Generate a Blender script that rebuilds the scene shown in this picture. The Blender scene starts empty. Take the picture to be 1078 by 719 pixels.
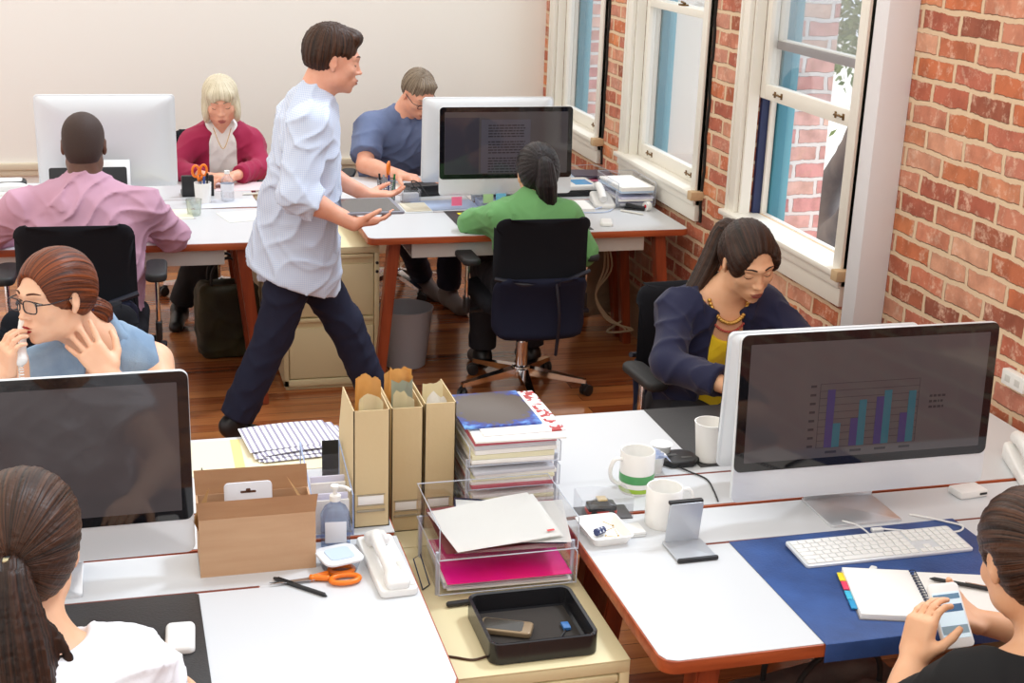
import bpy, bmesh, math, random
import numpy as np
from mathutils import Vector, Matrix, Euler
random.seed(7)
C = bpy.context.scene.collection
PI = math.pi
V = Vector

# ------------------------------------------------------------------ object helpers
def link_mesh(name, me, mats, parent=None, smooth=False):
    o = bpy.data.objects.new(name, me)
    C.objects.link(o)
    if not isinstance(mats, (list, tuple)):
        mats = [mats]
    for m in mats:
        me.materials.append(m)
    if smooth:
        me.polygons.foreach_set('use_smooth', [True] * len(me.polygons))
    if parent is not None:
        o.parent = parent
    return o

def obj(name, bm, mats, parent=None, smooth=False, label=None):
    bmesh.ops.recalc_face_normals(bm, faces=bm.faces)
    me = bpy.data.meshes.new(name)
    bm.to_mesh(me)
    bm.free()
    o = link_mesh(name, me, mats, parent, smooth)
    if smooth is not True:
        try:
            me.set_sharp_from_angle(angle=math.radians(38))
        except Exception:
            pass
    if label:
        o['label'] = label
    return o

def tag(o, label, cat, group=None):
    o['label'] = label
    o['category'] = cat
    if group:
        o['group'] = group
    return o

def thing(name, label, cat, loc=(0, 0, 0), rz=0, group=None):
    o = bpy.data.objects.new(name, None)
    o.empty_display_size = .1
    C.objects.link(o)
    o.location = loc
    o.rotation_euler = (0, 0, rz)
    return tag(o, label, cat, group)

def structure(name, bm, mats, smooth=False):
    o = obj(name, bm, mats, None, smooth)
    o['kind'] = 'structure'
    return o

def dup(root, loc, rz, label, group=None):
    def cp(o, parent):
        c = o.copy()
        C.objects.link(c)
        if parent is not None:
            c.parent = parent
        for ch in kids.get(o.name, []):
            cp(ch, c)
        return c
    kids = {}
    for o in C.objects:
        if o.parent is not None:
            kids.setdefault(o.parent.name, []).append(o)
    r = cp(root, None)
    r.location = loc
    r.rotation_euler = (0, 0, rz)
    r['label'] = label
    if group:
        r['group'] = group
    return r

def BM():
    return bmesh.new()

def _merge(bm, t, M=None):
    if M is not None:
        t.transform(M)
    me = bpy.data.meshes.new('tmp')
    t.to_mesh(me)
    t.free()
    bm.from_mesh(me)
    bpy.data.meshes.remove(me)

def box(bm, lo, hi, r=0, seg=2, M=None, mi=0):
    t = BM()
    bmesh.ops.create_cube(t, size=1)
    s = [hi[i] - lo[i] for i in range(3)]
    c = [(hi[i] + lo[i]) / 2 for i in range(3)]
    for v in t.verts:
        v.co = V((v.co.x * s[0] + c[0], v.co.y * s[1] + c[1], v.co.z * s[2] + c[2]))
    if r > 0:
        bmesh.ops.bevel(t, geom=list(t.edges), offset=min(r, min(s) * .49), segments=seg, affect='EDGES', profile=.5)
    for f in t.faces:
        f.material_index = mi
    _merge(bm, t, M)

def prism(bm, pts, z0, z1, r=0, M=None, mi=0, seg=2):
    t = BM()
    vs = [t.verts.new((p[0], p[1], z0)) for p in pts]
    f = t.faces.new(vs)
    e = bmesh.ops.extrude_face_region(t, geom=[f])
    up = [g for g in e['geom'] if isinstance(g, bmesh.types.BMVert)]
    for v in up:
        v.co.z = z1
    if r > 0:
        bmesh.ops.recalc_face_normals(t, faces=t.faces)
        ed = [x for x in t.edges if abs(x.verts[0].co.z - x.verts[1].co.z) < 1e-7]
        bmesh.ops.bevel(t, geom=ed, offset=r, segments=seg, affect='EDGES', profile=.5)
    for f in t.faces:
        f.material_index = mi
    _merge(bm, t, M)

def rrect(x0, y0, x1, y1, r, n=6):
    out = []
    for cx, cy, a in ((x1 - r, y1 - r, 0), (x0 + r, y1 - r, 90), (x0 + r, y0 + r, 180), (x1 - r, y0 + r, 270)):
        for i in range(n + 1):
            t = math.radians(a + 90 * i / n)
            out.append((cx + r * math.cos(t), cy + r * math.sin(t)))
    return out

def frame_of(d):
    d = V(d).normalized()
    u = V((0, 0, 1)) if abs(d.z) < .95 else V((1, 0, 0))
    a = d.cross(u).normalized()
    return a, d.cross(a).normalized(), d

def tube(bm, pts, r, seg=8, caps=True, rs=None, squash=None, mi=0):
    pts = [V(p) for p in pts]
    rings = []
    n = len(pts)
    a = None
    for i, p in enumerate(pts):
        d = (pts[min(i + 1, n - 1)] - pts[max(i - 1, 0)]).normalized()
        if a is None:
            a, b, _ = frame_of(d)
        else:
            a = (a - d * a.dot(d)).normalized()
            b = d.cross(a)
        rr = rs[i] if rs else r
        ring = []
        for k in range(seg):
            t = 2 * PI * k / seg
            ring.append(bm.verts.new(p + a * math.cos(t) * rr + b * math.sin(t) * rr))
        rings.append(ring)
    for i in range(n - 1):
        for k in range(seg):
            f = bm.faces.new((rings[i][k], rings[i][(k + 1) % seg], rings[i + 1][(k + 1) % seg], rings[i + 1][k]))
            f.material_index = mi
            f.smooth = True
    if caps:
        bm.faces.new(rings[0]).material_index = mi
        bm.faces.new(rings[-1][::-1]).material_index = mi

def lathe(bm, prof, c=(0, 0, 0), seg=32, mi=0, closed=False):
    rings = []
    for r, z in prof:
        if r < 1e-6:
            rings.append([bm.verts.new((c[0], c[1], c[2] + z))])
        else:
            rings.append([bm.verts.new((c[0] + r * math.cos(2 * PI * k / seg), c[1] + r * math.sin(2 * PI * k / seg), c[2] + z)) for k in range(seg)])
    for a, b in zip(rings, rings[1:]):
        for k in range(seg):
            k2 = (k + 1) % seg
            if len(a) == 1 and len(b) == 1:
                continue
            if len(a) == 1:
                f = bm.faces.new((a[0], b[k], b[k2]))
            elif len(b) == 1:
                f = bm.faces.new((a[k], a[k2], b[0]))
            else:
                f = bm.faces.new((a[k], a[k2], b[k2], b[k]))
            f.material_index = mi
            f.smooth = True

def smoothpath(pts, n=8):
    pts = [V(p) for p in pts]
    out = []
    for i in range(len(pts) - 1):
        p0 = pts[max(i - 1, 0)]; p1 = pts[i]; p2 = pts[i + 1]; p3 = pts[min(i + 2, len(pts) - 1)]
        for k in range(n):
            t = k / n
            out.append(.5 * ((2 * p1) + (-p0 + p2) * t + (2 * p0 - 5 * p1 + 4 * p2 - p3) * t * t + (-p0 + 3 * p1 - 3 * p2 + p3) * t ** 3))
    out.append(pts[-1])
    return out

def sheet(bm, pts, th, mi=0):
    """thin slab from a polygon of 3-D points, extruded up by th"""
    t = BM()
    vs = [t.verts.new(p) for p in pts]
    f = t.faces.new(vs)
    e = bmesh.ops.extrude_face_region(t, geom=[f])
    for g in e['geom']:
        if isinstance(g, bmesh.types.BMVert):
            g.co.z += th
    for f in t.faces:
        f.material_index = mi
    _merge(bm, t)

# ------------------------------------------------------------------ materials
_m = {}
def mat(name, col=(.8, .8, .8), rough=.5, metal=0, spec=.5, emit=None, es=1, bump=None, sheen=0, coat=0, var=None, sss=0, alpha=1):
    if name in _m:
        return _m[name]
    m = bpy.data.materials.new(name)
    m.use_nodes = True
    nt = m.node_tree
    b = nt.nodes['Principled BSDF']
    b.inputs['Base Color'].default_value = (*col, 1)
    b.inputs['Roughness'].default_value = rough
    b.inputs['Metallic'].default_value = metal
    b.inputs['Specular IOR Level'].default_value = spec
    if sheen:
        b.inputs['Sheen Weight'].default_value = sheen
    if coat:
        b.inputs['Coat Weight'].default_value = coat
    if sss:
        b.inputs['Subsurface Weight'].default_value = sss
        b.inputs['Subsurface Radius'].default_value = (.012, .005, .003)
    if emit:
        b.inputs['Emission Color'].default_value = (*emit, 1)
        b.inputs['Emission Strength'].default_value = es
    if bump or var:
        tc = nt.nodes.new('ShaderNodeTexCoord')
    if bump:
        sc, st = bump
        n = nt.nodes.new('ShaderNodeTexNoise')
        n.inputs['Scale'].default_value = sc
        n.inputs['Detail'].default_value = 4
        nt.links.new(tc.outputs['Object'], n.inputs['Vector'])
        bp = nt.nodes.new('ShaderNodeBump')
        bp.inputs['Strength'].default_value = st
        bp.inputs['Distance'].default_value = .004
        nt.links.new(n.outputs['Fac'], bp.inputs['Height'])
        nt.links.new(bp.outputs['Normal'], b.inputs['Normal'])
    if var:
        sc, c2, stretch = var
        mp = nt.nodes.new('ShaderNodeMapping')
        mp.inputs['Scale'].default_value = stretch
        nt.links.new(tc.outputs['Object'], mp.inputs['Vector'])
        n = nt.nodes.new('ShaderNodeTexNoise')
        n.inputs['Scale'].default_value = sc
        n.inputs['Detail'].default_value = 5
        nt.links.new(mp.outputs['Vector'], n.inputs['Vector'])
        rp = nt.nodes.new('ShaderNodeValToRGB')
        rp.color_ramp.elements[0].position = .35
        rp.color_ramp.elements[1].position = .68
        rp.color_ramp.elements[0].color = (*col, 1)
        rp.color_ramp.elements[1].color = (*c2, 1)
        nt.links.new(n.outputs['Fac'], rp.inputs['Fac'])
        nt.links.new(rp.outputs['Color'], b.inputs['Base Color'])
    _m[name] = m
    return m

def clear_mat(name, tint=(.95, .97, 1), refl=.12, rough=.02):
    if name in _m:
        return _m[name]
    m = bpy.data.materials.new(name)
    m.use_nodes = True
    nt = m.node_tree
    nt.nodes.clear()
    out = nt.nodes.new('ShaderNodeOutputMaterial')
    mx = nt.nodes.new('ShaderNodeMixShader')
    tr = nt.nodes.new('ShaderNodeBsdfTransparent')
    tr.inputs[0].default_value = (*tint, 1)
    gl = nt.nodes.new('ShaderNodeBsdfGlossy')
    gl.inputs['Roughness'].default_value = rough
    lw = nt.nodes.new('ShaderNodeLayerWeight')
    lw.inputs['Blend'].default_value = .25
    mul = nt.nodes.new('ShaderNodeMath'); mul.operation = 'MULTIPLY_ADD'
    mul.inputs[1].default_value = .22
    mul.inputs[2].default_value = refl * .4
    nt.links.new(lw.outputs['Fresnel'], mul.inputs[0])
    nt.links.new(mul.outputs[0], mx.inputs[0])
    nt.links.new(tr.outputs[0], mx.inputs[1])
    nt.links.new(gl.outputs[0], mx.inputs[2])
    nt.links.new(mx.outputs[0], out.inputs[0])
    _m[name] = m
    return m

def srgb(r, g, b):
    f = lambda c: (c / 255) / 12.92 if c <= 10 else (((c / 255) + .055) / 1.055) ** 2.4
    return (f(r), f(g), f(b))

def node_mat(name):
    m = bpy.data.materials.new(name)
    m.use_nodes = True
    nt = m.node_tree
    return m, nt, nt.nodes['Principled BSDF'], nt.nodes.new, nt.links.new

def brick_mat(name, ramp, mortar, worn=.35, bw=.213, bh=.0745, ms=.0105):
    m, nt, b, N, L = node_mat(name)
    tc = N('ShaderNodeTexCoord')
    sx = N('ShaderNodeSeparateXYZ'); L(tc.outputs['Object'], sx.inputs[0])
    ad = N('ShaderNodeMath'); L(sx.outputs['X'], ad.inputs[0]); L(sx.outputs['Y'], ad.inputs[1])
    cb = N('ShaderNodeCombineXYZ'); L(ad.outputs[0], cb.inputs['X']); L(sx.outputs['Z'], cb.inputs['Y'])
    # wobble the joints a little
    nz = N('ShaderNodeTexNoise'); nz.inputs['Scale'].default_value = 9; nz.inputs['Detail'].default_value = 3
    L(tc.outputs['Object'], nz.inputs['Vector'])
    sb = N('ShaderNodeVectorMath'); sb.operation = 'SUBTRACT'; L(nz.outputs['Color'], sb.inputs[0]); sb.inputs[1].default_value = (.5, .5, .5)
    sc = N('ShaderNodeVectorMath'); sc.operation = 'SCALE'; L(sb.outputs[0], sc.inputs[0]); sc.inputs['Scale'].default_value = .022
    av = N('ShaderNodeVectorMath'); L(cb.outputs[0], av.inputs[0]); L(sc.outputs[0], av.inputs[1])
    nz2 = N('ShaderNodeTexNoise'); nz2.inputs['Scale'].default_value = 60; nz2.inputs['Detail'].default_value = 3
    L(tc.outputs['Object'], nz2.inputs['Vector'])
    sb2 = N('ShaderNodeVectorMath'); sb2.operation = 'SUBTRACT'; L(nz2.outputs['Color'], sb2.inputs[0]); sb2.inputs[1].default_value = (.5, .5, .5)
    sc2 = N('ShaderNodeVectorMath'); sc2.operation = 'SCALE'; L(sb2.outputs[0], sc2.inputs[0]); sc2.inputs['Scale'].default_value = .008
    av2 = N('ShaderNodeVectorMath'); L(av.outputs[0], av2.inputs[0]); L(sc2.outputs[0], av2.inputs[1])
    bk = N('ShaderNodeTexBrick')
    L(av2.outputs[0], bk.inputs['Vector'])
    bk.inputs['Scale'].default_value = 1
    bk.inputs['Brick Width'].default_value = bw
    bk.inputs['Row Height'].default_value = bh
    bk.inputs['Mortar Size'].default_value = ms
    bk.inputs['Mortar Smooth'].default_value = .35
    bk.inputs['Color1'].default_value = (0, 0, 0, 1)
    bk.inputs['Color2'].default_value = (1, 1, 1, 1)
    bk.inputs['Mortar'].default_value = (.5, .5, .5, 1)
    rp = N('ShaderNodeValToRGB')
    el = rp.color_ramp.elements
    el[0].position = 0; el[0].color = (*ramp[0], 1)
    el[1].position = 1; el[1].color = (*ramp[-1], 1)
    for i, c in enumerate(ramp[1:-1]):
        e = el.new((i + 1) / (len(ramp) - 1)); e.color = (*c, 1)
    L(bk.outputs['Color'], rp.inputs['Fac'])
    # mottling inside a brick
    n3 = N('ShaderNodeTexNoise'); n3.inputs['Scale'].default_value = 26; n3.inputs['Detail'].default_value = 8; n3.inputs['Roughness'].default_value = .7
    L(tc.outputs['Object'], n3.inputs['Vector'])
    r3 = N('ShaderNodeValToRGB'); r3.color_ramp.elements[0].position = .52; r3.color_ramp.elements[1].position = .66
    L(n3.outputs['Fac'], r3.inputs['Fac'])
    mw = N('ShaderNodeMath'); mw.operation = 'MULTIPLY'; mw.inputs[1].default_value = worn; L(r3.outputs['Color'], mw.inputs[0])
    mx = N('ShaderNodeMixRGB'); L(mw.outputs[0], mx.inputs['Fac']); L(rp.outputs['Color'], mx.inputs['Color1']); mx.inputs['Color2'].default_value = (*srgb(232, 196, 172), 1)
    n4 = N('ShaderNodeTexNoise'); n4.inputs['Scale'].default_value = 14; n4.inputs['Detail'].default_value = 6
    L(tc.outputs['Object'], n4.inputs['Vector'])
    r4 = N('ShaderNodeValToRGB'); r4.color_ramp.elements[0].position = .3; r4.color_ramp.elements[1].position = .6
    r4.color_ramp.elements[0].color = (.62, .52, .5, 1); r4.color_ramp.elements[1].color = (1.05, 1.0, 1.0, 1)
    L(n4.outputs['Fac'], r4.inputs['Fac'])
    ml = N('ShaderNodeMixRGB'); ml.blend_type = 'MULTIPLY'; ml.inputs['Fac'].default_value = .75
    L(mx.outputs[0], ml.inputs['Color1']); L(r4.outputs['Color'], ml.inputs['Color2'])
    mo = N('ShaderNodeMixRGB'); L(bk.outputs['Fac'], mo.inputs['Fac']); L(ml.outputs[0], mo.inputs['Color1']); mo.inputs['Color2'].default_value = (*mortar, 1)
    L(mo.outputs[0], b.inputs['Base Color'])
    b.inputs['Roughness'].default_value = .85
    inv = N('ShaderNodeMath'); inv.operation = 'MULTIPLY_ADD'; inv.inputs[1].default_value = -1; inv.inputs[2].default_value = 1
    L(bk.outputs['Fac'], inv.inputs[0])
    s2 = N('ShaderNodeMath'); s2.operation = 'MULTIPLY_ADD'; s2.inputs[1].default_value = .45; L(n3.outputs['Fac'], s2.inputs[0]); L(inv.outputs[0], s2.inputs[2])
    bp = N('ShaderNodeBump'); bp.inputs['Strength'].default_value = .8; bp.inputs['Distance'].default_value = .008
    L(s2.outputs[0], bp.inputs['Height']); L(bp.outputs['Normal'], b.inputs['Normal'])
    return m

def floor_mat():
    m, nt, b, N, L = node_mat('polished_floorboards')
    tc = N('ShaderNodeTexCoord')
    bk = N('ShaderNodeTexBrick'); L(tc.outputs['Object'], bk.inputs['Vector'])
    bk.inputs['Scale'].default_value = 1
    bk.inputs['Brick Width'].default_value = 1.9
    bk.inputs['Row Height'].default_value = .082
    bk.inputs['Mortar Size'].default_value = .0012
    bk.inputs['Mortar Smooth'].default_value = .1
    bk.inputs['Color1'].default_value = (0, 0, 0, 1); bk.inputs['Color2'].default_value = (1, 1, 1, 1)
    bk.inputs['Mortar'].default_value = (.5, .5, .5, 1)
    mp = N('ShaderNodeMapping'); mp.inputs['Scale'].default_value = (1.6, 22, 1); L(tc.outputs['Object'], mp.inputs['Vector'])
    nz = N('ShaderNodeTexNoise'); nz.inputs['Scale'].default_value = 1.6; nz.inputs['Detail'].default_value = 7; L(mp.outputs[0], nz.inputs['Vector'])
    a = N('ShaderNodeMath'); a.operation = 'MULTIPLY_ADD'; a.inputs[1].default_value = .55; L(bk.outputs['Color'], a.inputs[0])
    a2 = N('ShaderNodeMath'); a2.operation = 'MULTIPLY'; a2.inputs[1].default_value = .6; L(nz.outputs['Fac'], a2.inputs[0]); L(a2.outputs[0], a.inputs[2])
    rp = N('ShaderNodeValToRGB')
    e = rp.color_ramp.elements
    e[0].position = .12; e[0].color = (*srgb(88, 40, 22), 1)
    e[1].position = .85; e[1].color = (*srgb(196, 124, 70), 1)
    k = e.new(.45); k.color = (*srgb(146, 78, 42), 1)
    L(a.outputs[0], rp.inputs['Fac'])
    mo = N('ShaderNodeMixRGB'); L(bk.outputs['Fac'], mo.inputs['Fac']); L(rp.outputs[0], mo.inputs['Color1']); mo.inputs['Color2'].default_value = (*srgb(50, 20, 10), 1)
    L(mo.outputs[0], b.inputs['Base Color'])
    b.inputs['Roughness'].default_value = .22
    b.inputs['Coat Weight'].default_value = .4
    b.inputs['Coat Roughness'].default_value = .12
    bp = N('ShaderNodeBump'); bp.inputs['Strength'].default_value = .12; bp.inputs['Distance'].default_value = .004
    L(nz.outputs['Fac'], bp.inputs['Height']); L(bp.outputs[0], b.inputs['Normal'])
    return m

def wood_mat(name, c1, c2, axis=0, rough=.4):
    st = [14, 14, 14]; st[axis] = 1.2
    m = mat(name, c1, rough, var=(3.0, c2, tuple(st)), bump=(40, .05))
    return m

def hair_mat(name, c1, c2, rough=.42):
    m, nt, b, N, L = node_mat(name)
    at = N('ShaderNodeAttribute'); at.attribute_name = 'strand'
    nz = N('ShaderNodeTexNoise'); nz.inputs['Scale'].default_value = 1.0; nz.inputs['Detail'].default_value = 4
    L(at.outputs['Vector'], nz.inputs['Vector'])
    rp = N('ShaderNodeValToRGB'); rp.color_ramp.elements[0].position = .36; rp.color_ramp.elements[1].position = .66
    rp.color_ramp.elements[0].color = (*c1, 1); rp.color_ramp.elements[1].color = (*c2, 1)
    L(nz.outputs['Fac'], rp.inputs[0]); L(rp.outputs[0], b.inputs['Base Color'])
    b.inputs['Roughness'].default_value = rough
    b.inputs['Specular IOR Level'].default_value = .32
    bp = N('ShaderNodeBump'); bp.inputs['Strength'].default_value = .9; bp.inputs['Distance'].default_value = .003
    L(nz.outputs['Fac'], bp.inputs['Height']); L(bp.outputs[0], b.inputs['Normal'])
    return m

def print_mat(name, paper, ink, rows=60, cols=0, dens=.5):
    """paper carrying lines of small print, as stripes in object x/y"""
    m, nt, b, N, L = node_mat(name)
    tc = N('ShaderNodeTexCoord')
    sx = N('ShaderNodeSeparateXYZ'); L(tc.outputs['Object'], sx.inputs[0])
    w = N('ShaderNodeMath'); w.operation = 'MULTIPLY'; w.inputs[1].default_value = rows; L(sx.outputs['Y' if not cols else 'X'], w.inputs[0])
    fr = N('ShaderNodeMath'); fr.operation = 'FRACT'; L(w.outputs[0], fr.inputs[0])
    lt = N('ShaderNodeMath'); lt.operation = 'LESS_THAN'; lt.inputs[1].default_value = .42; L(fr.outputs[0], lt.inputs[0])
    mp = N('ShaderNodeMapping'); mp.inputs['Scale'].default_value = (220, 60, 1) if not cols else (60, 220, 1); L(tc.outputs['Object'], mp.inputs['Vector'])
    nz = N('ShaderNodeTexNoise'); nz.inputs['Scale'].default_value = 1; L(mp.outputs[0], nz.inputs['Vector'])
    g = N('ShaderNodeMath'); g.operation = 'GREATER_THAN'; g.inputs[1].default_value = 1 - dens - .05; L(nz.outputs['Fac'], g.inputs[0])
    mu = N('ShaderNodeMath'); mu.operation = 'MULTIPLY'; L(lt.outputs[0], mu.inputs[0]); L(g.outputs[0], mu.inputs[1])
    mx = N('ShaderNodeMixRGB'); L(mu.outputs[0], mx.inputs[0]); mx.inputs[1].default_value = (*paper, 1); mx.inputs[2].default_value = (*ink, 1)
    L(mx.outputs[0], b.inputs['Base Color']); b.inputs['Roughness'].default_value = .7
    return m

def check_mat(name, base, line, sc=260):
    """fine woven check for shirts"""
    m, nt, b, N, L = node_mat(name)
    tc = N('ShaderNodeTexCoord')
    sx = N('ShaderNodeSeparateXYZ'); L(tc.outputs['Object'], sx.inputs[0])
    outs = []
    for ax in ('X', 'Z'):
        w = N('ShaderNodeMath'); w.operation = 'MULTIPLY'; w.inputs[1].default_value = sc / 6.28; L(sx.outputs[ax], w.inputs[0])
        fr = N('ShaderNodeMath'); fr.operation = 'FRACT'; L(w.outputs[0], fr.inputs[0])
        lt = N('ShaderNodeMath'); lt.operation = 'LESS_THAN'; lt.inputs[1].default_value = .25; L(fr.outputs[0], lt.inputs[0])
        outs.append(lt)
    ad = N('ShaderNodeMath'); ad.operation = 'ADD'; L(outs[0].outputs[0], ad.inputs[0]); L(outs[1].outputs[0], ad.inputs[1])
    h = N('ShaderNodeMath'); h.operation = 'MULTIPLY'; h.inputs[1].default_value = .5; L(ad.outputs[0], h.inputs[0])
    mx = N('ShaderNodeMixRGB'); L(h.outputs[0], mx.inputs[0]); mx.inputs[1].default_value = (*base, 1); mx.inputs[2].default_value = (*line, 1)
    L(mx.outputs[0], b.inputs['Base Color']); b.inputs['Roughness'].default_value = .8
    b.inputs['Sheen Weight'].default_value = .2
    return m

# ------------------------------------------------------------------ signed distance bodies
class Prim:
    def __init__(s, fn, lo, hi):
        s.fn = fn; s.lo = np.array(lo, float); s.hi = np.array(hi, float)

def cone(a, b, ra, rb, sq=None, clip=None):
    """round cone; sq=(axis, factor) flattens it along an axis; clip = list of (point, normal) keeping the negative side"""
    a = np.array(a, float); b = np.array(b, float)
    ba = b - a; L2 = max(ba @ ba, 1e-9)
    R = max(ra, rb)
    if sq is not None:
        n = np.array(sq[0], float); n /= np.linalg.norm(n); s = sq[1]
    def fn(x, y, z):
        px, py, pz = x - a[0], y - a[1], z - a[2]
        t = np.clip((px * ba[0] + py * ba[1] + pz * ba[2]) / L2, 0, 1)
        qx, qy, qz = px - t * ba[0], py - t * ba[1], pz - t * ba[2]
        if sq is not None:
            dn = (qx * n[0] + qy * n[1] + qz * n[2]) * (1 / s - 1)
            qx = qx + dn * n[0]; qy = qy + dn * n[1]; qz = qz + dn * n[2]
            r = ra + (rb - ra) * t
            d = (np.sqrt(qx * qx + qy * qy + qz * qz) - r) * (s if s < 1 else 1)
        else:
            d = np.sqrt(qx * qx + qy * qy + qz * qz) - (ra + (rb - ra) * t)
        if clip:
            for p, m in clip:
                d = np.maximum(d, (x - p[0]) * m[0] + (y - p[1]) * m[1] + (z - p[2]) * m[2])
        return d
    return Prim(fn, np.minimum(a, b) - R, np.maximum(a, b) + R)

def ell(c, r, R=None, clip=None):
    c = np.array(c, float); r = np.array(r, float)
    R = np.eye(3) if R is None else np.array(R, float)   # columns = axes
    m = max(r)
    def fn(x, y, z):
        px, py, pz = x - c[0], y - c[1], z - c[2]
        u = [(px * R[0, i] + py * R[1, i] + pz * R[2, i]) for i in range(3)]
        k0 = np.sqrt((u[0] / r[0]) ** 2 + (u[1] / r[1]) ** 2 + (u[2] / r[2]) ** 2)
        k1 = np.sqrt((u[0] / r[0] ** 2) ** 2 + (u[1] / r[1] ** 2) ** 2 + (u[2] / r[2] ** 2) ** 2) + 1e-9
        d = k0 * (k0 - 1) / k1
        if clip:
            for p, n in clip:
                d = np.maximum(d, (x - p[0]) * n[0] + (y - p[1]) * n[1] + (z - p[2]) * n[2])
        return d
    return Prim(fn, c - m, c + m)

def rbx(c, h, rad, R=None):
    c = np.array(c, float); h = np.array(h, float)
    R = np.eye(3) if R is None else np.array(R, float)
    m = np.linalg.norm(h) + rad
    def fn(x, y, z):
        px, py, pz = x - c[0], y - c[1], z - c[2]
        q = [np.abs(px * R[0, i] + py * R[1, i] + pz * R[2, i]) - h[i] for i in range(3)]
        o = np.sqrt(np.maximum(q[0], 0) ** 2 + np.maximum(q[1], 0) ** 2 + np.maximum(q[2], 0) ** 2)
        return o + np.minimum(np.maximum(q[0], np.maximum(q[1], q[2])), 0) - rad
    return Prim(fn, c - m, c + m)

def smin(a, b, k):
    if k <= 0:
        return np.minimum(a, b)
    h = np.maximum(k - np.abs(a - b), 0) / k
    return np.minimum(a, b) - h * h * k * .25

class SDF:
    def __init__(s):
        s.ops = []
    def add(s, p, k=.02):
        s.ops.append(('+', p, k)); return s
    def sub(s, p, k=.01):
        s.ops.append(('-', p, k)); return s
    def fn(s, f):
        s.ops.append(('f', f, 0)); return s
    def at(s, x, y, z):
        x = np.asarray(x, float); y = np.asarray(y, float); z = np.asarray(z, float)
        d = np.full(np.broadcast(x, y, z).shape, .5)
        for o, p, k in s.ops:
            if o == '+': d = smin(d, p.fn(x, y, z), k)
            elif o == '-': d = -smin(-d, p.fn(x, y, z), k)
            else: d = p(d, x, y, z)
        return d
    def mesh(s, h):
        A = [p for o, p, k in s.ops if o == '+']
        lo = np.min([p.lo for p in A], 0) - 3 * h; hi = np.max([p.hi for p in A], 0) + 3 * h
        n = np.ceil((hi - lo) / h).astype(int) + 1
        X = (lo[0] + h * np.arange(n[0])).astype(np.float32)
        Y = (lo[1] + h * np.arange(n[1])).astype(np.float32)
        Z = (lo[2] + h * np.arange(n[2])).astype(np.float32)
        D = np.full(n, .2, np.float32)
        for o, p, k in s.ops:
            if o == 'f':
                near = np.abs(D) < .05
                ix = np.nonzero(near)
                D[ix] = p(D[ix], X[ix[0]], Y[ix[1]], Z[ix[2]])
                continue
            mg = k + 3 * h
            i0 = np.maximum(np.floor((p.lo - mg - lo) / h).astype(int), 0)
            i1 = np.minimum(np.ceil((p.hi + mg - lo) / h).astype(int) + 1, n)
            if (i1 <= i0).any():
                continue
            sl = tuple(slice(a, b) for a, b in zip(i0, i1))
            d = p.fn(X[sl[0]][:, None, None], Y[sl[1]][None, :, None], Z[sl[2]][None, None, :])
            if o == '+': D[sl] = smin(D[sl], d, k)
            else: D[sl] = -smin(-D[sl], d, k)
        return nets(D, lo, h)

def nets(D, lo, h):
    S = D < 0
    c = S[:-1, :-1, :-1].astype(np.uint8)
    tot = np.zeros(c.shape, np.uint8)
    for i in (0, 1):
        for j in (0, 1):
            for k in (0, 1):
                tot += S[i:S.shape[0] - 1 + i, j:S.shape[1] - 1 + j, k:S.shape[2] - 1 + k]
    act = np.argwhere((tot > 0) & (tot < 8))
    if len(act) == 0:
        return np.zeros((0, 3)), np.zeros((0, 4), int)
    idx = np.full(tot.shape, -1, np.int64)
    idx[act[:, 0], act[:, 1], act[:, 2]] = np.arange(len(act))
    corner = lambda a, o: D[a[:, 0] + o[0], a[:, 1] + o[1], a[:, 2] + o[2]].astype(np.float64)
    cs = [(i, j, k) for i in (0, 1) for j in (0, 1) for k in (0, 1)]
    val = {o: corner(act, o) for o in cs}
    acc = np.zeros((len(act), 3)); cnt = np.zeros(len(act))
    for a in cs:
        for ax in range(3):
            if a[ax] == 0:
                b = list(a); b[ax] = 1; b = tuple(b)
                va, vb = val[a], val[b]
                m = (va < 0) != (vb < 0)
                t = np.where(m, va / (va - vb + 1e-12), 0)
                p = np.array(a, float)[None, :].repeat(len(act), 0)
                p[:, ax] += t
                acc[m] += p[m]; cnt[m] += 1
    v = lo + h * (act + acc / cnt[:, None])
    quads = []
    for ax in range(3):
        o1 = [0, 0, 0]; o1[(ax + 1) % 3] = -1
        o2 = [0, 0, 0]; o2[(ax + 2) % 3] = -1
        a = [slice(None)] * 3; a[ax] = slice(0, -1); b = [slice(None)] * 3; b[ax] = slice(1, None)
        s0 = S[tuple(a)]; s1 = S[tuple(b)]
        e = np.argwhere(s0 != s1)
        ok = (e[:, (ax + 1) % 3] > 0) & (e[:, (ax + 2) % 3] > 0) & (e[:, (ax + 1) % 3] < tot.shape[(ax + 1) % 3]) & (e[:, (ax + 2) % 3] < tot.shape[(ax + 2) % 3])
        e = e[ok]
        ins = s0[e[:, 0], e[:, 1], e[:, 2]]
        g = lambda off: idx[e[:, 0] + off[0], e[:, 1] + off[1], e[:, 2] + off[2]]
        o12 = [o1[i] + o2[i] for i in range(3)]
        q = np.stack([g((0, 0, 0)), g(o1), g(o12), g(o2)], 1)
        q[~ins] = q[~ins][:, ::-1]
        quads.append(q)
    q = np.concatenate(quads)
    q = q[(q >= 0).all(1)]
    return v, q

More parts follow.
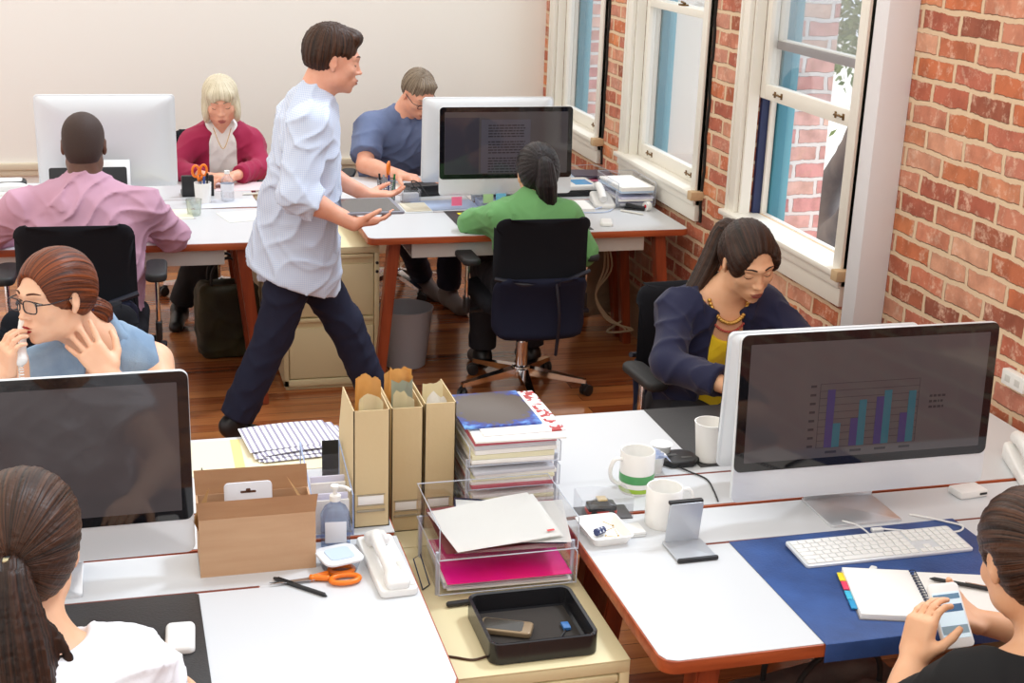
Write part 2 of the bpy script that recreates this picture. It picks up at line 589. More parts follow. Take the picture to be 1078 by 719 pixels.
def sdf_obj(name, s, h, mats, parent, origin=(0, 0, 0), strand=None, relax=1, label=None):
    v, q = s.mesh(h)
    if len(v) == 0:
        return None
    # relax a touch to take out the grid
    for _ in range(relax):
        acc = np.zeros_like(v); cnt = np.zeros(len(v))
        for i in range(4):
            a = q[:, i]; b = q[:, (i + 1) % 4]
            for k in range(3):
                acc[:, k] += np.bincount(a, v[b, k], len(v)) + np.bincount(b, v[a, k], len(v))
            cnt += np.bincount(a, minlength=len(v)) + np.bincount(b, minlength=len(v))
        cnt[cnt == 0] = 1
        v = v * .5 + .5 * acc / cnt[:, None]
    me = bpy.data.meshes.new(name)
    w = (v - np.array(origin)).astype(np.float32)
    me.vertices.add(len(w)); me.vertices.foreach_set('co', w.ravel())
    me.loops.add(len(q) * 4); me.loops.foreach_set('vertex_index', q.ravel().astype(np.int32))
    me.polygons.add(len(q)); me.polygons.foreach_set('loop_start', np.arange(0, len(q) * 4, 4, dtype=np.int32))
    me.update(calc_edges=True)
    me.validate()
    if strand is not None:
        sv = strand(v[:, 0], v[:, 1], v[:, 2]).astype(np.float32)
        at = me.attributes.new('strand', 'FLOAT_VECTOR', 'POINT')
        if len(me.vertices) == len(sv):
            at.data.foreach_set('vector', sv.ravel())
    o = link_mesh(name, me, mats, parent, True)
    if label:
        o['label'] = label
    return o
# ------------------------------------------------------------------ people
A3 = lambda p: np.array(p, float)
def unit(v):
    v = A3(v); return v / np.linalg.norm(v)
UP = A3((0, 0, 1))

def head_frame(face, up=(0, 0, 1), roll=0):
    f = unit(face)
    u = A3(up); u = unit(u - f * (u @ f))
    r = np.cross(f, u)
    if roll:
        c, s = math.cos(roll), math.sin(roll)
        r, u = c * r + s * u, -s * r + c * u
    return np.stack([r, f, u], 1)            # columns: right, forward, up

def hand(S, W, d, n, thumb=1, curl=.35, spread=.0, sc=1.0, fingers=None):
    """palm, four fingers of three bones each and a thumb leaving the side of the palm"""
    d = unit(d); n = A3(n); n = unit(n - d * (n @ d)); w = np.cross(d, n) * thumb   # w points to the thumb side
    W = A3(W)
    R = np.stack([w, d, n], 1)
    S.add(rbx(W + d * .052 * sc, (.026 * sc, .03 * sc, .003 * sc), .0125 * sc, R), .018)
    offs = (.030, .010, -.010, -.029)
    lens = (.070, .079, .074, .058)
    rr = (.0092, .0094, .0090, .0080)
    for i in range(4):
        cu = (fingers[i] if fingers else curl)
        b = W + d * (.086 - .004 * abs(i - 1.3)) * sc + w * offs[i] * sc
        dd = unit(d + w * spread * (1.5 - i) * .5)
        ang = cu * .55
        p = b - d * .012 * sc
        S.add(cone(p, b, rr[i] * sc, rr[i] * sc), .006)
        q = b
        for j, fr in enumerate((.45, .30, .25)):
            dj = dd * math.cos(ang) + n * math.sin(ang)
            e = q + dj * lens[i] * fr * sc
            S.add(cone(q, e, rr[i] * sc * (1 - .1 * j), rr[i] * sc * (.92 - .1 * j)), .0035 if j == 0 else .002)
            q = e
            ang += cu * .9
    t0 = W + d * .022 * sc + w * .026 * sc + n * .004
    t1 = t0 + unit(d * .62 + w * .75 + n * .3) * .036 * sc
    t2 = t1 + unit(d * .85 + w * .42 + n * (.2 + .4 * curl)) * .031 * sc
    t3 = t2 + unit(d * .95 + w * .15 + n * (.25 + .5 * curl)) * .024 * sc
    S.add(cone(t0, t1, .0145 * sc, .0115 * sc), .012)
    S.add(cone(t1, t2, .0112 * sc, .0098 * sc), .003)
    S.add(cone(t2, t3, .0098 * sc, .008 * sc), .002)

def add_head(S, P):
    c = A3(P['head']); H = P['H']; k = P.get('hs', 1.0)
    g = lambda x, y, z: c + (H @ A3((x, y, z))) * k
    fem = P.get('fem', False)
    def E(x, y, z, rx, ry, rz, kk, both=False, Rr=None):
        for s in ((1, -1) if both else (1,)):
            S.add(ell(g(x * s, y, z), (rx * k, ry * k, rz * k), H), kk)
    E(0, -.014, .036, .0765, .096, .084, .02)
    E(0, .030, -.024, .060, .060, .080, .03)
    E(0, .052, -.082, .030 if fem else .036, .030, .026, .025)         # chin block
    E(0, .073, -.099, .014, .012, .011, .014)
    E(.047, .012, -.062, .017 if fem else .021, .036, .028, .025, True)                  # jaw corners
    E(.041, .058, -.022, .021, .019, .019, .02, True)                  # cheek bones
    for s in (1, -1):
        S.add(cone(g(.008 * s, .087, .026), g(.042 * s, .074, .026), .010 * k, .009 * k), .014)
    for s in (1, -1):
        S.sub(ell(g(.031 * s, .100, .006), (.0165 * k, .017 * k, .0115 * k), H), .014)
    for s in (1, -1):
        S.add(ell(g(.031 * s, .0745, .005), (.0140 * k, .0125 * k, .0125 * k), H), .002)
    # nose
    S.add(cone(g(0, .083, .018), g(0, .101, -.026), .0070 * k, .0088 * k), .011)
    S.add(ell(g(0, .106, -.029), (.0100 * k, .0095 * k, .0085 * k), H), .006)
    for s in (1, -1):
        S.add(ell(g(.0125 * s, .095, -.032), (.0065 * k, .009 * k, .0065 * k), H), .005)
        S.sub(ell(g(.006 * s, .101, -.040), (.0034 * k, .004 * k, .0034 * k), H), .003)
    # mouth mound and the line between the lips
    E(0, .078, -.064, .026, .018, .019, .014)
    S.add(ell(g(0, .0945, -.0575), (.020 * k, .0060 * k, .0046 * k), H), .005)
    S.add(ell(g(0, .0935, -.0700), (.017 * k, .0062 * k, .0054 * k), H), .005)
    # ears
    for s in (1, -1):
        Re = H @ np.array(Euler((0, 0, -.35 * s)).to_matrix())
        S.add(ell(g(.0770 * s, -.006, .000), (.0075 * k, .017 * k, .028 * k), Re), .006)
        S.add(ell(g(.0745 * s, -.002, -.024), (.006 * k, .011 * k, .012 * k), Re), .004)
        S.sub(ell(g(.0865 * s, .001, .003), (.0052 * k, .009 * k, .016 * k), Re), .004)
    # neck
    nb = A3(P['neck'])
    S.add(cone(g(0, -.030, -.045), nb + UP * .0, (.047 if fem else .056) * k, (.050 if fem else .062) * k), .025)
    S.add(cone(g(0, .012, -.075), nb + (H[:, 1] * .018), .030 * k, .036 * k), .03)

def torso_prims(P, infl=0.0, k=.05):
    fem = P.get('fem', False)
    N = A3(P['neck']); Pv = A3(P['pelvis']); L = unit(P['lat'])
    up = unit(N - Pv); F = unit(np.cross(up, L))          # L = person's right, F = forward
    P['up'] = up; P['F'] = F
    wd = P.get('build', 1.0)
    ln = np.linalg.norm(N - Pv)
    sw = P.get('sw', .160 if fem else .182)
    SR = A3(P.get('SR', N + L * sw - up * .055 + F * .01))
    SL = A3(P.get('SL', N - L * sw - up * .055 + F * .01))
    P['SR'] = SR; P['SL'] = SL
    R = np.stack([L, F, up], 1)
    bend = A3(P.get('bend', (0, 0, 0)))
    mid = lambda t: Pv + (N - Pv) * t + bend * math.sin(math.pi * t)
    w0 = (.158 if fem else .160) * wd; w1 = (.122 if fem else .148) * wd; w2 = (.142 if fem else .168) * wd; w3 = (.118 if fem else .132) * wd
    i = infl
    out = [
        (ell(mid(.02), (w0 + i, .118 * wd + i, .115 + i), R), k),
        (ell(mid(.30), (w1 + i, .100 * wd + i, .15 + i), R), k),
        (ell(mid(.62), (w2 + i, .112 * wd + i, .155 + i), R), k),
        (ell(mid(.83), (w3 + .012 + i, .088 * wd + i, .09 + i), R), k),
        (cone(SR - up * .005, N - up * .035 + L * .035, .048 + i, .047 + i), .045),
        (cone(SL - up * .005, N - up * .035 - L * .035, .048 + i, .047 + i), .045),
        (cone(N - up * .03, N + up * .0, .062 + i, .052 + i), .04),
    ]
    if infl > .009 and P.get('loose', 1):
        lo_ = P.get('loose', 1)
        out.append((ell(mid(.36), (w1 + .022 * lo_ + i, .106 * wd + i, .20 + i), R), .06))
        for s_, S_ in ((1, SR), (-1, SL)):
            out.append((cone(S_ - up * .03 - L * s_ * .03, mid(.45) + L * s_ * .055, .050 + i, .075 + i), .06))
    if fem:
        for s in (1, -1):
            out.append((ell(mid(.60) + L * .065 * s + F * .078, (.056 + i, .052 + i, .056 + i), R), .03))
    return out

def arm_prims(P, side, infl=0.0, upto=None, flare=0.0):
    """shoulder, elbow and wrist; upto = length of sleeve as a fraction (0..1 upper arm, 1..2 forearm)"""
    fem = P.get('fem', False)
    S = A3(P['S' + side]); E = A3(P['E' + side]); W = A3(P['W' + side])
    a, b, c, d, e = ((.047, .040, .038, .036, .0245) if fem else (.056, .047, .043, .041, .030))
    i = infl
    out = []
    if upto is None:
        out.append((cone(S, E, a + i, c + i), .03))
        out.append((ell(S + (E - S) * .4, (b + i, b + i, .09), np.stack([*[A3(q) for q in map(tuple, frame_of(tuple(E - S)))]], 1)), .03))
        out.append((cone(E, W, d + i, e + i), .02))
        out.append((ell(E + (W - E) * .28, (d + .004 + i, d + .002 + i, .08), np.stack([*[A3(q) for q in map(tuple, frame_of(tuple(W - E)))]], 1)), .02))
    else:
        if upto <= 1:
            n = unit(E - S); q = S + (E - S) * upto
            out.append((cone(S, q + n * .03, a + i, b + i + flare, clip=[(q, n)]), .03))
        else:
            out.append((cone(S, E, a + i, c + i + .004), .03))
            n = unit(W - E); q = E + (W - E) * (upto - 1)
            r1 = d + i + (e - d) * (upto - 1) + flare
            out.append((cone(E, q + n * .03, d + i + .004, r1, clip=[(q, n)]), .02))
    return out

def leg_prims(P, infl=0.0, foot=True, upto=2.0, k=.04):
    Pv = A3(P['pelvis']); L = unit(P['lat']); fem = P.get('fem', False)
    out = []
    for side, s in (('R', 1), ('L', -1)):
        if 'K' + side not in P: continue
        h = Pv + L * .088 * s - UP * .02
        K = A3(P['K' + side]); An = A3(P['A' + side])
        i = infl
        out.append((cone(h, K, .084 + i, .055 + i), k))
        if upto >= 2:
            out.append((cone(K, An, .054 + i, .036 + i), .02))
            out.append((cone(K + (An - K) * .15, K + (An - K) * .5, .054 + i, .046 + i), .03))
        else:
            n = unit(An - K); q = K + (An - K) * (upto - 1)
            out.append((cone(K, q + n * .04, .056 + i, .050 + i, clip=[(q, n)]), .02))
        if foot:
            T = A3(P['T' + side])
            out.append((cone(An - UP * .03, T, .034 + i, .026 + i), .02))
            out.append((cone(An - UP * .045 - unit(T - An) * .02, T, .03 + i, .024 + i), .02))
    return out

def body(P, h=.005):
    S = SDF()
    for p, k in torso_prims(P): S.add(p, k)
    for sd in 'RL':
        for p, k in arm_prims(P, sd): S.add(p, k)
    for p, k in leg_prims(P): S.add(p, k)
    for sd in 'RL':
        hd = P.get('hand' + sd)
        if hd:
            hand(S, P['W' + sd], **hd)
    add_head(S, P)
    P['sdf'] = S
    P['hsdf'] = SDF(); add_head(P['hsdf'], P)
    o = sdf_obj('body', S, h, P['skin'], P['root'], P['loc'])
    return o

def wrinkle(a, fx=34, ph=0.0):
    if a <= 0: return lambda d, x, y, z: d
    dirs = [(.8, .2, .55), (-.55, .3, .78), (.15, -.75, .65), (.5, .6, -.6)]
    def f(d, x, y, z):
        o = 0
        for i, (p, q, r) in enumerate(dirs):
            s = fx * 2.3 * (.75 + .3 * i)
            t = s * (p * x + q * y + r * z) + 2.4 * np.sin(9 * y + 13 * x - 7 * z + ph + i * 1.7) + 1.1 * np.sin(25 * z + 17 * x + i + ph)
            m = .5 + .5 * np.sin(7.5 * x - 9 * y + 11 * z + i * 2.1 + ph)
            o = o + (1 - np.abs(np.sin(t * .5))) ** 2.2 * m
        return d - (a * 1.25 * o).astype(np.float32)
    return f

def wrinkle_old(a, fx=34, ph=0.0):
    def f(d, x, y, z):
        w = np.sin(fx * (x + .35 * z) + 2.2 * np.sin(17 * y + 9 * z + ph) + ph) * np.sin(fx * .7 * (z - .5 * x + .3 * y) + 1.7 * np.sin(23 * x + ph)) \
            + .5 * np.sin(fx * 1.9 * (z + .6 * x) + 2.5 * np.sin(19 * y - 11 * x + ph))
        return d + (a * w).astype(np.float32)
    return f

def garment(name, P, prims, h=.006, mt=None, subs=(), fns=(), wr=.0025, ph=0.0, label=None, relax=1, fx=34):
    S = SDF()
    for p, k in prims: S.add(p, k)
    if wr: S.fn(wrinkle(wr, fx, ph))
    for p, k in subs: S.sub(p, k)
    for f in fns: S.fn(f)
    return sdf_obj(name, S, h, mt, P['root'], P['loc'], label=label, relax=relax)

def plane_cut(p, n):
    """keep the side where (q-p).n < 0"""
    p = A3(p); n = unit(n)
    return lambda d, x, y, z: np.maximum(d, ((x - p[0]) * n[0] + (y - p[1]) * n[1] + (z - p[2]) * n[2]).astype(np.float32))

def hairpiece(name, P, adds, subs, mt, tie=None, h=.004, N=70, amp=.0014, axis=None, label=None, sc=22.0):
    """hair volume with grooves that run towards the tie (local head coordinates throughout)"""
    c = A3(P['head']); H = P['H']; k = P.get('hs', 1.0)
    g = lambda p: c + (H @ A3(p)) * k
    S = SDF()
    for kind, a, kk in adds:
        if kind == 'e': S.add(ell(g(a[0]), A3(a[1]) * k, H), kk)
        elif kind == 'E': S.add(ell(g(a[0]), A3(a[1]) * k, H @ np.array(Euler(a[2]).to_matrix())), kk)
        elif kind == 'c': S.add(cone(g(a[0]), g(a[1]), a[2] * k, a[3] * k), kk)
        elif kind == 'w': S.add(cone(a[0], a[1], a[2], a[3]), kk)      # world coordinates
    ax = unit(H @ A3(axis if axis is not None else (0, -1, .1)))
    o = g(tie if tie is not None else (0, 0, .02))
    e1 = unit(np.cross(ax, A3((.3, .2, 1)))); e2 = np.cross(ax, e1)
    def ang(x, y, z):
        p = [x - o[0], y - o[1], z - o[2]]
        u = p[0] * e1[0] + p[1] * e1[1] + p[2] * e1[2]; v = p[0] * e2[0] + p[1] * e2[1] + p[2] * e2[2]
        w = p[0] * ax[0] + p[1] * ax[1] + p[2] * ax[2]
        return np.arctan2(u, v), w, np.sqrt(u * u + v * v)
    def groove(d, x, y, z):
        t, w, r = ang(x, y, z)
        return d + (amp * np.sin(N * t + 2 * np.sin(5 * t) + 3 * np.sin(14 * w)) + amp * .8 * np.sin(N * .37 * t + 20 * w)).astype(np.float32)
    for kind, a, kk in subs:
        if kind == 'e': S.sub(ell(g(a[0]), A3(a[1]) * k, H), kk)
        elif kind == 'c': S.sub(cone(g(a[0]), g(a[1]), a[2] * k, a[3] * k), kk)
        elif kind == 'E': S.sub(ell(g(a[0]), A3(a[1]) * k, H @ np.array(Euler(a[2]).to_matrix())), kk)
    S.fn(groove)
    def strand(x, y, z):
        t, w, r = ang(x, y, z)
        return np.stack([np.cos(t) * sc, np.sin(t) * sc, w * 6], 1)
    return sdf_obj(name, S, h, mt, P['root'], P['loc'], strand=strand, label=label)

def tail(name, P, pts, rs, mt, h=.004, N=26, amp=.0014, extra=(), label=None):
    """ponytail along world points, tapered, with strands along its length"""
    pts = [A3(p) for p in smoothpath([tuple(p) for p in pts], 4)]
    n = len(pts)
    rr = [float(np.interp(i / (n - 1) * (len(rs) - 1), range(len(rs)), rs)) for i in range(n)]
    S = SDF()
    for i in range(n - 1):
        S.add(cone(pts[i], pts[i + 1], rr[i], rr[i + 1]), .004)
    for e in extra:
        q = [A3(p) for p in smoothpath([tuple(p) for p in e[0]], 4)]
        for i in range(len(q) - 1):
            t = i / (len(q) - 1)
            S.add(cone(q[i], q[i + 1], e[1] * (1 - .6 * t), e[1] * (1 - .6 * (t + 1 / (len(q) - 1)))), .004)
    PA = np.array(pts)
    def coords(x, y, z):
        x = np.asarray(x); Q = np.stack([x, y, z], -1).reshape(-1, 3)
        best = None; bd = np.full(len(Q), 1e9); bi = np.zeros(len(Q), int)
        for i, p in enumerate(PA):
            dd = ((Q - p) ** 2).sum(1)
            m = dd < bd
            bd[m] = dd[m]; bi[m] = i
        v = Q - PA[bi]
        dirs = np.gradient(PA, axis=0); dirs /= np.linalg.norm(dirs, axis=1)[:, None]
        ref = unit(np.cross(dirs[n // 2], A3((.31, .77, .2))))
        e1 = np.cross(dirs, ref); e1 /= np.linalg.norm(e1, axis=1)[:, None]
        e2 = np.cross(dirs, e1)
        u = (v * e1[bi]).sum(1); w = (v * e2[bi]).sum(1)
        return np.arctan2(u, w), bi / n, np.sqrt(u * u + w * w)
    def groove(d, x, y, z):
        t, s, r = coords(x, y, z)
        return d + (amp * np.sin(N * t + 3 * np.sin(7 * s)) + amp * np.sin(9 * t - 6 * s)).astype(np.float32)
    S.fn(groove)
    def strand(x, y, z):
        t, s, r = coords(x, y, z)
        return np.stack([np.cos(t) * 9, np.sin(t) * 9, s * 2], 1)
    return sdf_obj(name, S, h, mt, P['root'], P['loc'], strand=strand, label=label)

def surf(P, x, z, y0=.16):
    """front of the face at head coordinates x, z"""
    c = A3(P['head']); H = P['H']; k = P.get('hs', 1.0)
    ys = np.linspace(y0, 0.02, 141)
    q = c[None] + (np.stack([np.full_like(ys, x), ys, np.full_like(ys, z)], 1) @ H.T) * k
    d = P['hsdf'].at(q[:, 0], q[:, 1], q[:, 2])
    i = np.argmax(d < 0)
    return ys[i]

def face_parts(P, lips, brow, lid='down', lash=True, iris=(.12, .06, .03)):
    c = A3(P['head']); H = P['H']; k = P.get('hs', 1.0); o = A3(P['loc'])
    g = lambda x, y, z: tuple(c + (H @ A3((x, y, z))) * k - o)
    # lips, hugging the skin
    for nm, z0, zt, hw, th in (('upper_lip', -.0622, -.0535, .0225, .0), ('lower_lip', -.0640, -.0750, .0200, .0)):
        bm = BM()
        rows = []
        nx, nz = 17, 5
        for j in range(nz):
            v = j / (nz - 1)
            row = []
            for i in range(nx):
                u = -1 + 2 * i / (nx - 1)
                x = u * hw
                edge = (1 - abs(u) ** 2.4) if nm == 'lower_lip' else (1 - abs(u) ** 2.0) * (1 - .16 * math.exp(-(u / .16) ** 2))
                z = z0 + (zt - z0) * edge * v + .0012 * (1 - abs(u)) * 0 - .0008 * (1 - u * u)
                y = surf(P, x, z) + .0012 + .0022 * math.sin(PI * v) * (1 - u * u)
                row.append(bm.verts.new(g(x, y, z)))
            rows.append(row)
        for j in range(nz - 1):
            for i in range(nx - 1):
                f = bm.faces.new((rows[j][i], rows[j][i + 1], rows[j + 1][i + 1], rows[j + 1][i])); f.smooth = True
        bmesh.ops.solidify(bm, geom=list(bm.faces), thickness=.0012)
        obj(nm, bm, lips, P['root'], True)
    for s in (1, -1):
        bm = BM()
        pts = []
        for i in range(7):
            t = i / 6
            x = (.013 + .036 * t) * s; z = .0285 + .0045 * math.sin(PI * (t * .75 + .12))
            pts.append(g(x, surf(P, x, z) + .0004, z))
        tube(bm, pts, .002, 6, rs=[.0024, .0029, .0029, .0027, .0023, .0018, .001])
        obj('eyebrow', bm, brow, P['root'], True)
        if lash:
            bm = BM()
            pts = []
            for i in range(9):
                t = i / 8
                x = (.0175 + .0285 * t) * s
                if lid == 'down': z = .0015 - .0058 * math.sin(PI * t)
                else: z = .0050 + .0052 * math.sin(PI * t)
                pts.append(g(x, surf(P, x, z) + .0004, z))
            tube(bm, pts, .0012, 5, rs=[.0008, .0012, .0014, .0015, .0015, .0015, .0016, .0014, .0007])
            obj('eyelashes', bm, mat('lash', (.01, .008, .006), .6), P['root'], True)
        if lid == 'open':
            bm = BM()
            n = 12
            up = []; lo = []
            for i in range(n + 1):
                t = i / n
                x = (.0175 + .0285 * t) * s
                zu = .0045 + .0052 * math.sin(PI * t); zl = .0035 - .0050 * math.sin(PI * t)
                up.append(bm.verts.new(g(x, surf(P, x, zu) + .0006, zu)))
                lo.append(bm.verts.new(g(x, surf(P, x, zl) + .0006, zl)))
            for i in range(n):
                try: bm.faces.new((up[i], up[i + 1], lo[i + 1], lo[i]))
                except Exception: pass
            obj('eye', bm, mat('eye_white', (.75, .72, .68), .2), P['root'], True)
            bm = BM()
            x = .031 * s + P.get('gaze', 0); z = .004
            cc = V(g(x, surf(P, x, z) + .0010, z)); fw = V(tuple(H[:, 1])); a, b, _ = frame_of(fw)
            vs = [bm.verts.new(cc + a * math.cos(q) * .0048 + b * math.sin(q) * .0048) for q in [2 * PI * i / 16 for i in range(16)]]
            bm.faces.new(vs)
            obj('iris', bm, mat('iris', iris, .15), P['root'], True)

def glasses(P, col, rim='full', w=.0245, hgt=.0165, label=None, lens=True, dz=0):
    c = A3(P['head']); H = P['H']; k = P.get('hs', 1.0); o = A3(P['loc'])
    g = lambda x, y, z: tuple(c + (H @ A3((x, y, z + dz))) * k - o)
    bm = BM()
    for s in (1, -1):
        pts = []
        for i in range(25):
            t = 2 * PI * i / 24
            cx, cz = math.cos(t), math.sin(t)
            n = .62
            x = (abs(cx) ** n * math.copysign(1, cx)) * w + .0315 * s
            z = (abs(cz) ** n * math.copysign(1, cz)) * hgt + .001
            pts.append(g(x, .104 - .10 * max(0, abs(x) - .01) ** 1 * .45, z))
        tube(bm, pts, .0019 if rim == 'full' else .0011, 6)
        hinge = g((.0315 + w) * s, .090, .010)
        tube(bm, [g((.0315 + w) * s, .1, .009), g(.074 * s, .075, .009), g(.080 * s, .02, .010), g(.080 * s, -.02, .010), g(.079 * s, -.035, -.006)], .0018, 6)
    tube(bm, [g(-.008, .103, .006), g(0, .107, .009), g(.008, .103, .006)], .0016, 6)
    r = obj('glasses', bm, col, P['root'], True, label=label)
    if lens:
        for s in (1, -1):
            bm = BM()
            vs = []
            for i in range(24):
                t = 2 * PI * i / 24
                cx, cz = math.cos(t), math.sin(t)
                x = (abs(cx) ** .62 * math.copysign(1, cx)) * w + .0315 * s
                z = (abs(cz) ** .62 * math.copysign(1, cz)) * hgt + .001
                vs.append(bm.verts.new(g(x, .104 - .10 * max(0, abs(x) - .01) * .45, z)))
            bm.faces.new(vs)
            obj('lens', bm, clear_mat('spectacle_lens', (.97, .97, .97), .1), r)
    return r
def person(label, loc, group=None, **P):
    P['loc'] = A3(loc)
    P['root'] = thing('person', label, 'person', loc, 0, group)
    P['H'] = head_frame(P['face'], roll=P.get('roll', 0))
    return P
# ------------------------------------------------------------------ shared materials
WHITE = mat('white_paint', srgb(240, 238, 232), .55)
TRIMW = mat('window_paint', srgb(238, 235, 226), .4)
M_BRICK = brick_mat('interior_brick', [srgb(150, 86, 68), srgb(212, 124, 82), srgb(176, 98, 78), srgb(220, 140, 90), srgb(208, 152, 130), srgb(188, 96, 72), srgb(224, 172, 142), srgb(204, 114, 84)], srgb(226, 198, 166), .8)
M_BRICKO = brick_mat('exterior_brick_glare', [srgb(232, 176, 174), srgb(242, 206, 200), srgb(234, 170, 172), srgb(246, 218, 204), srgb(238, 190, 186)], srgb(246, 244, 244), .5)  # brick and mortar paled to put the outdoor daylight glare into the colour
M_FLOOR = floor_mat()
LAM = mat('white_laminate', srgb(206, 208, 211), .32, spec=.4)
EDGE = wood_mat('red_edge_veneer', srgb(150, 66, 32), srgb(184, 90, 48), 0, .4)
LEGW = wood_mat('cherry_leg_wood', srgb(122, 48, 24), srgb(160, 72, 38), 2, .38)
GROOVE = mat('groove_brown', srgb(120, 52, 34), .7)
CREAMM = mat('cream_metal', srgb(228, 215, 172), .45)
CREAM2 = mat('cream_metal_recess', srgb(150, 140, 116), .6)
GREYP = mat('pale_grey_panel', srgb(205, 204, 200), .6)
BLK = mat('black_plastic', (.012, .012, .014), .4)
BLKR = mat('black_rubber', (.016, .016, .017), .6)
BLKF = mat('black_mesh_fabric', (.006, .0065, .010), .9, spec=.25, bump=(420, .25))
NAVYF = mat('blue_black_fabric', srgb(20, 24, 46), .85, spec=.3, bump=(420, .25))
CHR = mat('chrome', (.82, .82, .84), .12, 1)
ALU = mat('silver_aluminium', (.80, .81, .83), .32, .85)
ALUW = mat('pale_aluminium', srgb(224, 228, 232), .35, .25)
GLASSB = mat('black_screen_glass', (.006, .006, .008), .04, spec=.6)
WPL = mat('white_plastic', srgb(236, 236, 234), .3)
PAPER = mat('white_paper', srgb(246, 245, 242), .8)
PAPERC = mat('cream_paper', srgb(238, 228, 196), .8)
MANILA = mat('manila_card', srgb(228, 196, 138), .75)
ACR = clear_mat('clear_acrylic', (.985, .985, .99), .10)
ACRE = mat('acrylic_edge', srgb(190, 196, 210), .15, spec=.8)
PANE = clear_mat('window_glass', (.97, .985, 1), .10)
TEAL = mat('teal_paint', srgb(70, 138, 160), .5)
NAVYP = mat('navy_paint', srgb(24, 40, 84), .5)

WX = 2.48          # inner face of the brick wall
WO = 2.86          # outer face
YB = 8.24          # white back wall
TOPZ = 2.42

# floor
bm = BM(); box(bm, (-3.6, -1.8, -.06), (WX + .02, YB, 0)); structure('floor', bm, M_FLOOR)

# brick wall with three sash windows and, nearer than the photo sees, two more
WIN = [(7.16, 8.00, .90), (5.76, 6.66, .90), (4.385, 5.28, .90), (1.75, 2.75, .90), (.2, 1.2, .90)]
bm = BM()
WT = 2.30
box(bm, (WX, -1.8, 0), (WX + .12, YB + .12, .90))
box(bm, (WX + .12, -1.8, 0), (WO, YB + .12, .58))
box(bm, (WX, -1.8, WT), (WO, YB + .12, TOPZ))
ys = sorted([(a, b) for a, b, _ in WIN])
prev = -1.8
for a, b in ys:
    box(bm, (WX, prev, .90), (WX + .12, a, WT)); box(bm, (WX + .12, prev, .58), (WO, a, WT)); prev = b
box(bm, (WX, prev, .90), (WX + .12, YB + .12, WT)); box(bm, (WX + .12, prev, .58), (WO, YB + .12, WT))
structure('wall_right', bm, M_BRICK)

bm = BM(); box(bm, (-3.6, YB, 0), (WX, YB + .12, TOPZ)); structure('wall_back', bm, mat('warm_white_wall', srgb(252, 250, 244), .7))
bm = BM(); box(bm, (-3.72, -1.8, 0), (-3.6, YB + .12, TOPZ)); structure('wall_left', bm, mat('warm_white_wall'))
bm = BM(); box(bm, (-3.72, -1.92, 0), (WO, -1.8, TOPZ)); structure('wall_front', bm, mat('warm_white_wall'))
bm = BM(); box(bm, (-3.6, YB - .03, .565), (WX, YB, .605), .006); box(bm, (-3.6, YB - .018, .53), (WX, YB, .565), .004)
structure('trim_1', bm, mat('rail_cream', srgb(226, 214, 190), .5))
bm = BM(); box(bm, (-3.6, YB - .02, 0), (WX, YB, .2), .004); structure('baseboard_back', bm, mat('rail_cream'))
bm = BM(); box(bm, (WX - .02, 3.0, 0), (WX, YB - .02, .235), .003); box(bm, (WX - .028, 3.0, .235), (WX, YB - .02, .268), .006)
structure('baseboard_right', bm, mat('tan_board', srgb(190, 158, 122), .5))
# square painted post beside the third window
bm = BM(); box(bm, (WX - .114, 4.04, 0), (WX, 4.125, TOPZ), .004); structure('trim_2', bm, mat('post_paint', srgb(226, 224, 228), .5))

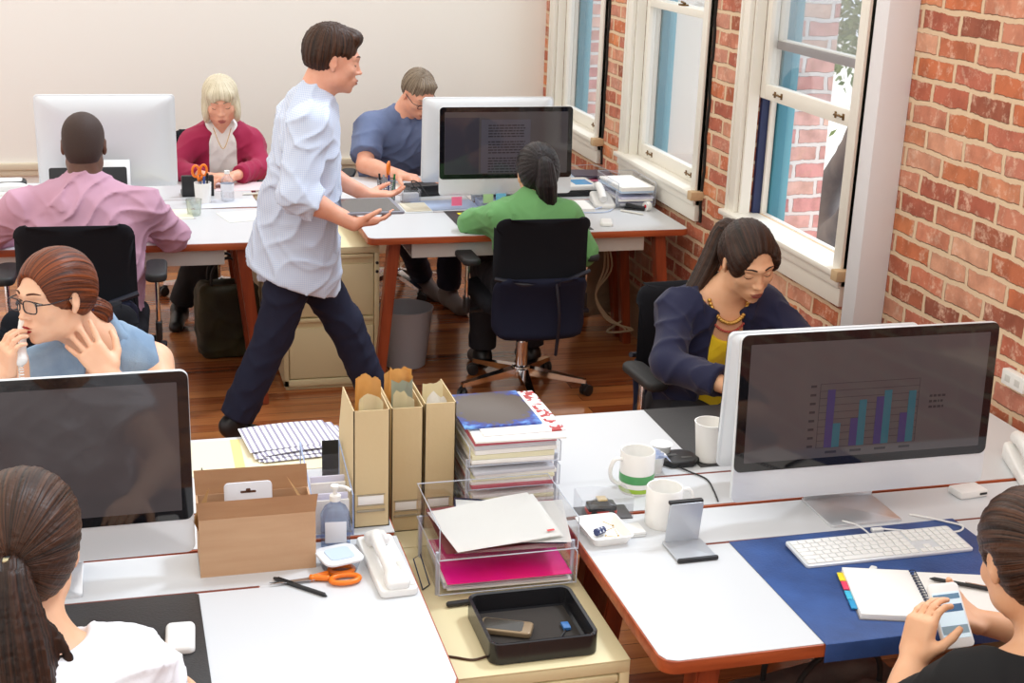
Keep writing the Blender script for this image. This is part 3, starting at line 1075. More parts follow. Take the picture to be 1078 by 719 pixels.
def sash_window(n, y0, y1, raised, whitereveal=False, detail=True):
    """y0 nearer side, y1 farther side; window_n owns its casing, sashes, sill and panes"""
    z0 = .90
    root = thing('window_%d' % n, '', 'window', (0, 0, 0))
    del root['label']; del root['category']
    root['kind'] = 'structure'
    cw = .075
    bm = BM()
    for a, b in ((y0 - cw, y0), (y1, y1 + cw)):
        box(bm, (WX - .022, a, z0), (WX, b, WT + .03), .003)
        box(bm, (WX - .030, a + (0 if a < y0 else cw - .016), z0), (WX, a + (.016 if a < y0 else cw), WT + .03), .003)
    box(bm, (WX - .022, y0 - cw, WT), (WX, y1 + cw, WT + .08), .003)
    obj('casing', bm, TRIMW, root)
    # box frame liner in the reveal
    bm = BM()
    for a, b in ((y0 - .001, y0 + .018), (y1 - .018, y1 + .001)):
        box(bm, (WX, a, z0), (WX + .045, b, WT))
    for a, b in ((y0, y0 + .035), (y1 - .035, y1)):
        box(bm, (WX + .095, a, z0), (WX + .12, b, WT), .002)
    box(bm, (WX, y0, WT - .02), (WX + .2, y1, WT))
    obj('jamb', bm, TRIMW, root)
    bm = BM()
    box(bm, (WX - .05, y0 - cw - .02, z0 - .022), (WX + .09, y1 + cw + .02, z0 + .002), .006)
    obj('sill', bm, TRIMW, root)
    bm = BM()
    box(bm, (WX - .024, y0 - cw, z0 - .132), (WX, y1 + cw, z0 - .022), .003)
    box(bm, (WX - .034, y0 - cw, z0 - .062), (WX, y1 + cw, z0 - .022), .006)
    obj('apron', bm, TRIMW, root)
    bm = BM()
    box(bm, (WX - .062, y0 - cw - .035, z0 - .028), (WX, y0 - cw + .012, z0 + .012), .003)
    obj('sill_horn', bm, mat('bare_timber', srgb(206, 178, 140), .7), root)
    # outer teal and navy frame
    bm = BM()
    for s in (0, 1):
        a, b = ((y0, y0 + .05) if not s else (y1 - .05, y1))
        box(bm, (WX + .125, a, .60), (WX + .165, b, WT), .002)
    obj('outer_frame', bm, TEAL, root, label='teal painted outer frame')
    bm = BM()
    for s in (0, 1):
        a, b = ((y0, y0 + .038) if not s else (y1 - .038, y1))
        box(bm, (WX + .165, a, .60), (WX + .205, b, WT), .004)
    obj('outer_frame', bm, mat('light_teal', srgb(110, 176, 196), .5), root, label='pale teal outer bead')
    bm = BM()
    for s in (0, 1):
        a, b = ((y0, y0 + .02) if not s else (y1 - .02, y1))
        box(bm, (WX + .06, a, z0), (WX + .0945, b, WT - .02))
    obj('sash_channel', bm, NAVYP, root, label='navy painted sash channel')
    bm = BM(); box(bm, (WX + .1, y0, z0 - .02), (WX + .124, y1, z0 + .004), .002); obj('outer_sill', bm, WHITE, root)
    bm = BM(); box(bm, (WX + .206, y1 - .012, .585), (WO, y1 + .002, WT)); obj('outer_reveal', bm, WHITE if whitereveal else M_BRICKO, root, label='white outer reveal' if whitereveal else 'brick outer reveal with pale glare painted in')
    # sashes
    def sash(xa, za, zb, bot, top, grey):
        bm = BM(); st = .045
        xb = xa + .038
        box(bm, (xa, y0 + .018, za), (xb, y0 + .018 + st, zb), .003)
        box(bm, (xa, y1 - .018 - st, za), (xb, y1 - .018, zb), .003)
        box(bm, (xa, y0 + .018 + st, za), (xb, y1 - .018 - st, za + bot), .003)
        box(bm, (xa, y0 + .018 + st, zb - top), (xb, y1 - .018 - st, zb), .003)
        s = obj('sash', bm, TRIMW, root)
        bm = BM(); box(bm, (xa + .016, y0 + .06, za + bot - .005), (xa + .020, y1 - .06, zb - top + .005)); obj('pane', bm, PANE, s)
        return s
    if raised:
        lo = sash(WX + .046, 1.395, 2.14, .06, .035, 0)
        hz = 1.425
        hi = sash(WX + .088, 1.60, WT - .02, .038, .04, 1)
        bm = BM(); box(bm, (WX + .083, y0 + .02, 1.598), (WX + .130, y1 - .02, 1.632), .003)
        r = obj('meeting_rail', bm, mat('weathered_rail', srgb(140, 130, 130), .6), hi)
    else:
        lo = sash(WX + .046, z0 + .002, 1.69, .065, .036, 0)
        hz = z0 + .035
        hi = sash(WX + .088, 1.655, WT - .02, .036, .04, 1)
    for yy in (y0 + .19, y1 - .19):
        bm = BM()
        xx = WX + .046
        for s in (-1, 1):
            tube(bm, [(xx + .001, yy + s * .030, hz), (xx - .010, yy + s * .026, hz + .001), (xx - .011, yy + s * .012, hz + .004), (xx - .009, yy, hz + .001)], .004, 6)
            box(bm, (xx - .003, yy + s * .030 - .007, hz - .012), (xx + .0005, yy + s * .030 + .007, hz + .012), .001)
        obj('sash_lift', bm, mat('aged_brass', srgb(120, 90, 50), .35, .8), lo)
    bm = BM(); ym = (y0 + y1) / 2; zc = (2.14 if raised else 1.69)
    box(bm, (WX + .05, ym - .028, zc), (WX + .082, ym + .028, zc + .008), .002); tube(bm, [(WX + .066, ym - .02, zc + .012), (WX + .066, ym + .028, zc + .016)], .005, 6)
    obj('sash_lock', bm, mat('aged_brass'), lo)
    return root
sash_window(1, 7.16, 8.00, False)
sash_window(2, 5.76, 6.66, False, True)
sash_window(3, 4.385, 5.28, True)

# thin black strips painting in the shadowed gap beside the window casings
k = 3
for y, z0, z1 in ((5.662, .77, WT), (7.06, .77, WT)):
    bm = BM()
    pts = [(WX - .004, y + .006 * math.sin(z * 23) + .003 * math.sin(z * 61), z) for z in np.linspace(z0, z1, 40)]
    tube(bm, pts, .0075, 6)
    structure('trim_%d' % k, bm, mat('gap_shadow', (.015, .012, .01), .9)); k += 1

# socket on the brick wall
t = thing('wall_socket', 'white socket box on brick wall above the right end of desk', 'socket', (WX, 3.255, .855))
bm = BM(); box(bm, (-.028, -.055, -.024), (0, .055, .024), .005); obj('face_plate', bm, WPL, t)
for a in (-.035, .012):
    bm = BM(); box(bm, (-.0295, a, -.010), (-.027, a + .023, .010), .001); obj('outlet', bm, GREYP, t)

# ------------------------------------------------------------------ outside
bm = BM(); box(bm, (WO, -8, -.5), (26, 26, -.4)); structure('ground_outside', bm, mat('pale_paving', srgb(226, 224, 218), .9))
def tree_outside():
    t = thing('tree', 'grey tree trunk with leafy twigs outside the raised window', 'tree', (4.5, 8.05, -.4))
    S = SDF()
    o = A3((4.5, 8.05, -.4))
    P_ = lambda y, z, x=4.5: A3((x, y, z))
    S.add(cone(P_(8.22, -.42), P_(8.22, -.1), 0.157, 0.134), .03)
    S.add(cone(P_(8.22, -.1), P_(8.26, .28), 0.130, 0.109), .03)
    S.add(cone(P_(8.26, .28), P_(8.03, .55), 0.101, 0.084), .03)
    S.add(cone(P_(8.03, .55), P_(7.80, .92), 0.078, 0.072), .03)
    S.add(cone(P_(7.80, .92), P_(7.62, 1.5, 4.6), 0.066, 0.058), .03)
    S.add(cone(P_(7.62, 1.5, 4.6), P_(7.7, 2.6, 4.8), 0.055, 0.038), .03)
    S.add(cone(P_(8.10, .05), P_(7.88, .22), 0.095, 0.084), .03)
    S.add(cone(P_(7.88, .22), P_(7.70, .60), 0.086, 0.050), .03)
    S.add(cone(P_(7.70, .60), P_(7.35, 1.0, 4.7), 0.047, 0.034), .03)
    S.add(cone(P_(7.66, 1.4, 4.6), P_(8.3, 2.0, 4.7), 0.039, 0.026), .03)
    S.sub(ell(A3((4.36, 8.10, .42)), (.05, .035, .05)), .02)
    S.fn(wrinkle(.006, 9, 1.0))
    sdf_obj('trunk', S, .025, mat('smooth_grey_bark', srgb(92, 88, 92), .8, var=(4, srgb(140, 132, 130), (1, 1, .4)), bump=(12, .4)), t, o)
    bm = BM()
    rnd = random.Random(3)
    def leaf(c, s):
        a = V((rnd.uniform(-1, 1), rnd.uniform(-1, 1), rnd.uniform(-1, 1))).normalized()
        b = a.cross(V((rnd.uniform(-1, 1), rnd.uniform(-1, 1), rnd.uniform(-1, 1)))).normalized()
        n = a.cross(b) * s * .12
        c = V(c)
        vs = [bm.verts.new(c - a * s), bm.verts.new(c + b * s * .45 + n), bm.verts.new(c + a * s), bm.verts.new(c - b * s * .45 + n)]
        bm.faces.new(vs)
    for i in range(2600):
        if i < 1700:
            y = rnd.uniform(7.55, 8.95); z = rnd.gauss(2.0, .42) 
            if z < 1.32 and rnd.random() < .6: continue
        else:
            y = rnd.gauss(8.35, .16); z = rnd.uniform(1.02, 1.7)
            if rnd.random() < .5 and z < 1.2: continue
        leaf((rnd.uniform(4.45, 5.1) - 4.5, y - 8.05, z + .4), rnd.uniform(.03, .055))
    obj('foliage', bm, mat('leaf_green', srgb(96, 128, 74), .6, var=(3, srgb(150, 170, 120), (1, 1, 1))), t)
tree_outside()
# ------------------------------------------------------------------ desks
DZ = .74
def desk(label, x0, x1, yf, yb, name='office_desk', slot=None, tray=True):
    """yf = user's edge, yb = edge against the desk it backs on to"""
    cx = (x0 + x1) / 2
    sgn = 1 if yb > yf else -1
    dep = abs(yb - yf) - .004
    w = (x1 - x0) / 2
    t = thing(name, label, 'desk', (cx, yf, 0), 0 if sgn > 0 else PI, 'white desks')
    # local: x to the right when standing at the user's edge looking in, y from user's edge inwards
    r = .035
    bm = BM()
    prism(bm, rrect(-w, 0, w, dep, r), DZ - .030, DZ - .0015, .0015)
    obj('board_edge', bm, EDGE, t, label='reddish wood edge band')
    bm = BM()
    ys = dep - .19                                   # line of the cable slot
    sl = .45 if slot is None else slot
    e = .0035
    prism(bm, [(-w + e + .03, e), (w - e - .03, e), (w - e - .009, e + .009), (w - e, e + .03), (w - e, ys - .005), (-w + e, ys - .005), (-w + e, e + .03), (-w + e + .009, e + .009)], DZ - .002, DZ)
    prism(bm, [(-w + e, ys + .005), (w - e, ys + .005), (w - e, dep - .006), (-w + e, dep - .006)], DZ - .002, DZ)
    prism(bm, [(-w + e, ys - .0055), (-sl, ys - .0055), (-sl - .003, ys), (-sl, ys + .0055), (-w + e, ys + .0055)], DZ - .002, DZ)
    prism(bm, [(sl, ys - .0055), (w - e, ys - .0055), (w - e, ys + .0055), (sl, ys + .0055), (sl + .003, ys)], DZ - .002, DZ)
    obj('tabletop', bm, LAM, t)
    bm = BM(); box(bm, (-sl, ys - .006, DZ - .004), (sl, ys + .006, DZ - .0012)); obj('cable_slot', bm, GROOVE, t, label='dark cable slot')
    bm = BM()
    if not tray: box(bm, (-w + .14, dep - .16, DZ - .09), (w - .14, dep - .14, DZ - .031), .002)
    else: box(bm, (-w + .20, .05, DZ - .105), (w - .20, .07, DZ - .031), .002)
    if tray: box(bm, (-w + .20, .07, DZ - .105), (w - .20, dep - .08, DZ - .097), .001)
    if tray: box(bm, (-w + .20, dep - .08, DZ - .105), (w - .20, dep - .06, DZ - .031), .002)
    obj('under_tray', bm, GREYP, t, label='pale grey under-desk tray')
    for sx in (-1, 1):
        for (ya, yc) in ((.075, .055), (dep - .085, dep - .055)):
            bm = BM()
            tp = [(-.026, -.030), (.026, -.030), (.026, .030), (-.026, .030)]
            ring0 = [bm.verts.new((sx * (w - .125) + a, ya + b, DZ - .03)) for a, b in tp]
            ring1 = [bm.verts.new((sx * (w - .050) + a * .85, yc + b * .85, 0)) for a, b in tp]
            bm.faces.new(ring0); bm.faces.new(ring1[::-1])
            for i in range(4):
                bm.faces.new((ring0[i], ring0[(i + 1) % 4], ring1[(i + 1) % 4], ring1[i]))
            bmesh.ops.bevel(bm, geom=list(bm.edges), offset=.004, segments=2, affect='EDGES')
            obj('leg', bm, LEGW, t)
    return t
XL0, XL1, XR0, XR1 = -.945, .546, .950, 2.430
YF = (2.182, 2.846, 3.510)
YR = (5.660, 6.326, 6.990)
desk('near right desk with a blue desk pad and white keyboard', XR0, XR1, YF[0], YF[1], tray=False)
desk('desk of the woman in the yellow top, behind the near right desk', XR0, XR1, YF[2], YF[1])
desk('near left desk with the cardboard box and black desk pad', XL0, XL1, YF[0], YF[1], slot=.41)
desk('desk under the printed papers and the woman with glasses', XL0, XL1, YF[2], YF[1])
desk('back right desk where the woman in green sits', XR0, XR1, YR[0], YR[1])
desk('desk of the grey-haired man in the blue polo shirt', XR0, XR1, YR[2], YR[1])
desk('back left desk where the man in the pink shirt sits', XL0, XL1, YR[0], YR[1])
desk('desk of the blonde woman in the magenta cardigan', XL0, XL1, YR[2], YR[1])

# ------------------------------------------------------------------ filing cabinets between the desks
CZ = .66
def cabinet(label, x0, x1, y0, y1, flip=False):
    cx = (x0 + x1) / 2; w = (x1 - x0) / 2; d = y1 - y0
    t = thing('filing_cabinet', label, 'filing cabinet', (cx, y1 if flip else y0, 0), PI if flip else 0, 'cream filing cabinets')
    bm = BM()
    box(bm, (-w, .02, .02), (w, d, CZ - .004), .003)
    box(bm, (-w, 0, CZ - .030), (w, .03, CZ - .004), .002)
    box(bm, (-w, 0, .02), (-w + .022, .03, CZ - .03), .002)
    box(bm, (w - .022, 0, .02), (w, .03, CZ - .03), .002)
    box(bm, (-w, 0, .02), (w, .03, .05), .002)
    box(bm, (-w + .01, .02, 0), (w - .01, d - .01, .02))
    obj('carcass', bm, CREAMM, t)
    bm = BM(); box(bm, (-w, 0, CZ - .004), (w, d, CZ), .0015); obj('top', bm, CREAMM, t)
    h = (CZ - .03 - .055 - .012) / 2
    for i in range(2):
        z = .055 + i * (h + .008)
        bm = BM()
        box(bm, (-w + .026, .004, z), (w - .026, .024, z + h - .045), .003)
        box(bm, (-w + .026, .012, z + h - .05), (w - .026, .024, z + h - .015), .001)
        box(bm, (-w + .026, -.002, z + h - .016), (w - .026, .024, z + h), .002)
        dr = obj('drawer', bm, CREAMM, t)
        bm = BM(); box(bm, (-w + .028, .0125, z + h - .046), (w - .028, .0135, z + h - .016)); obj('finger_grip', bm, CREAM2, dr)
    bm = BM()
    bm.free()
    for zz in (CZ - .075, CZ - .115):
        bm = BM(); tube(bm, [(w - .011, .003, zz), (w - .011, -.005, zz)], .007, 12); obj('lock', bm, BLK, t)
    return t
cabinet('low cream cabinet between the near desks carrying the black tray', .556, .943, 2.335, 2.925)
cabinet('low cream cabinet carrying the two taller magazine files', .556, .943, 2.928, 3.505, True)
cabinet('cream two-drawer cabinet whose drawers face us behind the walking man', .600, 1.030, 5.84, 6.40)
cabinet('cream cabinet behind the walking man, backing on to another', .556, .943, 6.402, 6.985, True)

# ------------------------------------------------------------------ office chairs (sitter looks along local +y)
def office_chair(label, loc, rz, spin=0.0, back=NAVYF):
    t = thing('office_chair', label, 'office chair', loc, rz, 'black office chairs')
    # backrest, gently curved, built as a grid
    def backpanel(x0, x1, z0, z1, th, y0, r):
        bm = BM(); nx, nz = 16, 22
        def P_(u, v, s):
            x = (x0 + x1) / 2 + (x1 - x0) / 2 * u; z = z0 + (z1 - z0) * v
            # rounded outline
            hw = (x1 - x0) / 2; hz = (z1 - z0) / 2
            cx = max(abs(x - (x0 + x1) / 2) - (hw - r), 0); cz = max(abs(z - (z0 + z1) / 2) - (hz - r), 0)
            L_ = math.hypot(cx, cz)
            if L_ > r:
                m = r / L_
                x = (x0 + x1) / 2 + math.copysign(hw - r + cx * m, x - (x0 + x1) / 2)
                z = (z0 + z1) / 2 + math.copysign(hz - r + cz * m, z - (z0 + z1) / 2)
            y = y0 + .05 * u * u - .055 * (v - .35) ** 2 * 1.6 + .012 * math.sin(v * PI)
            edge = min(1, (1 - abs(u)) * 8) * min(1, min(v, 1 - v) * 12)
            return (x, y + s * th * (.25 + .75 * edge ** .5), z)
        F = [[bm.verts.new(P_(-1 + 2 * i / nx, j / nz, 1)) for i in range(nx + 1)] for j in range(nz + 1)]
        B = [[bm.verts.new(P_(-1 + 2 * i / nx, j / nz, -1)) for i in range(nx + 1)] for j in range(nz + 1)]
        for j in range(nz):
            for i in range(nx):
                bm.faces.new((F[j][i], F[j][i + 1], F[j + 1][i + 1], F[j + 1][i]))
                bm.faces.new((B[j][i], B[j + 1][i], B[j + 1][i + 1], B[j][i + 1]))
        for i in range(nx):
            bm.faces.new((F[0][i], B[0][i], B[0][i + 1], F[0][i + 1])); bm.faces.new((F[nz][i], F[nz][i + 1], B[nz][i + 1], B[nz][i]))
        for j in range(nz):
            bm.faces.new((F[j][0], F[j + 1][0], B[j + 1][0], B[j][0])); bm.faces.new((F[j][nx], B[j][nx], B[j + 1][nx], F[j + 1][nx]))
        for f in bm.faces: f.smooth = True
        return bm
    br = obj('backrest', backpanel(-.208, .208, .50, .88, .017, -.29, .05), BLKF, t, True)
    obj('lower_backrest', backpanel(-.208, .208, .34, .62, .028, -.288, .06), back, br, True, label='padded dark blue lower part of the backrest')
    bm = BM()
    tube(bm, [(-.21, -.275, .615), (-.10, -.325, .60), (0, -.33, .60), (.10, -.325, .612), (.21, -.275, .635)], .010, 8)
    box(bm, (.035, -.337, .588), (.065, -.322, .618), .003)
    obj('lumbar_strap', bm, mat('strap_blue_black', srgb(16, 18, 34), .5), br)
    bm = BM()
    tube(bm, smoothpath([(.045, -.332, .60), (.055, -.350, .50), (.060, -.345, .40), (.055, -.335, .28)], 5), .0075, 8)
    obj('strap_tail', bm, mat('strap_blue_black'), br)
    bm = BM(); prism(bm, rrect(-.235, -.235, .235, .235, .09, 8), .425, .495, .03, seg=4); obj('seat', bm, BLKF, t, 'auto')
    bm = BM(); box(bm, (-.13, -.16, .375), (.13, .14, .425), .015); tube(bm, [(0, -.15, .40), (0, -.23, .37), (0, -.255, .42), (0, -.255, .48)], .020, 10)
    obj('seat_mechanism', bm, BLK, t, 'auto')
    bm = BM(); tube(bm, [(.13, .02, .40), (.22, .02, .395), (.275, -.02, .385)], .006, 8); box(bm, (.255, -.045, .373), (.30, -.005, .39), .006); obj('tilt_lever', bm, mat('strap_blue_black'), t)
    bm = BM(); tube(bm, [(0, 0, .11), (0, 0, .24)], .027, 20); tube(bm, [(0, 0, .23), (0, 0, .39)], .017, 20); obj('gas_column', bm, CHR, t, 'auto')
    bm = BM(); lathe(bm, [(0, .075), (.045, .075), (.05, .09), (.042, .125), (.03, .13), (0, .13)], seg=24)
    for i in range(5):
        a = spin + 2 * PI * i / 5
        d = V((math.cos(a), math.sin(a), 0)); n = V((-math.sin(a), math.cos(a), 0))
        r0 = []; r1 = []
        for (s, h) in ((-1, 0), (1, 0), (1, 1), (-1, 1)):
            r0.append(bm.verts.new(d * .03 + n * s * .024 + V((0, 0, .085 + .035 * h))))
            r1.append(bm.verts.new(d * .300 + n * s * .013 + V((0, 0, .062 + .018 * h))))
        bm.faces.new(r0); bm.faces.new(r1[::-1])
        for k in range(4): bm.faces.new((r0[k], r0[(k + 1) % 4], r1[(k + 1) % 4], r1[k]))
    obj('star_base', bm, CHR, t, 'auto')
    for i in range(5):
        a = spin + 2 * PI * i / 5
        c = V((math.cos(a), math.sin(a), 0)) * .295; q = V((math.cos(a + .9), math.sin(a + .9), 0))
        bm = BM()
        for s in (-1, 1):
            cc = c + q.cross(V((0, 0, 1))) * .012 * s + V((0, 0, .0265)) + q * .012
            ax = q.cross(V((0, 0, 1)))
            tube(bm, [cc - ax * .009, cc - ax * .007, cc + ax * .007, cc + ax * .009], .0265, 18, rs=[.022, .0265, .0265, .022])
        tube(bm, [c + V((0, 0, .035)), c + V((0, 0, .07))], .007, 8)
        box(bm, tuple(c + V((-.014, -.014, .042))), tuple(c + V((.014, .014, .058))), .004)
        obj('caster', bm, BLK, t, 'auto')
    for s in (-1, 1):
        bm = BM()
        tube(bm, [(s * .18, -.03, .41), (s * .262, -.03, .405), (s * .272, -.03, .43)], .012, 8)
        box(bm, (s * .272 - .012, -.055, .40), (s * .272 + .012, -.005, .47), .006)
        ar = obj('armrest', bm, BLK, t, 'auto')
        bm = BM(); box(bm, (s * .272 - .008, -.048, .45), (s * .272 + .008, -.012, .635), .006); obj('arm_post', bm, CHR, ar, 'auto')
        bm = BM(); prism(bm, rrect(s * .272 - .04, -.14, s * .272 + .04, .11, .036, 6), .635, .665, .01, seg=3); obj('arm_pad', bm, BLKR, ar, 'auto')
    return t
ch = office_chair('black office chair in front of the woman in green', (1.655, 5.67, 0), 0, math.radians(-95))
pc = dup(ch, (-.215, 5.36, 0), -.04, 'black office chair of the man in the pink shirt'); pc.scale = (1.02, 1, 1.11)
dup(ch, (1.88, 4.03, 0), PI + .06, 'black office chair behind the woman in the navy cardigan')
dup(ch, (.40, 7.36, 0), PI, 'black office chair of the blonde woman, chrome star base showing')
dup(ch, (1.40, 7.42, 0), PI - .25, 'black office chair behind the man in the blue polo shirt')
dup(ch, (-.22, 4.05, 0), PI, 'black office chair of the woman with glasses on the phone')
dup(ch, (-.22, 1.72, 0), 0, 'black office chair of the woman in the white blouse')
dup(ch, (1.62, 1.66, 0), .15, 'black office chair of the woman holding a phone')
# ------------------------------------------------------------------ computers
def computer(label, loc, rz, screen='dark', lean=.06, w=.65, content=None, group='silver all-in-one computers', h=.415, z0=.062):
    """screen faces local -y; loc = desk point under the middle of the screen"""
    t = thing('computer', label, 'computer', loc, rz, group)
    hw = w / 2
    M = Matrix.Translation((0, 0, z0)) @ Matrix.Rotation(-lean, 4, 'X')
    bm = BM()
    # shell: front slab plus a bulging back
    tb = BM()
    prism(tb, rrect(-hw, 0, hw, h, .018, 6), 0, .012, .002)
    n = 7
    rings = []
    for i in range(n + 1):
        q = i / n
        ins = .006 + .16 * q ** 1.6; dep = .012 + .034 * math.sin(q * PI / 2)
        rings.append([tb.verts.new((x, y, dep)) for x, y in rrect(-hw + ins * 1.2, ins * .8, hw - ins * 1.2, h - ins * .8, .018 + .02 * q, 6)])
    for a, b in zip(rings, rings[1:]):
        for k in range(len(a)):
            f_ = tb.faces.new((a[k], a[(k + 1) % len(a)], b[(k + 1) % len(a)], b[k])); f_.smooth = True
    tb.faces.new(rings[-1])
    # prism coords: x, y=height, z=depth to the back -> rotate so that depth is +y
    R = Matrix(((1, 0, 0, 0), (0, 0, 1, 0), (0, 1, 0, 0), (0, 0, 0, 1)))
    tb.transform(M @ R); bmesh.ops.recalc_face_normals(tb, faces=tb.faces)
    body = obj('case', tb, ALUW, t, 'auto')
    bm.free()
    def slab(name, x0, x1, y0, y1, r, d0, d1, m, par, bev=0, label=None):
        b = BM(); prism(b, rrect(x0, y0, x1, y1, r, 5), d0, d1, bev); b.transform(M @ R)
        return obj(name, b, m, par, label=label)
    g = slab('screen_glass', -hw + .001, hw - .001, .078, h - .001, .017, -.0030, -.0002, BLKGL, t, label='black glass front')
    d = slab('display', -hw + .024, hw - .024, .1, h - .024, .002, -.0034, -.0031, DISP if content is None else content[0], t, label='dark display area')
    if content:
        content[1](t, M @ R, hw, h)
    bm = BM()
    foot = [(-.095, -.035), (.095, -.035), (.095, .145), (-.095, .145)]
    prism(bm, rrect(-.095, -.055, .095, .112, .008, 4), 0, .006, .0015)
    sl = BM(); prism(sl, rrect(-.095, 0, .095, .22, .004, 3), 0, .007, .001)
    sl.transform(Matrix.Translation((0, .104, .003)) @ Matrix.Rotation(math.radians(102), 4, 'X'))
    _merge(bm, sl)
    obj('stand', bm, ALU, t, 'auto')
    return t
BLKGL = mat('black_screen_glass')
DISP = mat('display_dark', srgb(60, 56, 58), .06, spec=.55, emit=srgb(66, 62, 64), es=.35)
def dflat(name, M, x0, x1, y0, y1, d, m, par):
    b = BM(); box(b, (x0, y0, -.0035 - d), (x1, y1, -.0034)); b.transform(M); return obj(name, b, m, par)
INK = mat('display_ink', srgb(40, 38, 42), .08, emit=srgb(40, 38, 42), es=.3)
def chart(t, M, hw, h):
    cols = [mat('bar_indigo', srgb(46, 40, 70), .08, emit=srgb(50, 46, 84), es=.35), mat('bar_teal', srgb(34, 66, 76), .08, emit=srgb(40, 84, 96), es=.35)]
    x0, x1, y0, y1 = -.13, .135, .125, .285
    b = BM()
    for a in (0, 1):
        box(b, (x0 + (x1 - x0) * a - .0006, y0, -.0037), (x0 + (x1 - x0) * a + .0006, y1, -.0034))
    for i in range(10):
        z = y0 + (y1 - y0) * i / 9; box(b, (x0, z - .0005, -.0037), (x1, z + .0005, -.0034))
    b.transform(M); obj('chart_grid', b, INK, t)
    hs = [(.145, .06), (.07, .115), (.12, .135), (.075, .13)]
    for i, (a, c) in enumerate(hs):
        bx = x0 + .02 + i * .066
        dflat('chart_bar', M, bx, bx + .02, y0, y0 + a, .0006, cols[0], t)
        dflat('chart_bar', M, bx + .02, bx + .04, y0, y0 + c, .0006, cols[1], t)
    b = BM()
    rnd = random.Random(5)
    for i in range(3):
        x = .165
        while x < .205:
            w_ = rnd.uniform(.004, .010); box(b, (x, .235 - i * .014, -.0037), (x + w_, .241 - i * .014, -.0034)); x += w_ + .003
    for i in range(8):
        box(b, (-.155, y0 + .002 + i * .0215, -.0037), (-.14, y0 + .008 + i * .0215, -.0034))
    for i in range(4):
        box(b, (x0 + .025 + i * .066, .110, -.0037), (x0 + .055 + i * .066, .116, -.0034))
    b.transform(M); obj('chart_text', b, INK, t)
def textpage(t, M, hw, h):
    pg = mat('page_dim', srgb(66, 64, 72), .08, emit=srgb(66, 64, 74), es=.35)
    dflat('document_page', M, -.125, .115, .105, h - .06, .0004, pg, t)
    dflat('sidebar', M, -hw + .026, -.135, .102, h - .05, .0004, mat('side_dim', srgb(48, 46, 54), .08, emit=srgb(46, 44, 52), es=.35), t)
    b = BM(); rnd = random.Random(9)
    for i in range(19):
        x = -.09; z = h - .09 - i * .0128
        if i in (5, 11): continue
        while x < .085:
            w_ = rnd.uniform(.008, .026); box(b, (x, z, -.0041), (min(x + w_, .09), z + .0055, -.0038)); x += w_ + .004
    b.transform(M); obj('document_text', b, INK, t)
computer('silver computer on the near right desk showing a bar chart', (1.668, 2.725, DZ), .0, content=(DISP, chart), lean=.05, w=.68)
computer('silver computer seen from behind, back to back with the bar chart one', (1.665, 2.985, DZ), PI, lean=.03, w=.53, h=.365, z0=.045)
computer('silver computer at the left with a dark reflecting screen, near the cardboard box', (-.245, 2.730, DZ), .01, lean=.03, w=.66, h=.41, z0=.055)
computer('silver computer in front of the woman in green, text page on screen', (1.70, 6.20, DZ), 0, content=(DISP, textpage), lean=.05)
computer('silver computer before the grey-haired man, back towards the woman in green', (1.66, 6.44, DZ), PI, lean=.05, z0=.08)
computer('large silver computer turned away, standing behind the man in pink', (-.115, 6.46, DZ), PI, lean=.05, w=.61, z0=.085, h=.425)

# ------------------------------------------------------------------ keyboards and mice
def keyboard(label, loc, rz, w=.43, d=.115, full=True, keym=WPL, group=None):
    t = thing('keyboard', label, 'keyboard', loc, rz, group)
    bm = BM(); prism(bm, rrect(-w / 2, -d / 2, w / 2, d / 2, .008, 4), 0, .007, .0015)
    bm.transform(Matrix.Rotation(math.radians(3), 4, 'X') @ Matrix.Translation((0, 0, .003)))
    obj('case', bm, ALUW, t, 'auto')
    bm = BM()
    rows = 6; rh = (d - .012) / rows
    M = Matrix.Rotation(math.radians(3), 4, 'X') @ Matrix.Translation((0, 0, .003))
    def key(x, y, kw, kh):
        box(bm, (x + .0012, y + .0012, .007), (x + kw - .0012, y + kh - .0012, .0098), .0008, 1, M)
    for rr in range(rows):
        y = -d / 2 + .006 + rr * rh
        mx_ = .285 if full else w - .012
        if rr == 0:
            xs = [0, .022, .044, .066, .09, .195, .219, .241, .263]; ws = [.022, .022, .022, .024, .105, .024, .022, .022, .022]
            sc_ = mx_ / .285
            for a, b in zip(xs, ws): key(-w / 2 + .006 + a * sc_, y, b * sc_, rh)
        else:
            n = 14 if rr > 2 else 13
            first = .019 + .006 * (5 - rr) if rr < 5 else .0204
            rest = (mx_ - first) / (n - 1)
            key(-w / 2 + .006, y, first, rh)
            for i in range(n - 1): key(-w / 2 + .006 + first + i * rest, y, rest, rh)
        if full:
            if rr in (0, 3, 4, 5):
                for i in range(3): key(-w / 2 + .297 + i * .0185, y, .0185, rh)
            elif rr == 1: key(-w / 2 + .297 + .0185, y, .0185, rh)
            for i in range(4): key(-w / 2 + .3535 + i * .0175, y, .0175, rh)
    obj('keys', bm, keym, t)
    return t
PAD = .0022
k = keyboard('white full-size keyboard on the blue desk pad', (1.628, 2.545, DZ + PAD), .005)
bm = BM(); tube(bm, smoothpath([(.008, .062, .008), (.005, .085, .010), (-.005, .11, .012), (-.02, .14, .008)], 6), .002, 6); obj('cable', bm, WPL, k)
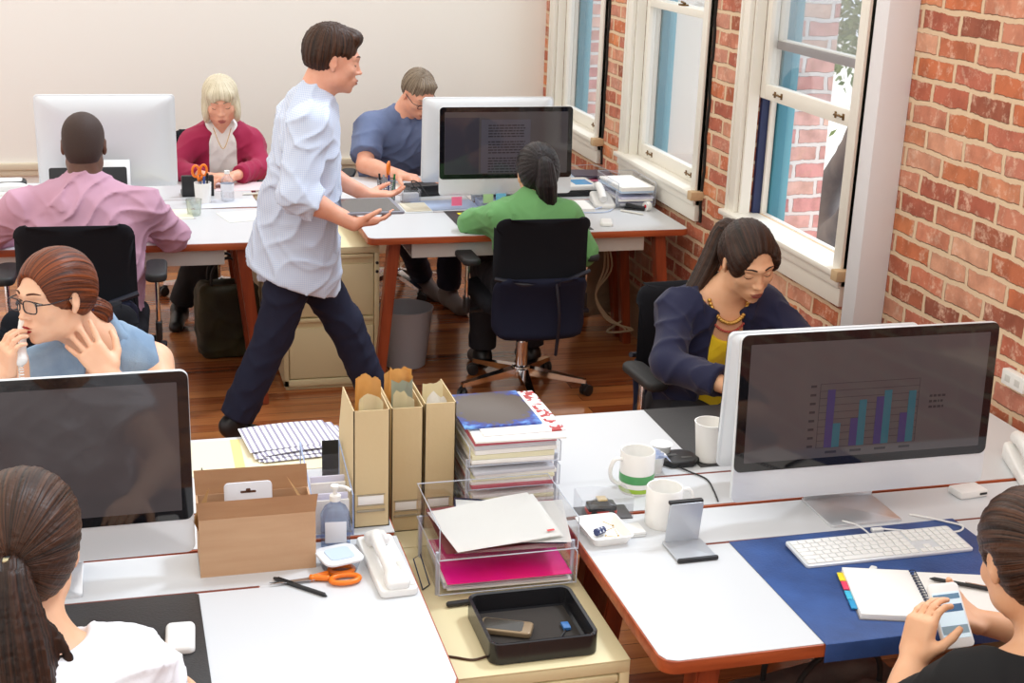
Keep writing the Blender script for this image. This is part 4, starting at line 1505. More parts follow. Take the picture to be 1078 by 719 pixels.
def mouse(label, loc, rz, w=.058, l=.105):
    t = thing('computer_mouse', label, 'mouse', loc, rz)
    S = SDF(); S.add(ell((0, 0, .004), (w / 2 + .001, l / 2 + .001, .019)), 0)
    S.fn(plane_cut((0, 0, 0), (0, 0, -1)))
    S.ops = [('+', rbx((0, 0, .0), (w / 2 - .012, l / 2 - .012, .006), .012), 0)] + [('f', plane_cut((0, 0, .0005), (0, 0, -1)), 0)]
    sdf_obj('shell', S, .0022, WPL, t, relax=2)
    bm = BM(); box(bm, (-w / 2 + .004, -l / 2 + .006, 0), (w / 2 - .004, l / 2 - .006, .002), .001); obj('base', bm, mat('grey_base', (.3, .3, .32), .5), t)
    return t
mouse('white mouse on the black desk pad beside the white blouse', (.040, 2.455, DZ + PAD), -.05)
mouse('small white mouse by the green sleeve on the back right desk', (2.075, 5.80, DZ), -.3)

# ------------------------------------------------------------------ desk pads
def pad(label, pts, m, drop=None):
    t = thing('desk_pad', label, 'desk pad', (pts[0][0], pts[0][1], DZ))
    o = pts[0]
    bm = BM(); prism(bm, [(p[0] - o[0], p[1] - o[1]) for p in pts], .0003, PAD, .0006); obj('sheet', bm, m, t)
    if drop:
        bm = BM(); x0, x1, y, z = drop
        box(bm, (x0 - o[0], y - o[1], z), (x1 - o[0], y - o[1] + .0025, PAD - .0002), .0006); obj('front_flap', bm, m, t)
    return t
BLUEP = mat('blue_leatherette', srgb(34, 62, 116), .5, bump=(180, .25), var=(7, srgb(50, 86, 150), (1, 1, 1)))
DARKP = mat('dark_leatherette', srgb(44, 42, 42), .5, bump=(180, .2))
pad('long blue desk pad hanging over the front of the near right desk', [(1.30, 2.182 - .0035), (1.905, 2.182 - .0035), (1.895, 2.660), (1.295, 2.648)], BLUEP, (1.30, 1.905, 2.182 - .006, -.040))
pad('dark desk pad under the arms of the woman in navy', [(1.402, 3.075), (2.02, 3.075), (2.02, 3.505), (1.402, 3.505)], DARKP)
pad('black desk pad under the white mouse, near left desk', [(-.56, 2.19), (.092, 2.19), (.085, 2.640), (.075, 2.648), (-.56, 2.648)], DARKP)
pad('dark desk pad under the left arm of the woman in green', [(1.385, 5.70), (1.98, 5.70), (1.98, 6.14), (1.385, 6.14)], DARKP)

# ------------------------------------------------------------------ mugs and cups
def mug(label, loc, r, h, rz, bands=None, group=None):
    t = thing('mug', label, 'mug', loc, rz, group)
    bm = BM(); lathe(bm, [(0, .004), (r * .9, .004), (r * .95, 0), (r * .99, .004), (r, .02), (r, h - .002), (r - .0015, h), (r - .0035, h - .001), (r - .004, .012), (r * .6, .008), (0, .008)], seg=40)
    b = obj('cup', bm, mat('glazed_white', srgb(244, 243, 240), .15), t)
    bm = BM()
    tube(bm, smoothpath([(r - .003, 0, h * .82), (r + .020, 0, h * .84), (r + .032, 0, h * .62), (r + .028, 0, h * .38), (r + .012, 0, h * .24), (r - .003, 0, h * .22)], 5), .0052, 8)
    obj('handle', bm, mat('glazed_white'), t)
    if bands:
        for z0, z1, m in bands:
            bm = BM(); lathe(bm, [(r + .0004, z0), (r + .0006, z0 + .0005), (r + .0006, z1 - .0005), (r + .0004, z1)], seg=40); obj('stripe', bm, m, t, label='green stripe on the mug')
    return t
mug('white mug with green stripes on the near right desk', (1.183, 2.975, DZ), .044, .108, math.radians(188), [(.006, .017, mat('lime', srgb(160, 196, 60), .3)), (.030, .052, mat('leaf_stripe', srgb(84, 160, 96), .3))])
mug('plain white mug in front of the green-striped mug', (1.178, 2.775, DZ), .044, .098, math.radians(5))
t = thing('paper_cup', 'white paper cup at the edge of the dark pad by the computer', 'cup', (1.440, 3.118, DZ + PAD))
bm = BM(); lathe(bm, [(0, .004), (.029, .004), (.030, 0), (.032, .002), (.041, .105), (.043, .109), (.040, .109), (.030, .01), (0, .008)], seg=36); obj('cup', bm, mat('paper_cup_white', srgb(244, 242, 238), .6), t, 'auto')

# crumpled wrapper with little tubs
t = thing('cream_tubs', 'two little white cream tubs in blue wrapping behind the striped mug', 'food tub', (1.27, 3.10, DZ))
for x, y, r_, h_ in ((0, -.02, .028, .045), (.052, .06, .026, .04)):
    bm = BM(); lathe(bm, [(0, 0), (r_ * .8, 0), (r_, h_ - .004), (r_ + .004, h_), (r_ - .002, h_), (0, h_ - .003)], (x, y, 0), seg=24); tb_ = obj('tub', bm, WPL, t, 'auto')
bm = BM(); rnd = random.Random(2)
g_ = [[bm.verts.new((-.035 + .075 * i / 8, -.05 + .055 * j / 6, .046 + .010 * rnd.random() - .02 * (abs(i - 4) / 4) ** 2)) for i in range(9)] for j in range(7)]
for j in range(6):
    for i in range(8): bm.faces.new((g_[j][i], g_[j][i + 1], g_[j + 1][i + 1], g_[j + 1][i])).smooth = True
bmesh.ops.solidify(bm, geom=list(bm.faces), thickness=.0008)
obj('wrapper', bm, mat('pale_blue_foil', srgb(172, 188, 222), .3, var=(18, srgb(240, 242, 250), (1, 1, 1))), t)

t = thing('card_reader', 'flat black octagonal hub with a cable beside the striped mug', 'card reader', (1.360, 3.125, DZ))
bm = BM(); prism(bm, [(-.055, -.02), (-.035, -.045), (.025, -.045), (.05, -.02), (.045, .025), (.02, .045), (-.04, .045), (-.06, .02)], 0, .018, .006, seg=3); obj('case', bm, BLK, t, 'auto')
bm = BM(); box(bm, (-.04, .0, .0175), (-.005, .012, .0195), .001); box(bm, (.0, -.02, .0175), (.03, -.012, .0195), .001); obj('buttons', bm, mat('grey_button', (.10, .10, .10), .3), t)
bm = BM(); tube(bm, smoothpath([(-.02, -.045, .006), (.0, -.08, .004), (.025, -.13, .003), (.015, -.20, .003), (.0, -.262, .003)], 6), .0022, 6); obj('cable', bm, BLK, t)

# toy car in a clear case
t = thing('toy_car', 'small red and black toy car inside the clear case', 'toy car', (1.045, 2.845, DZ + .004), -.06)
S = SDF(); S.add(rbx((0, 0, .020), (.030, .014, .006), .005), 0); S.add(ell((.0, 0, .030), (.026, .016, .014)), .008)
sdf_obj('car_body', S, .002, mat('toy_black', (.02, .02, .022), .25), t)
bm = BM(); prism(bm, rrect(-.037, -.020, .037, .020, .008), .006, .017, .003); obj('sill_trim', bm, mat('toy_red', srgb(206, 52, 36), .3), t, 'auto')
bm = BM(); box(bm, (-.012, -.014, .040), (.012, .012, .0445), .002); obj('roof', bm, mat('toy_buff', srgb(190, 160, 90), .4), t)
for sx in (-1, 1):
    for sy in (-1, 1):
        bm = BM(); tube(bm, [(sx * .022, sy * .014, .009), (sx * .022, sy * .021, .009)], .009, 16); obj('wheel', bm, BLKR, t, 'auto')
t = thing('display_case', 'clear plastic case around the toy car', 'case', (1.055, 2.858, DZ), -.06)
bm = BM(); x, y, h_ = .065, .038, .055
for a, b in (((-x, -y, 0), (x, -y + .0015, h_)), ((-x, y - .0015, 0), (x, y, h_)), ((-x, -y, 0), (-x + .0015, y, h_)), ((x - .0015, -y, 0), (x, y, h_)), ((-x, -y, h_ - .0015), (x, y, h_))): box(bm, a, b)
obj('cover', bm, ACR, t)
bm = BM(); box(bm, (-x, -y, 0), (x, y, .003), .001); obj('base', bm, mat('case_grey', srgb(70, 66, 66), .5), t)

t = thing('pin_dish', 'square white dish holding a blue clip and pins', 'dish', (1.018, 2.742, DZ), .05)
bm = BM(); a = BM(); s0, s1, hh = .042, .052, .024
def ring(s, z, r_=.012): return [a.verts.new((p[0], p[1] * 1.28, z)) for p in rrect(-s, -s, s, s, r_, 5)]
R_ = [ring(s0, 0), ring(s1, hh), ring(s1 - .004, hh), ring(s0 - .003, .004)]
for p, q in zip(R_, R_[1:]):
    for i in range(len(p)): a.faces.new((p[i], p[(i + 1) % len(p)], q[(i + 1) % len(p)], q[i]))
a.faces.new(R_[0][::-1]); a.faces.new(R_[-1]); _merge(bm, a)
obj('bowl', bm, mat('glazed_white'), t)
t = thing('binder_clip', 'dark blue clip lying in the square white dish', 'clip', (1.005, 2.735, DZ + .006), .5)
bm = BM(); tube(bm, [(-.013, 0, .010), (.013, 0, .010)], .009, 8); obj('jaw', bm, mat('clip_blue', srgb(30, 44, 92), .3), t, 'auto')
bm = BM()
for xx in (-.006, .004): tube(bm, [(xx, -.0095, .010), (xx, 0, .0195), (xx, .0095, .010)], .0022, 6)
obj('band', bm, mat('clip_pale', srgb(210, 216, 230), .3), t)
for i, (x, y, a_) in enumerate(((1.035, 2.75, .4), (1.045, 2.73, 1.5), (1.028, 2.712, -.6), (1.04, 2.78, 2.2))):
    bm = BM(); c_, s_ = math.cos(a_) * .014, math.sin(a_) * .014
    tube(bm, [(-c_, -s_, 0), (c_, s_, .002)], .0009, 5); tube(bm, [(-c_, -s_, 0), (-c_ * 1.2, -s_ * 1.2, .001)], .0025, 6)
    o = obj('push_pin', bm, mat('gold_pin', srgb(200, 170, 110), .3, .7), None); o.location = (x, y, DZ + .0095); tag(o, 'small brass pin lying in the square white dish', 'pin', 'pins in the white dish')

t = thing('eraser_box', 'small flat white box between the pin dish and the white mug', 'box', (1.088, 2.735, DZ), .02)
bm = BM(); box(bm, (-.026, -.020, 0), (.026, .032, .014), .003); obj('case', bm, WPL, t)
bm = BM(); box(bm, (-.0265, -.0205, .006), (.0265, .0325, .0075)); obj('seam', bm, GREYP, t)

t = thing('phone_stand', 'L-shaped aluminium stand with black edges on near right desk', 'phone stand', (1.186, 2.575, DZ), .02)
bm = BM(); prism(bm, rrect(-.048, 0, .048, .10, .006), .002, .007, .001); sl = BM(); prism(sl, rrect(-.042, 0, .042, .105, .006), 0, .005, .001)
sl.transform(Matrix.Translation((0, .098, .004)) @ Matrix.Rotation(math.radians(98), 4, 'X')); _merge(bm, sl)
obj('bracket', bm, mat('brushed_silver', srgb(196, 200, 206), .35, .5), t, 'auto')
bm = BM(); box(bm, (-.050, -.006, .000), (.050, .004, .011), .004); obj('front_bumper', bm, BLK, t)
bm = BM(); box(bm, (-.042, .080, .104), (.042, .094, .113), .003); obj('top_bumper', bm, BLK, t)

# right end of the near right desk
t = thing('telephone', 'pale blue-white telephone at the right edge of the picture', 'telephone', (2.30, 2.86, DZ), -.35)
bm = BM(); a = BM(); prism(a, rrect(-.09, -.11, .09, .11, .02), 0, .05, .010, seg=3)
for v in a.verts: v.co.z *= (.55 + .45 * (v.co.y + .11) / .22)
_merge(bm, a); obj('base', bm, WPL, t, 'auto')
bm = BM(); tube(bm, smoothpath([(-.055, -.095, .045), (-.058, -.05, .066), (-.058, .03, .075), (-.055, .095, .064)], 5), .02, 12, rs=None); obj('handset', bm, WPL, t)
bm = BM()
for i in range(4):
    for j in range(3): box(bm, (.0 + j * .024, -.06 + i * .026, .030), (.018 + j * .024, -.042 + i * .026, .042 + i * .003), .003)
obj('keypad', bm, mat('pale_blue_key', srgb(150, 190, 224), .4), t)
t = thing('power_adapter', 'small white power adapter with a dark socket on the desk', 'adapter', (2.02, 2.785, DZ), .1)
bm = BM(); box(bm, (-.045, -.028, 0), (.04, .028, .02), .006); obj('case', bm, WPL, t)
bm = BM(); box(bm, (.012, -.030, .008), (.034, -.0275, .014), .001); obj('port', bm, BLK, t)
t = thing('cable', 'white cable curling across the corner of the blue desk pad', 'cable', (1.82, 2.64, DZ + PAD))
bm = BM(); tube(bm, smoothpath([(-.02, .06, .0), (.0, .04, .003), (.045, .0, .003), (.07, -.03, .003), (.04, -.055, .003), (-.03, -.045, .003), (-.10, -.02, .003), (-.14, -.01, .006)], 6), .0026, 6); obj('lead', bm, WPL, t)
bm = BM(); box(bm, (-.165, -.018, 0), (-.135, -.004, .009), .002); obj('plug', bm, WPL, t)

# notebook with index tabs
t = thing('spiral_notebook', 'open spiral notebook with coloured tabs on the blue desk pad', 'notebook', (1.60, 2.31, DZ + PAD), -.30)
bm = BM()
box(bm, (-.155, -.105, 0), (-.006, .105, .013), .001)
box(bm, (.006, -.105, 0), (.155, .105, .010), .001)
obj('pages', bm, PAPER, t)
bm = BM(); box(bm, (-.158, -.108, -.0005), (.158, .108, .0012)); obj('cover', bm, mat('grey_cover', srgb(120, 120, 130), .6), t)
bm = BM()
for i in range(17):
    y = -.096 + i * .012
    tube(bm, [(.008, y, .012), (.004, y, .018), (-.004, y, .018), (-.008, y, .0145)], .0012, 5)
obj('spiral', bm, mat('wire_dark', (.04, .05, .09), .3, .6), t)
for i, c_ in enumerate((srgb(240, 216, 40), srgb(226, 60, 96), srgb(60, 180, 214), srgb(40, 150, 200))):
    bm = BM(); box(bm, (-.168, .055 - i * .042, .003 + .001 * (i % 2)), (-.150, .092 - i * .042, .006 + .001 * (i % 2)), .0005); obj('index_tab', bm, mat('tab%d' % i, c_, .5), t, label=('yellow', 'red', 'light blue', 'blue')[i] + ' index tab')
t = thing('pen', 'black pen lying on the right page of the spiral notebook', 'pen', (1.70, 2.325, DZ + PAD + .0165), -.62)
bm = BM(); tube(bm, [(-.065, 0, -.001), (-.055, 0, 0), (.06, 0, 0), (.066, 0, 0)], .0045, 10, rs=[.001, .0045, .0045, .003]); obj('barrel', bm, BLK, t)
bm = BM(); tube(bm, [(.01, 0, .006), (.055, 0, .006)], .0012, 6); obj('clip', bm, CHR, t)
t = thing('memory_stick', 'tiny white and dark memory stick on the blue desk pad', 'memory stick', (1.545, 2.437, DZ + PAD), .75)
bm = BM(); box(bm, (-.008, -.007, 0), (.026, .007, .009), .002); obj('case', bm, WPL, t)
bm = BM(); box(bm, (-.018, -.006, .001), (-.008, .006, .007), .001); obj('plug', bm, NAVYP, t)

# ------------------------------------------------------------------ near left desk
t = thing('cardboard_box', 'open brown cardboard box beside the left computer', 'box', (.217, 2.715, DZ), 0)
w_, d_, h_ = .124, .135, .135
KB = mat('corrugated_brown', srgb(192, 154, 120), .85, var=(5, srgb(200, 164, 130), (1, 1, 8)), bump=(60, .1))
th = .004
bm = BM()
box(bm, (-w_, 0, 0), (w_, th, h_)); box(bm, (-w_, d_ - th, 0), (w_, d_, h_)); box(bm, (-w_, th, 0), (-w_ + th, d_ - th, h_)); box(bm, (w_ - th, th, 0), (w_, d_ - th, h_)); box(bm, (-w_, th, 0), (w_, d_ - th, th))
obj('carton', bm, KB, t)
def flap(pts, lb=None):
    bm = BM(); vs = [bm.verts.new(p) for p in pts]; bm.faces.new(vs); bmesh.ops.solidify(bm, geom=list(bm.faces), thickness=.0035); return obj('flap', bm, KB, t)
flap([(-w_, .001, h_ - .001), (w_, .001, h_ - .001), (w_ + .004, -.014, h_ + .048), (-w_ - .004, -.010, h_ + .046)])
flap([(-w_, d_ - .002, h_ - .001), (w_, d_ - .002, h_ - .001), (w_ - .002, d_ + .004, h_ + .055), (-w_ - .002, d_ + .008, h_ + .055)])
bm = BM(); vs = [bm.verts.new(p) for p in ((-w_ + .004, .02, .09), (-w_ + .004, .115, .09), (-w_ + .028, .085, .172), (-w_ - .012, .02, .13))]; bm.faces.new(vs); bmesh.ops.solidify(bm, geom=list(bm.faces), thickness=.003)
obj('flap', bm, mat('inner_kraft', srgb(206, 168, 116), .8), t, label='paler folded-in side flap')
bm = BM(); vs = [bm.verts.new(p) for p in ((w_ - .004, .03, .10), (w_ - .004, .12, .10), (w_ - .05, .11, .175), )]; bm.faces.new(vs); bmesh.ops.solidify(bm, geom=list(bm.faces), thickness=.003)
obj('flap', bm, mat('inner_kraft'), t)
t = thing('hang_card', 'white hang card with a cut-out slot standing in the cardboard box', 'packaging', (.205, 2.79, DZ + .0045), 0)
bm = BM(); prism(bm, rrect(-.052, 0, .052, .172, .010), -.002, .002, .0005); 
bm.transform(Matrix.Rotation(math.radians(84), 4, 'X')); obj('card', bm, mat('card_white', srgb(226, 230, 238), .4), t)
bm = BM(); prism(bm, rrect(-.017, .148, .017, .153, .0024), .0021, .0028); prism(bm, rrect(-.005, .148, .005, .158, .0024), .0021, .0028); bm.transform(Matrix.Rotation(math.radians(84), 4, 'X')); obj('hang_slot', bm, mat('slot_dark', srgb(90, 56, 40), .8), t)

# scissors: two blades, two orange bows
def scissors(label, loc, rz, bows=True, upright=False, group=None):
    t = thing('scissors', label, 'scissors', loc, rz, group)
    OR = mat('orange_plastic', srgb(240, 122, 20), .3)
    for s in (-1, 1):
        bm = BM(); prism(bm, [(0, -.006), (.02, -.007 * 1), (.105, -.001 * s), (.107, .001 * s), (.02, .007), (0, .006)], .004 + .0015 * (s > 0), .0053 + .0015 * (s > 0))
        bm.transform(Matrix.Rotation(.045 * s, 4, 'Z')); b = obj('blade', bm, mat('blade_steel', (.5, .5, .52), .25, .9), t)
        bm = BM()
        cx, cy, ra, rb = -.052, .022 * s, .031 if s > 0 else .026, .018
        pts = [(cx + ra * math.cos(a_), cy + rb * math.sin(a_), .008) for a_ in np.linspace(0, 2 * PI, 25)]
        tube(bm, pts, .006, 8, caps=False)
        tube(bm, smoothpath([(.02, -.002 * s, .008), (.0, .004 * s, .008), (-.02, .011 * s, .008)], 4), .007, 8)
        o = obj('handle', bm, OR, t, True)
    bm = BM(); tube(bm, [(0, 0, .003), (0, 0, .0095)], .004, 12); obj('pivot', bm, CHR, t)
    return t
scissors('scissors with orange handles lying by the cardboard box', (.340, 2.655, DZ), PI + .04)
t = thing('pen', 'black pen lying against the orange scissors', 'pen', (.296, 2.625, DZ + .0045), -.78)
bm = BM(); tube(bm, [(-.072, 0, 0), (-.064, 0, 0), (.062, 0, 0), (.07, 0, -.002)], .0045, 10, rs=[.003, .0048, .0048, .001]); obj('barrel', bm, BLK, t)
bm = BM(); tube(bm, [(-.06, 0, .0058), (-.02, 0, .0058)], .0012, 6); obj('clip', bm, BLKR, t)

t = thing('food_container', 'round-cornered clear plastic tub with a lid', 'tub', (.390, 2.700, DZ), .25)
bm = BM(); a = BM()
def rg(s, z, r_): return [a.verts.new((p[0], p[1], z)) for p in rrect(-s, -s, s, s, r_, 6)]
R_ = [rg(.034, 0, .02), rg(.042, .028, .022), rg(.044, .030, .022)]
for p, q in zip(R_, R_[1:]):
    for i in range(len(p)): a.faces.new((p[i], p[(i + 1) % len(p)], q[(i + 1) % len(p)], q[i]))
a.faces.new(R_[0][::-1]); _merge(bm, a); FR = clear_mat('frosted_plastic', (.86, .88, .92), .3, .15)
obj('tub', bm, FR, t, 'auto')
bm = BM(); prism(bm, rrect(-.046, -.046, .046, .046, .022), .030, .036, .002); obj('lid', bm, mat('frosted_lid', srgb(222, 226, 232), .25), t, 'auto')
bm = BM(); prism(bm, rrect(-.028, -.028, .028, .028, .012), .036, .0375); obj('lid_panel', bm, mat('lid_blue', srgb(190, 208, 232), .2), t)

t = thing('hand_sanitizer', 'clear pump bottle of hand gel beside the cardboard box', 'bottle', (.398, 2.815, DZ), -.1)
bm = BM(); a = BM()
def rg2(sx, sy, z, r_): return [a.verts.new((p[0], p[1], z)) for p in rrect(-sx, -sy, sx, sy, r_, 5)]
R_ = [rg2(.031, .019, 0, .010), rg2(.033, .021, .004, .010), rg2(.033, .021, .075, .010), rg2(.024, .016, .095, .010), rg2(.011, .011, .104, .008), rg2(.011, .011, .112, .008)]
for p, q in zip(R_, R_[1:]):
    for i in range(len(p)): a.faces.new((p[i], p[(i + 1) % len(p)], q[(i + 1) % len(p)], q[i]))
a.faces.new(R_[0][::-1]); a.faces.new(R_[-1]); _merge(bm, a)
obj('bottle', bm, clear_mat('gel_clear', (.72, .80, .93), .25, .08), t, 'auto')
bm = BM(); box(bm, (-.024, -.0222, .016), (.024, -.0214, .068), .0003); obj('label_sticker', bm, print_mat('gel_label', srgb(226, 230, 240), srgb(120, 130, 170), 0.001 + 140, 0, .5), t)
bm = BM(); lathe(bm, [(0, .112), (.013, .112), (.013, .124), (.005, .127), (.004, .140), (.010, .142), (.010, .148), (0, .149)], seg=20); tube(bm, smoothpath([(0, 0, .145), (.02, -.008, .147), (.034, -.014, .140)], 4), .004, 8); obj('pump', bm, WPL, t, 'auto')

def bracket_rack():
    t = thing('letter_rack', 'clear blue-edged rack with a black divider beside the magazine files', 'letter rack', (.400, 2.86, DZ), 0)
    ED = mat('pale_blue_edge', srgb(160, 178, 216), .2)
    for i, y in enumerate((.0, .05, .10, .16, .22)):
        bm = BM(); box(bm, (.004 if i == 4 else -.050, y, .0), (.046, y + .002, .10 + .012 * i)); obj('divider', bm, ACR if i != 4 else BLK, t, label='black divider' if i == 4 else 'clear divider')
    bm = BM()
    for x in (-.05, .044):
        box(bm, (x, -.002, 0), (x + .003, .225, .004)); tube(bm, [(x + .0015, 0, .0), (x + .0015, 0, .10), (x + .0015, .22, .148), (x + .0015, .22, 0)], .0018, 6)
    box(bm, (-.05, -.001, .0), (.047, .001, .10 * .06)); obj('frame', bm, ED, t)
    for i, y in enumerate((.012, .028, .066, .082)):
        bm = BM(); box(bm, (-.042, y, .006), (.038, y + .006, .085 + .01 * i), .001)
        o = obj('envelope', bm, (PAPER, mat('pale_lilac', srgb(216, 216, 238), .7))[i % 2]); o.location = (.400, 2.86, DZ); tag(o, ('white envelope at the front of the clear letter rack', 'lilac envelope behind the front one in the letter rack', 'white envelope in the middle slot of the letter rack', 'lilac envelope at the back of the letter rack')[i], 'envelope', 'envelopes in the letter rack')
bracket_rack()

t = thing('telephone_handset', 'white handset lying on its base at the edge of the left desk', 'telephone', (.492, 2.67, DZ), .04)
bm = BM(); prism(bm, rrect(-.042, -.125, .040, .145, .012), 0, .018, .004, seg=3); obj('base', bm, WPL, t, 'auto')
S = SDF()
for i in range(12):
    a0 = i / 12; a1 = (i + 1) / 12
    f_ = lambda q: (A3((-.004 - .010 * math.sin(q * PI), -.095 + .20 * q, .030 + .022 * math.sin(q * PI))), .013 + .006 * (abs(q - .5) * 2) ** 3)
    (p0, r0), (p1, r1) = f_(a0), f_(a1); S.add(cone(p0, p1, r0, r1), .004)
S.add(rbx((-.002, -.100, .026), (.016, .014, .002), .010), .01); S.add(rbx((-.002, .108, .026), (.016, .014, .002), .010), .01)
sdf_obj('handset', S, .003, WPL, t, relax=2)
bm = BM(); box(bm, (.018, -.11, .018), (.036, .0, .020), .001); obj('keypad_strip', bm, mat('off_white', srgb(222, 220, 212), .5), t)

# papers on the far half of the left desk
t = thing('folder', 'open cream folder under the printed sheets', 'folder', (.17, 3.38, DZ), 0)
bm = BM(); prism(bm, rrect(-.075, -.125, .065, .108, .006), 0, .0015); obj('front_cover', bm, PAPERC, t)
bm = BM(); prism(bm, rrect(.065, -.125, .28, .108, .006), 0, .0018); obj('back_cover', bm, PAPERC, t)
bm = BM(); box(bm, (.04, -.12, .0015), (.065, .106, .0022)); obj('spine', bm, mat('yellow_spine', srgb(226, 206, 140), .7), t)
bm = BM(); box(bm, (-.045, -.10, .0015), (-.042, -.075, .004)); obj('fastener', bm, BLK, t)
PR = print_mat('printed_sheet', srgb(244, 243, 246), srgb(150, 146, 170), 62, 1, .64)
for i in range(7):
    bm = BM()
    nx, ny = 12, 4; W_, D_ = .235, .175
    G = [[bm.verts.new((-W_ / 2 + W_ * a_ / nx, -D_ / 2 + D_ * b_ / ny, .004 * math.sin(a_ / nx * PI) * (i > 3) + .0006)) for a_ in range(nx + 1)] for b_ in range(ny + 1)]
    for b_ in range(ny):
        for a_ in range(nx): bm.faces.new((G[b_][a_], G[b_][a_ + 1], G[b_ + 1][a_ + 1], G[b_ + 1][a_]))
    bmesh.ops.recalc_face_normals(bm, faces=bm.faces)
    for v_ in bm.verts: v_.co.z += .0004
    ex_ = bmesh.ops.extrude_face_region(bm, geom=list(bm.faces))
    for g in ex_['geom']:
        if isinstance(g, bmesh.types.BMVert): g.co.z += .0008
    o = obj('printed_sheet', bm, PR); o.location = (.385 + .012 * (i % 3) - .004 * i, 3.405 + .008 * i - .012 * (i % 2), DZ + .004 + .0016 * i); o.rotation_euler = (0, 0, .05 + .035 * (i % 3) + .01 * i)
    tag(o, ('undermost', 'second lowest', 'third lowest', 'middle', 'third from top', 'second from top', 'topmost')[i] + ' printed sheet in the loose pile on the cream folder', 'paper', 'printed sheets on the cream folder')

# magazine files
def magfile(label, x0, x1, yf, z, h, d, contents):
    w_ = x1 - x0
    t = thing('magazine_file', label, 'magazine file', ((x0 + x1) / 2, yf, z), 0, 'cream magazine files')
    CB = mat('cream_board', srgb(212, 190, 148), .75, bump=(90, .08)); th_ = .0025; hw = w_ / 2
    bm = BM(); box(bm, (-hw, 0, 0), (hw, th_, h)); box(bm, (-hw, 0, 0), (hw, d, th_)); box(bm, (-hw, d - th_, 0), (hw, d, h * .55))
    for x in (-hw, hw - th_):
        v = BM(); pts = [(0, 0), (d, 0), (d, h * .55), (d * .72, h), (0, h)]
        vs = [v.verts.new((x, p[0], p[1])) for p in pts]; f_ = v.faces.new(vs); e = bmesh.ops.extrude_face_region(v, geom=[f_])
        for g in e['geom']:
            if isinstance(g, bmesh.types.BMVert): g.co.x += th_
        _merge(bm, v)
    obj('file_box', bm, CB, t)
    bm = BM(); box(bm, (-hw + .010, -.0015, .058), (hw - .014, -.0002, .080), .0004); obj('label_card', bm, PAPER, t)
    bm = BM(); 
    for zz in (.055, .082): box(bm, (-hw + .007, -.003, zz), (hw - .011, -.0002, zz + .002), .0004)
    box(bm, (-hw + .007, -.004, .040), (hw - .011, -.0002, .046), .001)
    obj('label_holder', bm, mat('holder_metal', srgb(176, 168, 150), .3, .6), t)
    return t
magfile('magazine file nearest the letter rack, standing on the left desk', .452, .536, 2.892, DZ, .292, .235, 0)
magfile('middle cream magazine file of the three', .563, .640, 3.015, CZ, .325, .235, 0)
magfile('rightmost cream magazine file, next to the paper tray tower', .645, .722, 3.020, CZ, .330, .235, 0)
def envelopes(x, y, z, items, w_, tag_):
    rnd = random.Random(int(x * 1000))
    for i, (dy, hh, lean_, m, desc, nm) in enumerate(items):
        bm = BM(); nx, nz = 6, 10
        G = [[bm.verts.new(((-.5 + a_ / nx) * w_ * (1 - .12 * (b_ / nz)), .004 * math.sin(a_ * 1.3 + i) + .010 * (b_ / nz) ** 2 * math.sin(i * 2.1) + rnd.uniform(-.0035, .0035), hh * b_ / nz - (.006 * abs(a_ - 2) * ((i + 1) % 2) + rnd.uniform(0, .012)) * (b_ == nz))) for a_ in range(nx + 1)] for b_ in range(nz + 1)]
        for b_ in range(nz):
            for a_ in range(nx): bm.faces.new((G[b_][a_], G[b_][a_ + 1], G[b_ + 1][a_ + 1], G[b_ + 1][a_])).smooth = True
        bmesh.ops.solidify(bm, geom=list(bm.faces), thickness=.004 if nm == 'envelope' else .006)
        bm.transform(Matrix.Rotation(lean_, 4, 'X'))
        o = obj(nm, bm, m); o.location = (x, y + dy, z + .006); tag(o, desc, nm.replace('_', ' '), tag_)
KRAFT = mat('kraft_paper', srgb(216, 168, 98), .7, var=(14, srgb(232, 190, 124), (1, 1, 1)))
envelopes(.497, 2.892, DZ, [(.06, .365, .02, KRAFT, 'tall crumpled kraft envelope in the file on the left desk', 'envelope'), (.10, .34, .08, KRAFT, 'shorter kraft envelope behind the tall one on the left', 'envelope'), (.035, .325, .0, PAPERC, 'cream card in the file on the left desk', 'folder')], .062, 'papers in the first magazine file')
envelopes(.600, 3.015, CZ, [(.04, .355, .0, PAPERC, 'cream folder at the front of the middle magazine file', 'folder'), (.065, .37, .03, mat('grey_green_folder', srgb(190, 200, 186), .7), 'grey-green folder in the middle magazine file', 'folder'), (.095, .41, .05, KRAFT, 'tallest kraft envelope in the middle magazine file', 'envelope'), (.13, .40, .12, KRAFT, 'bent kraft envelope at the back of the middle file', 'envelope'), (.165, .37, .02, KRAFT, 'lower kraft envelope at the back of the middle file', 'envelope')], .060, 'papers in the middle magazine file')
envelopes(.684, 3.020, CZ, [(.05, .345, .02, PAPER, 'white papers in the rightmost magazine file', 'folder'), (.10, .35, .05, PAPERC, 'cream card sticking up from the rightmost file', 'folder')], .058, 'papers in the rightmost magazine file')

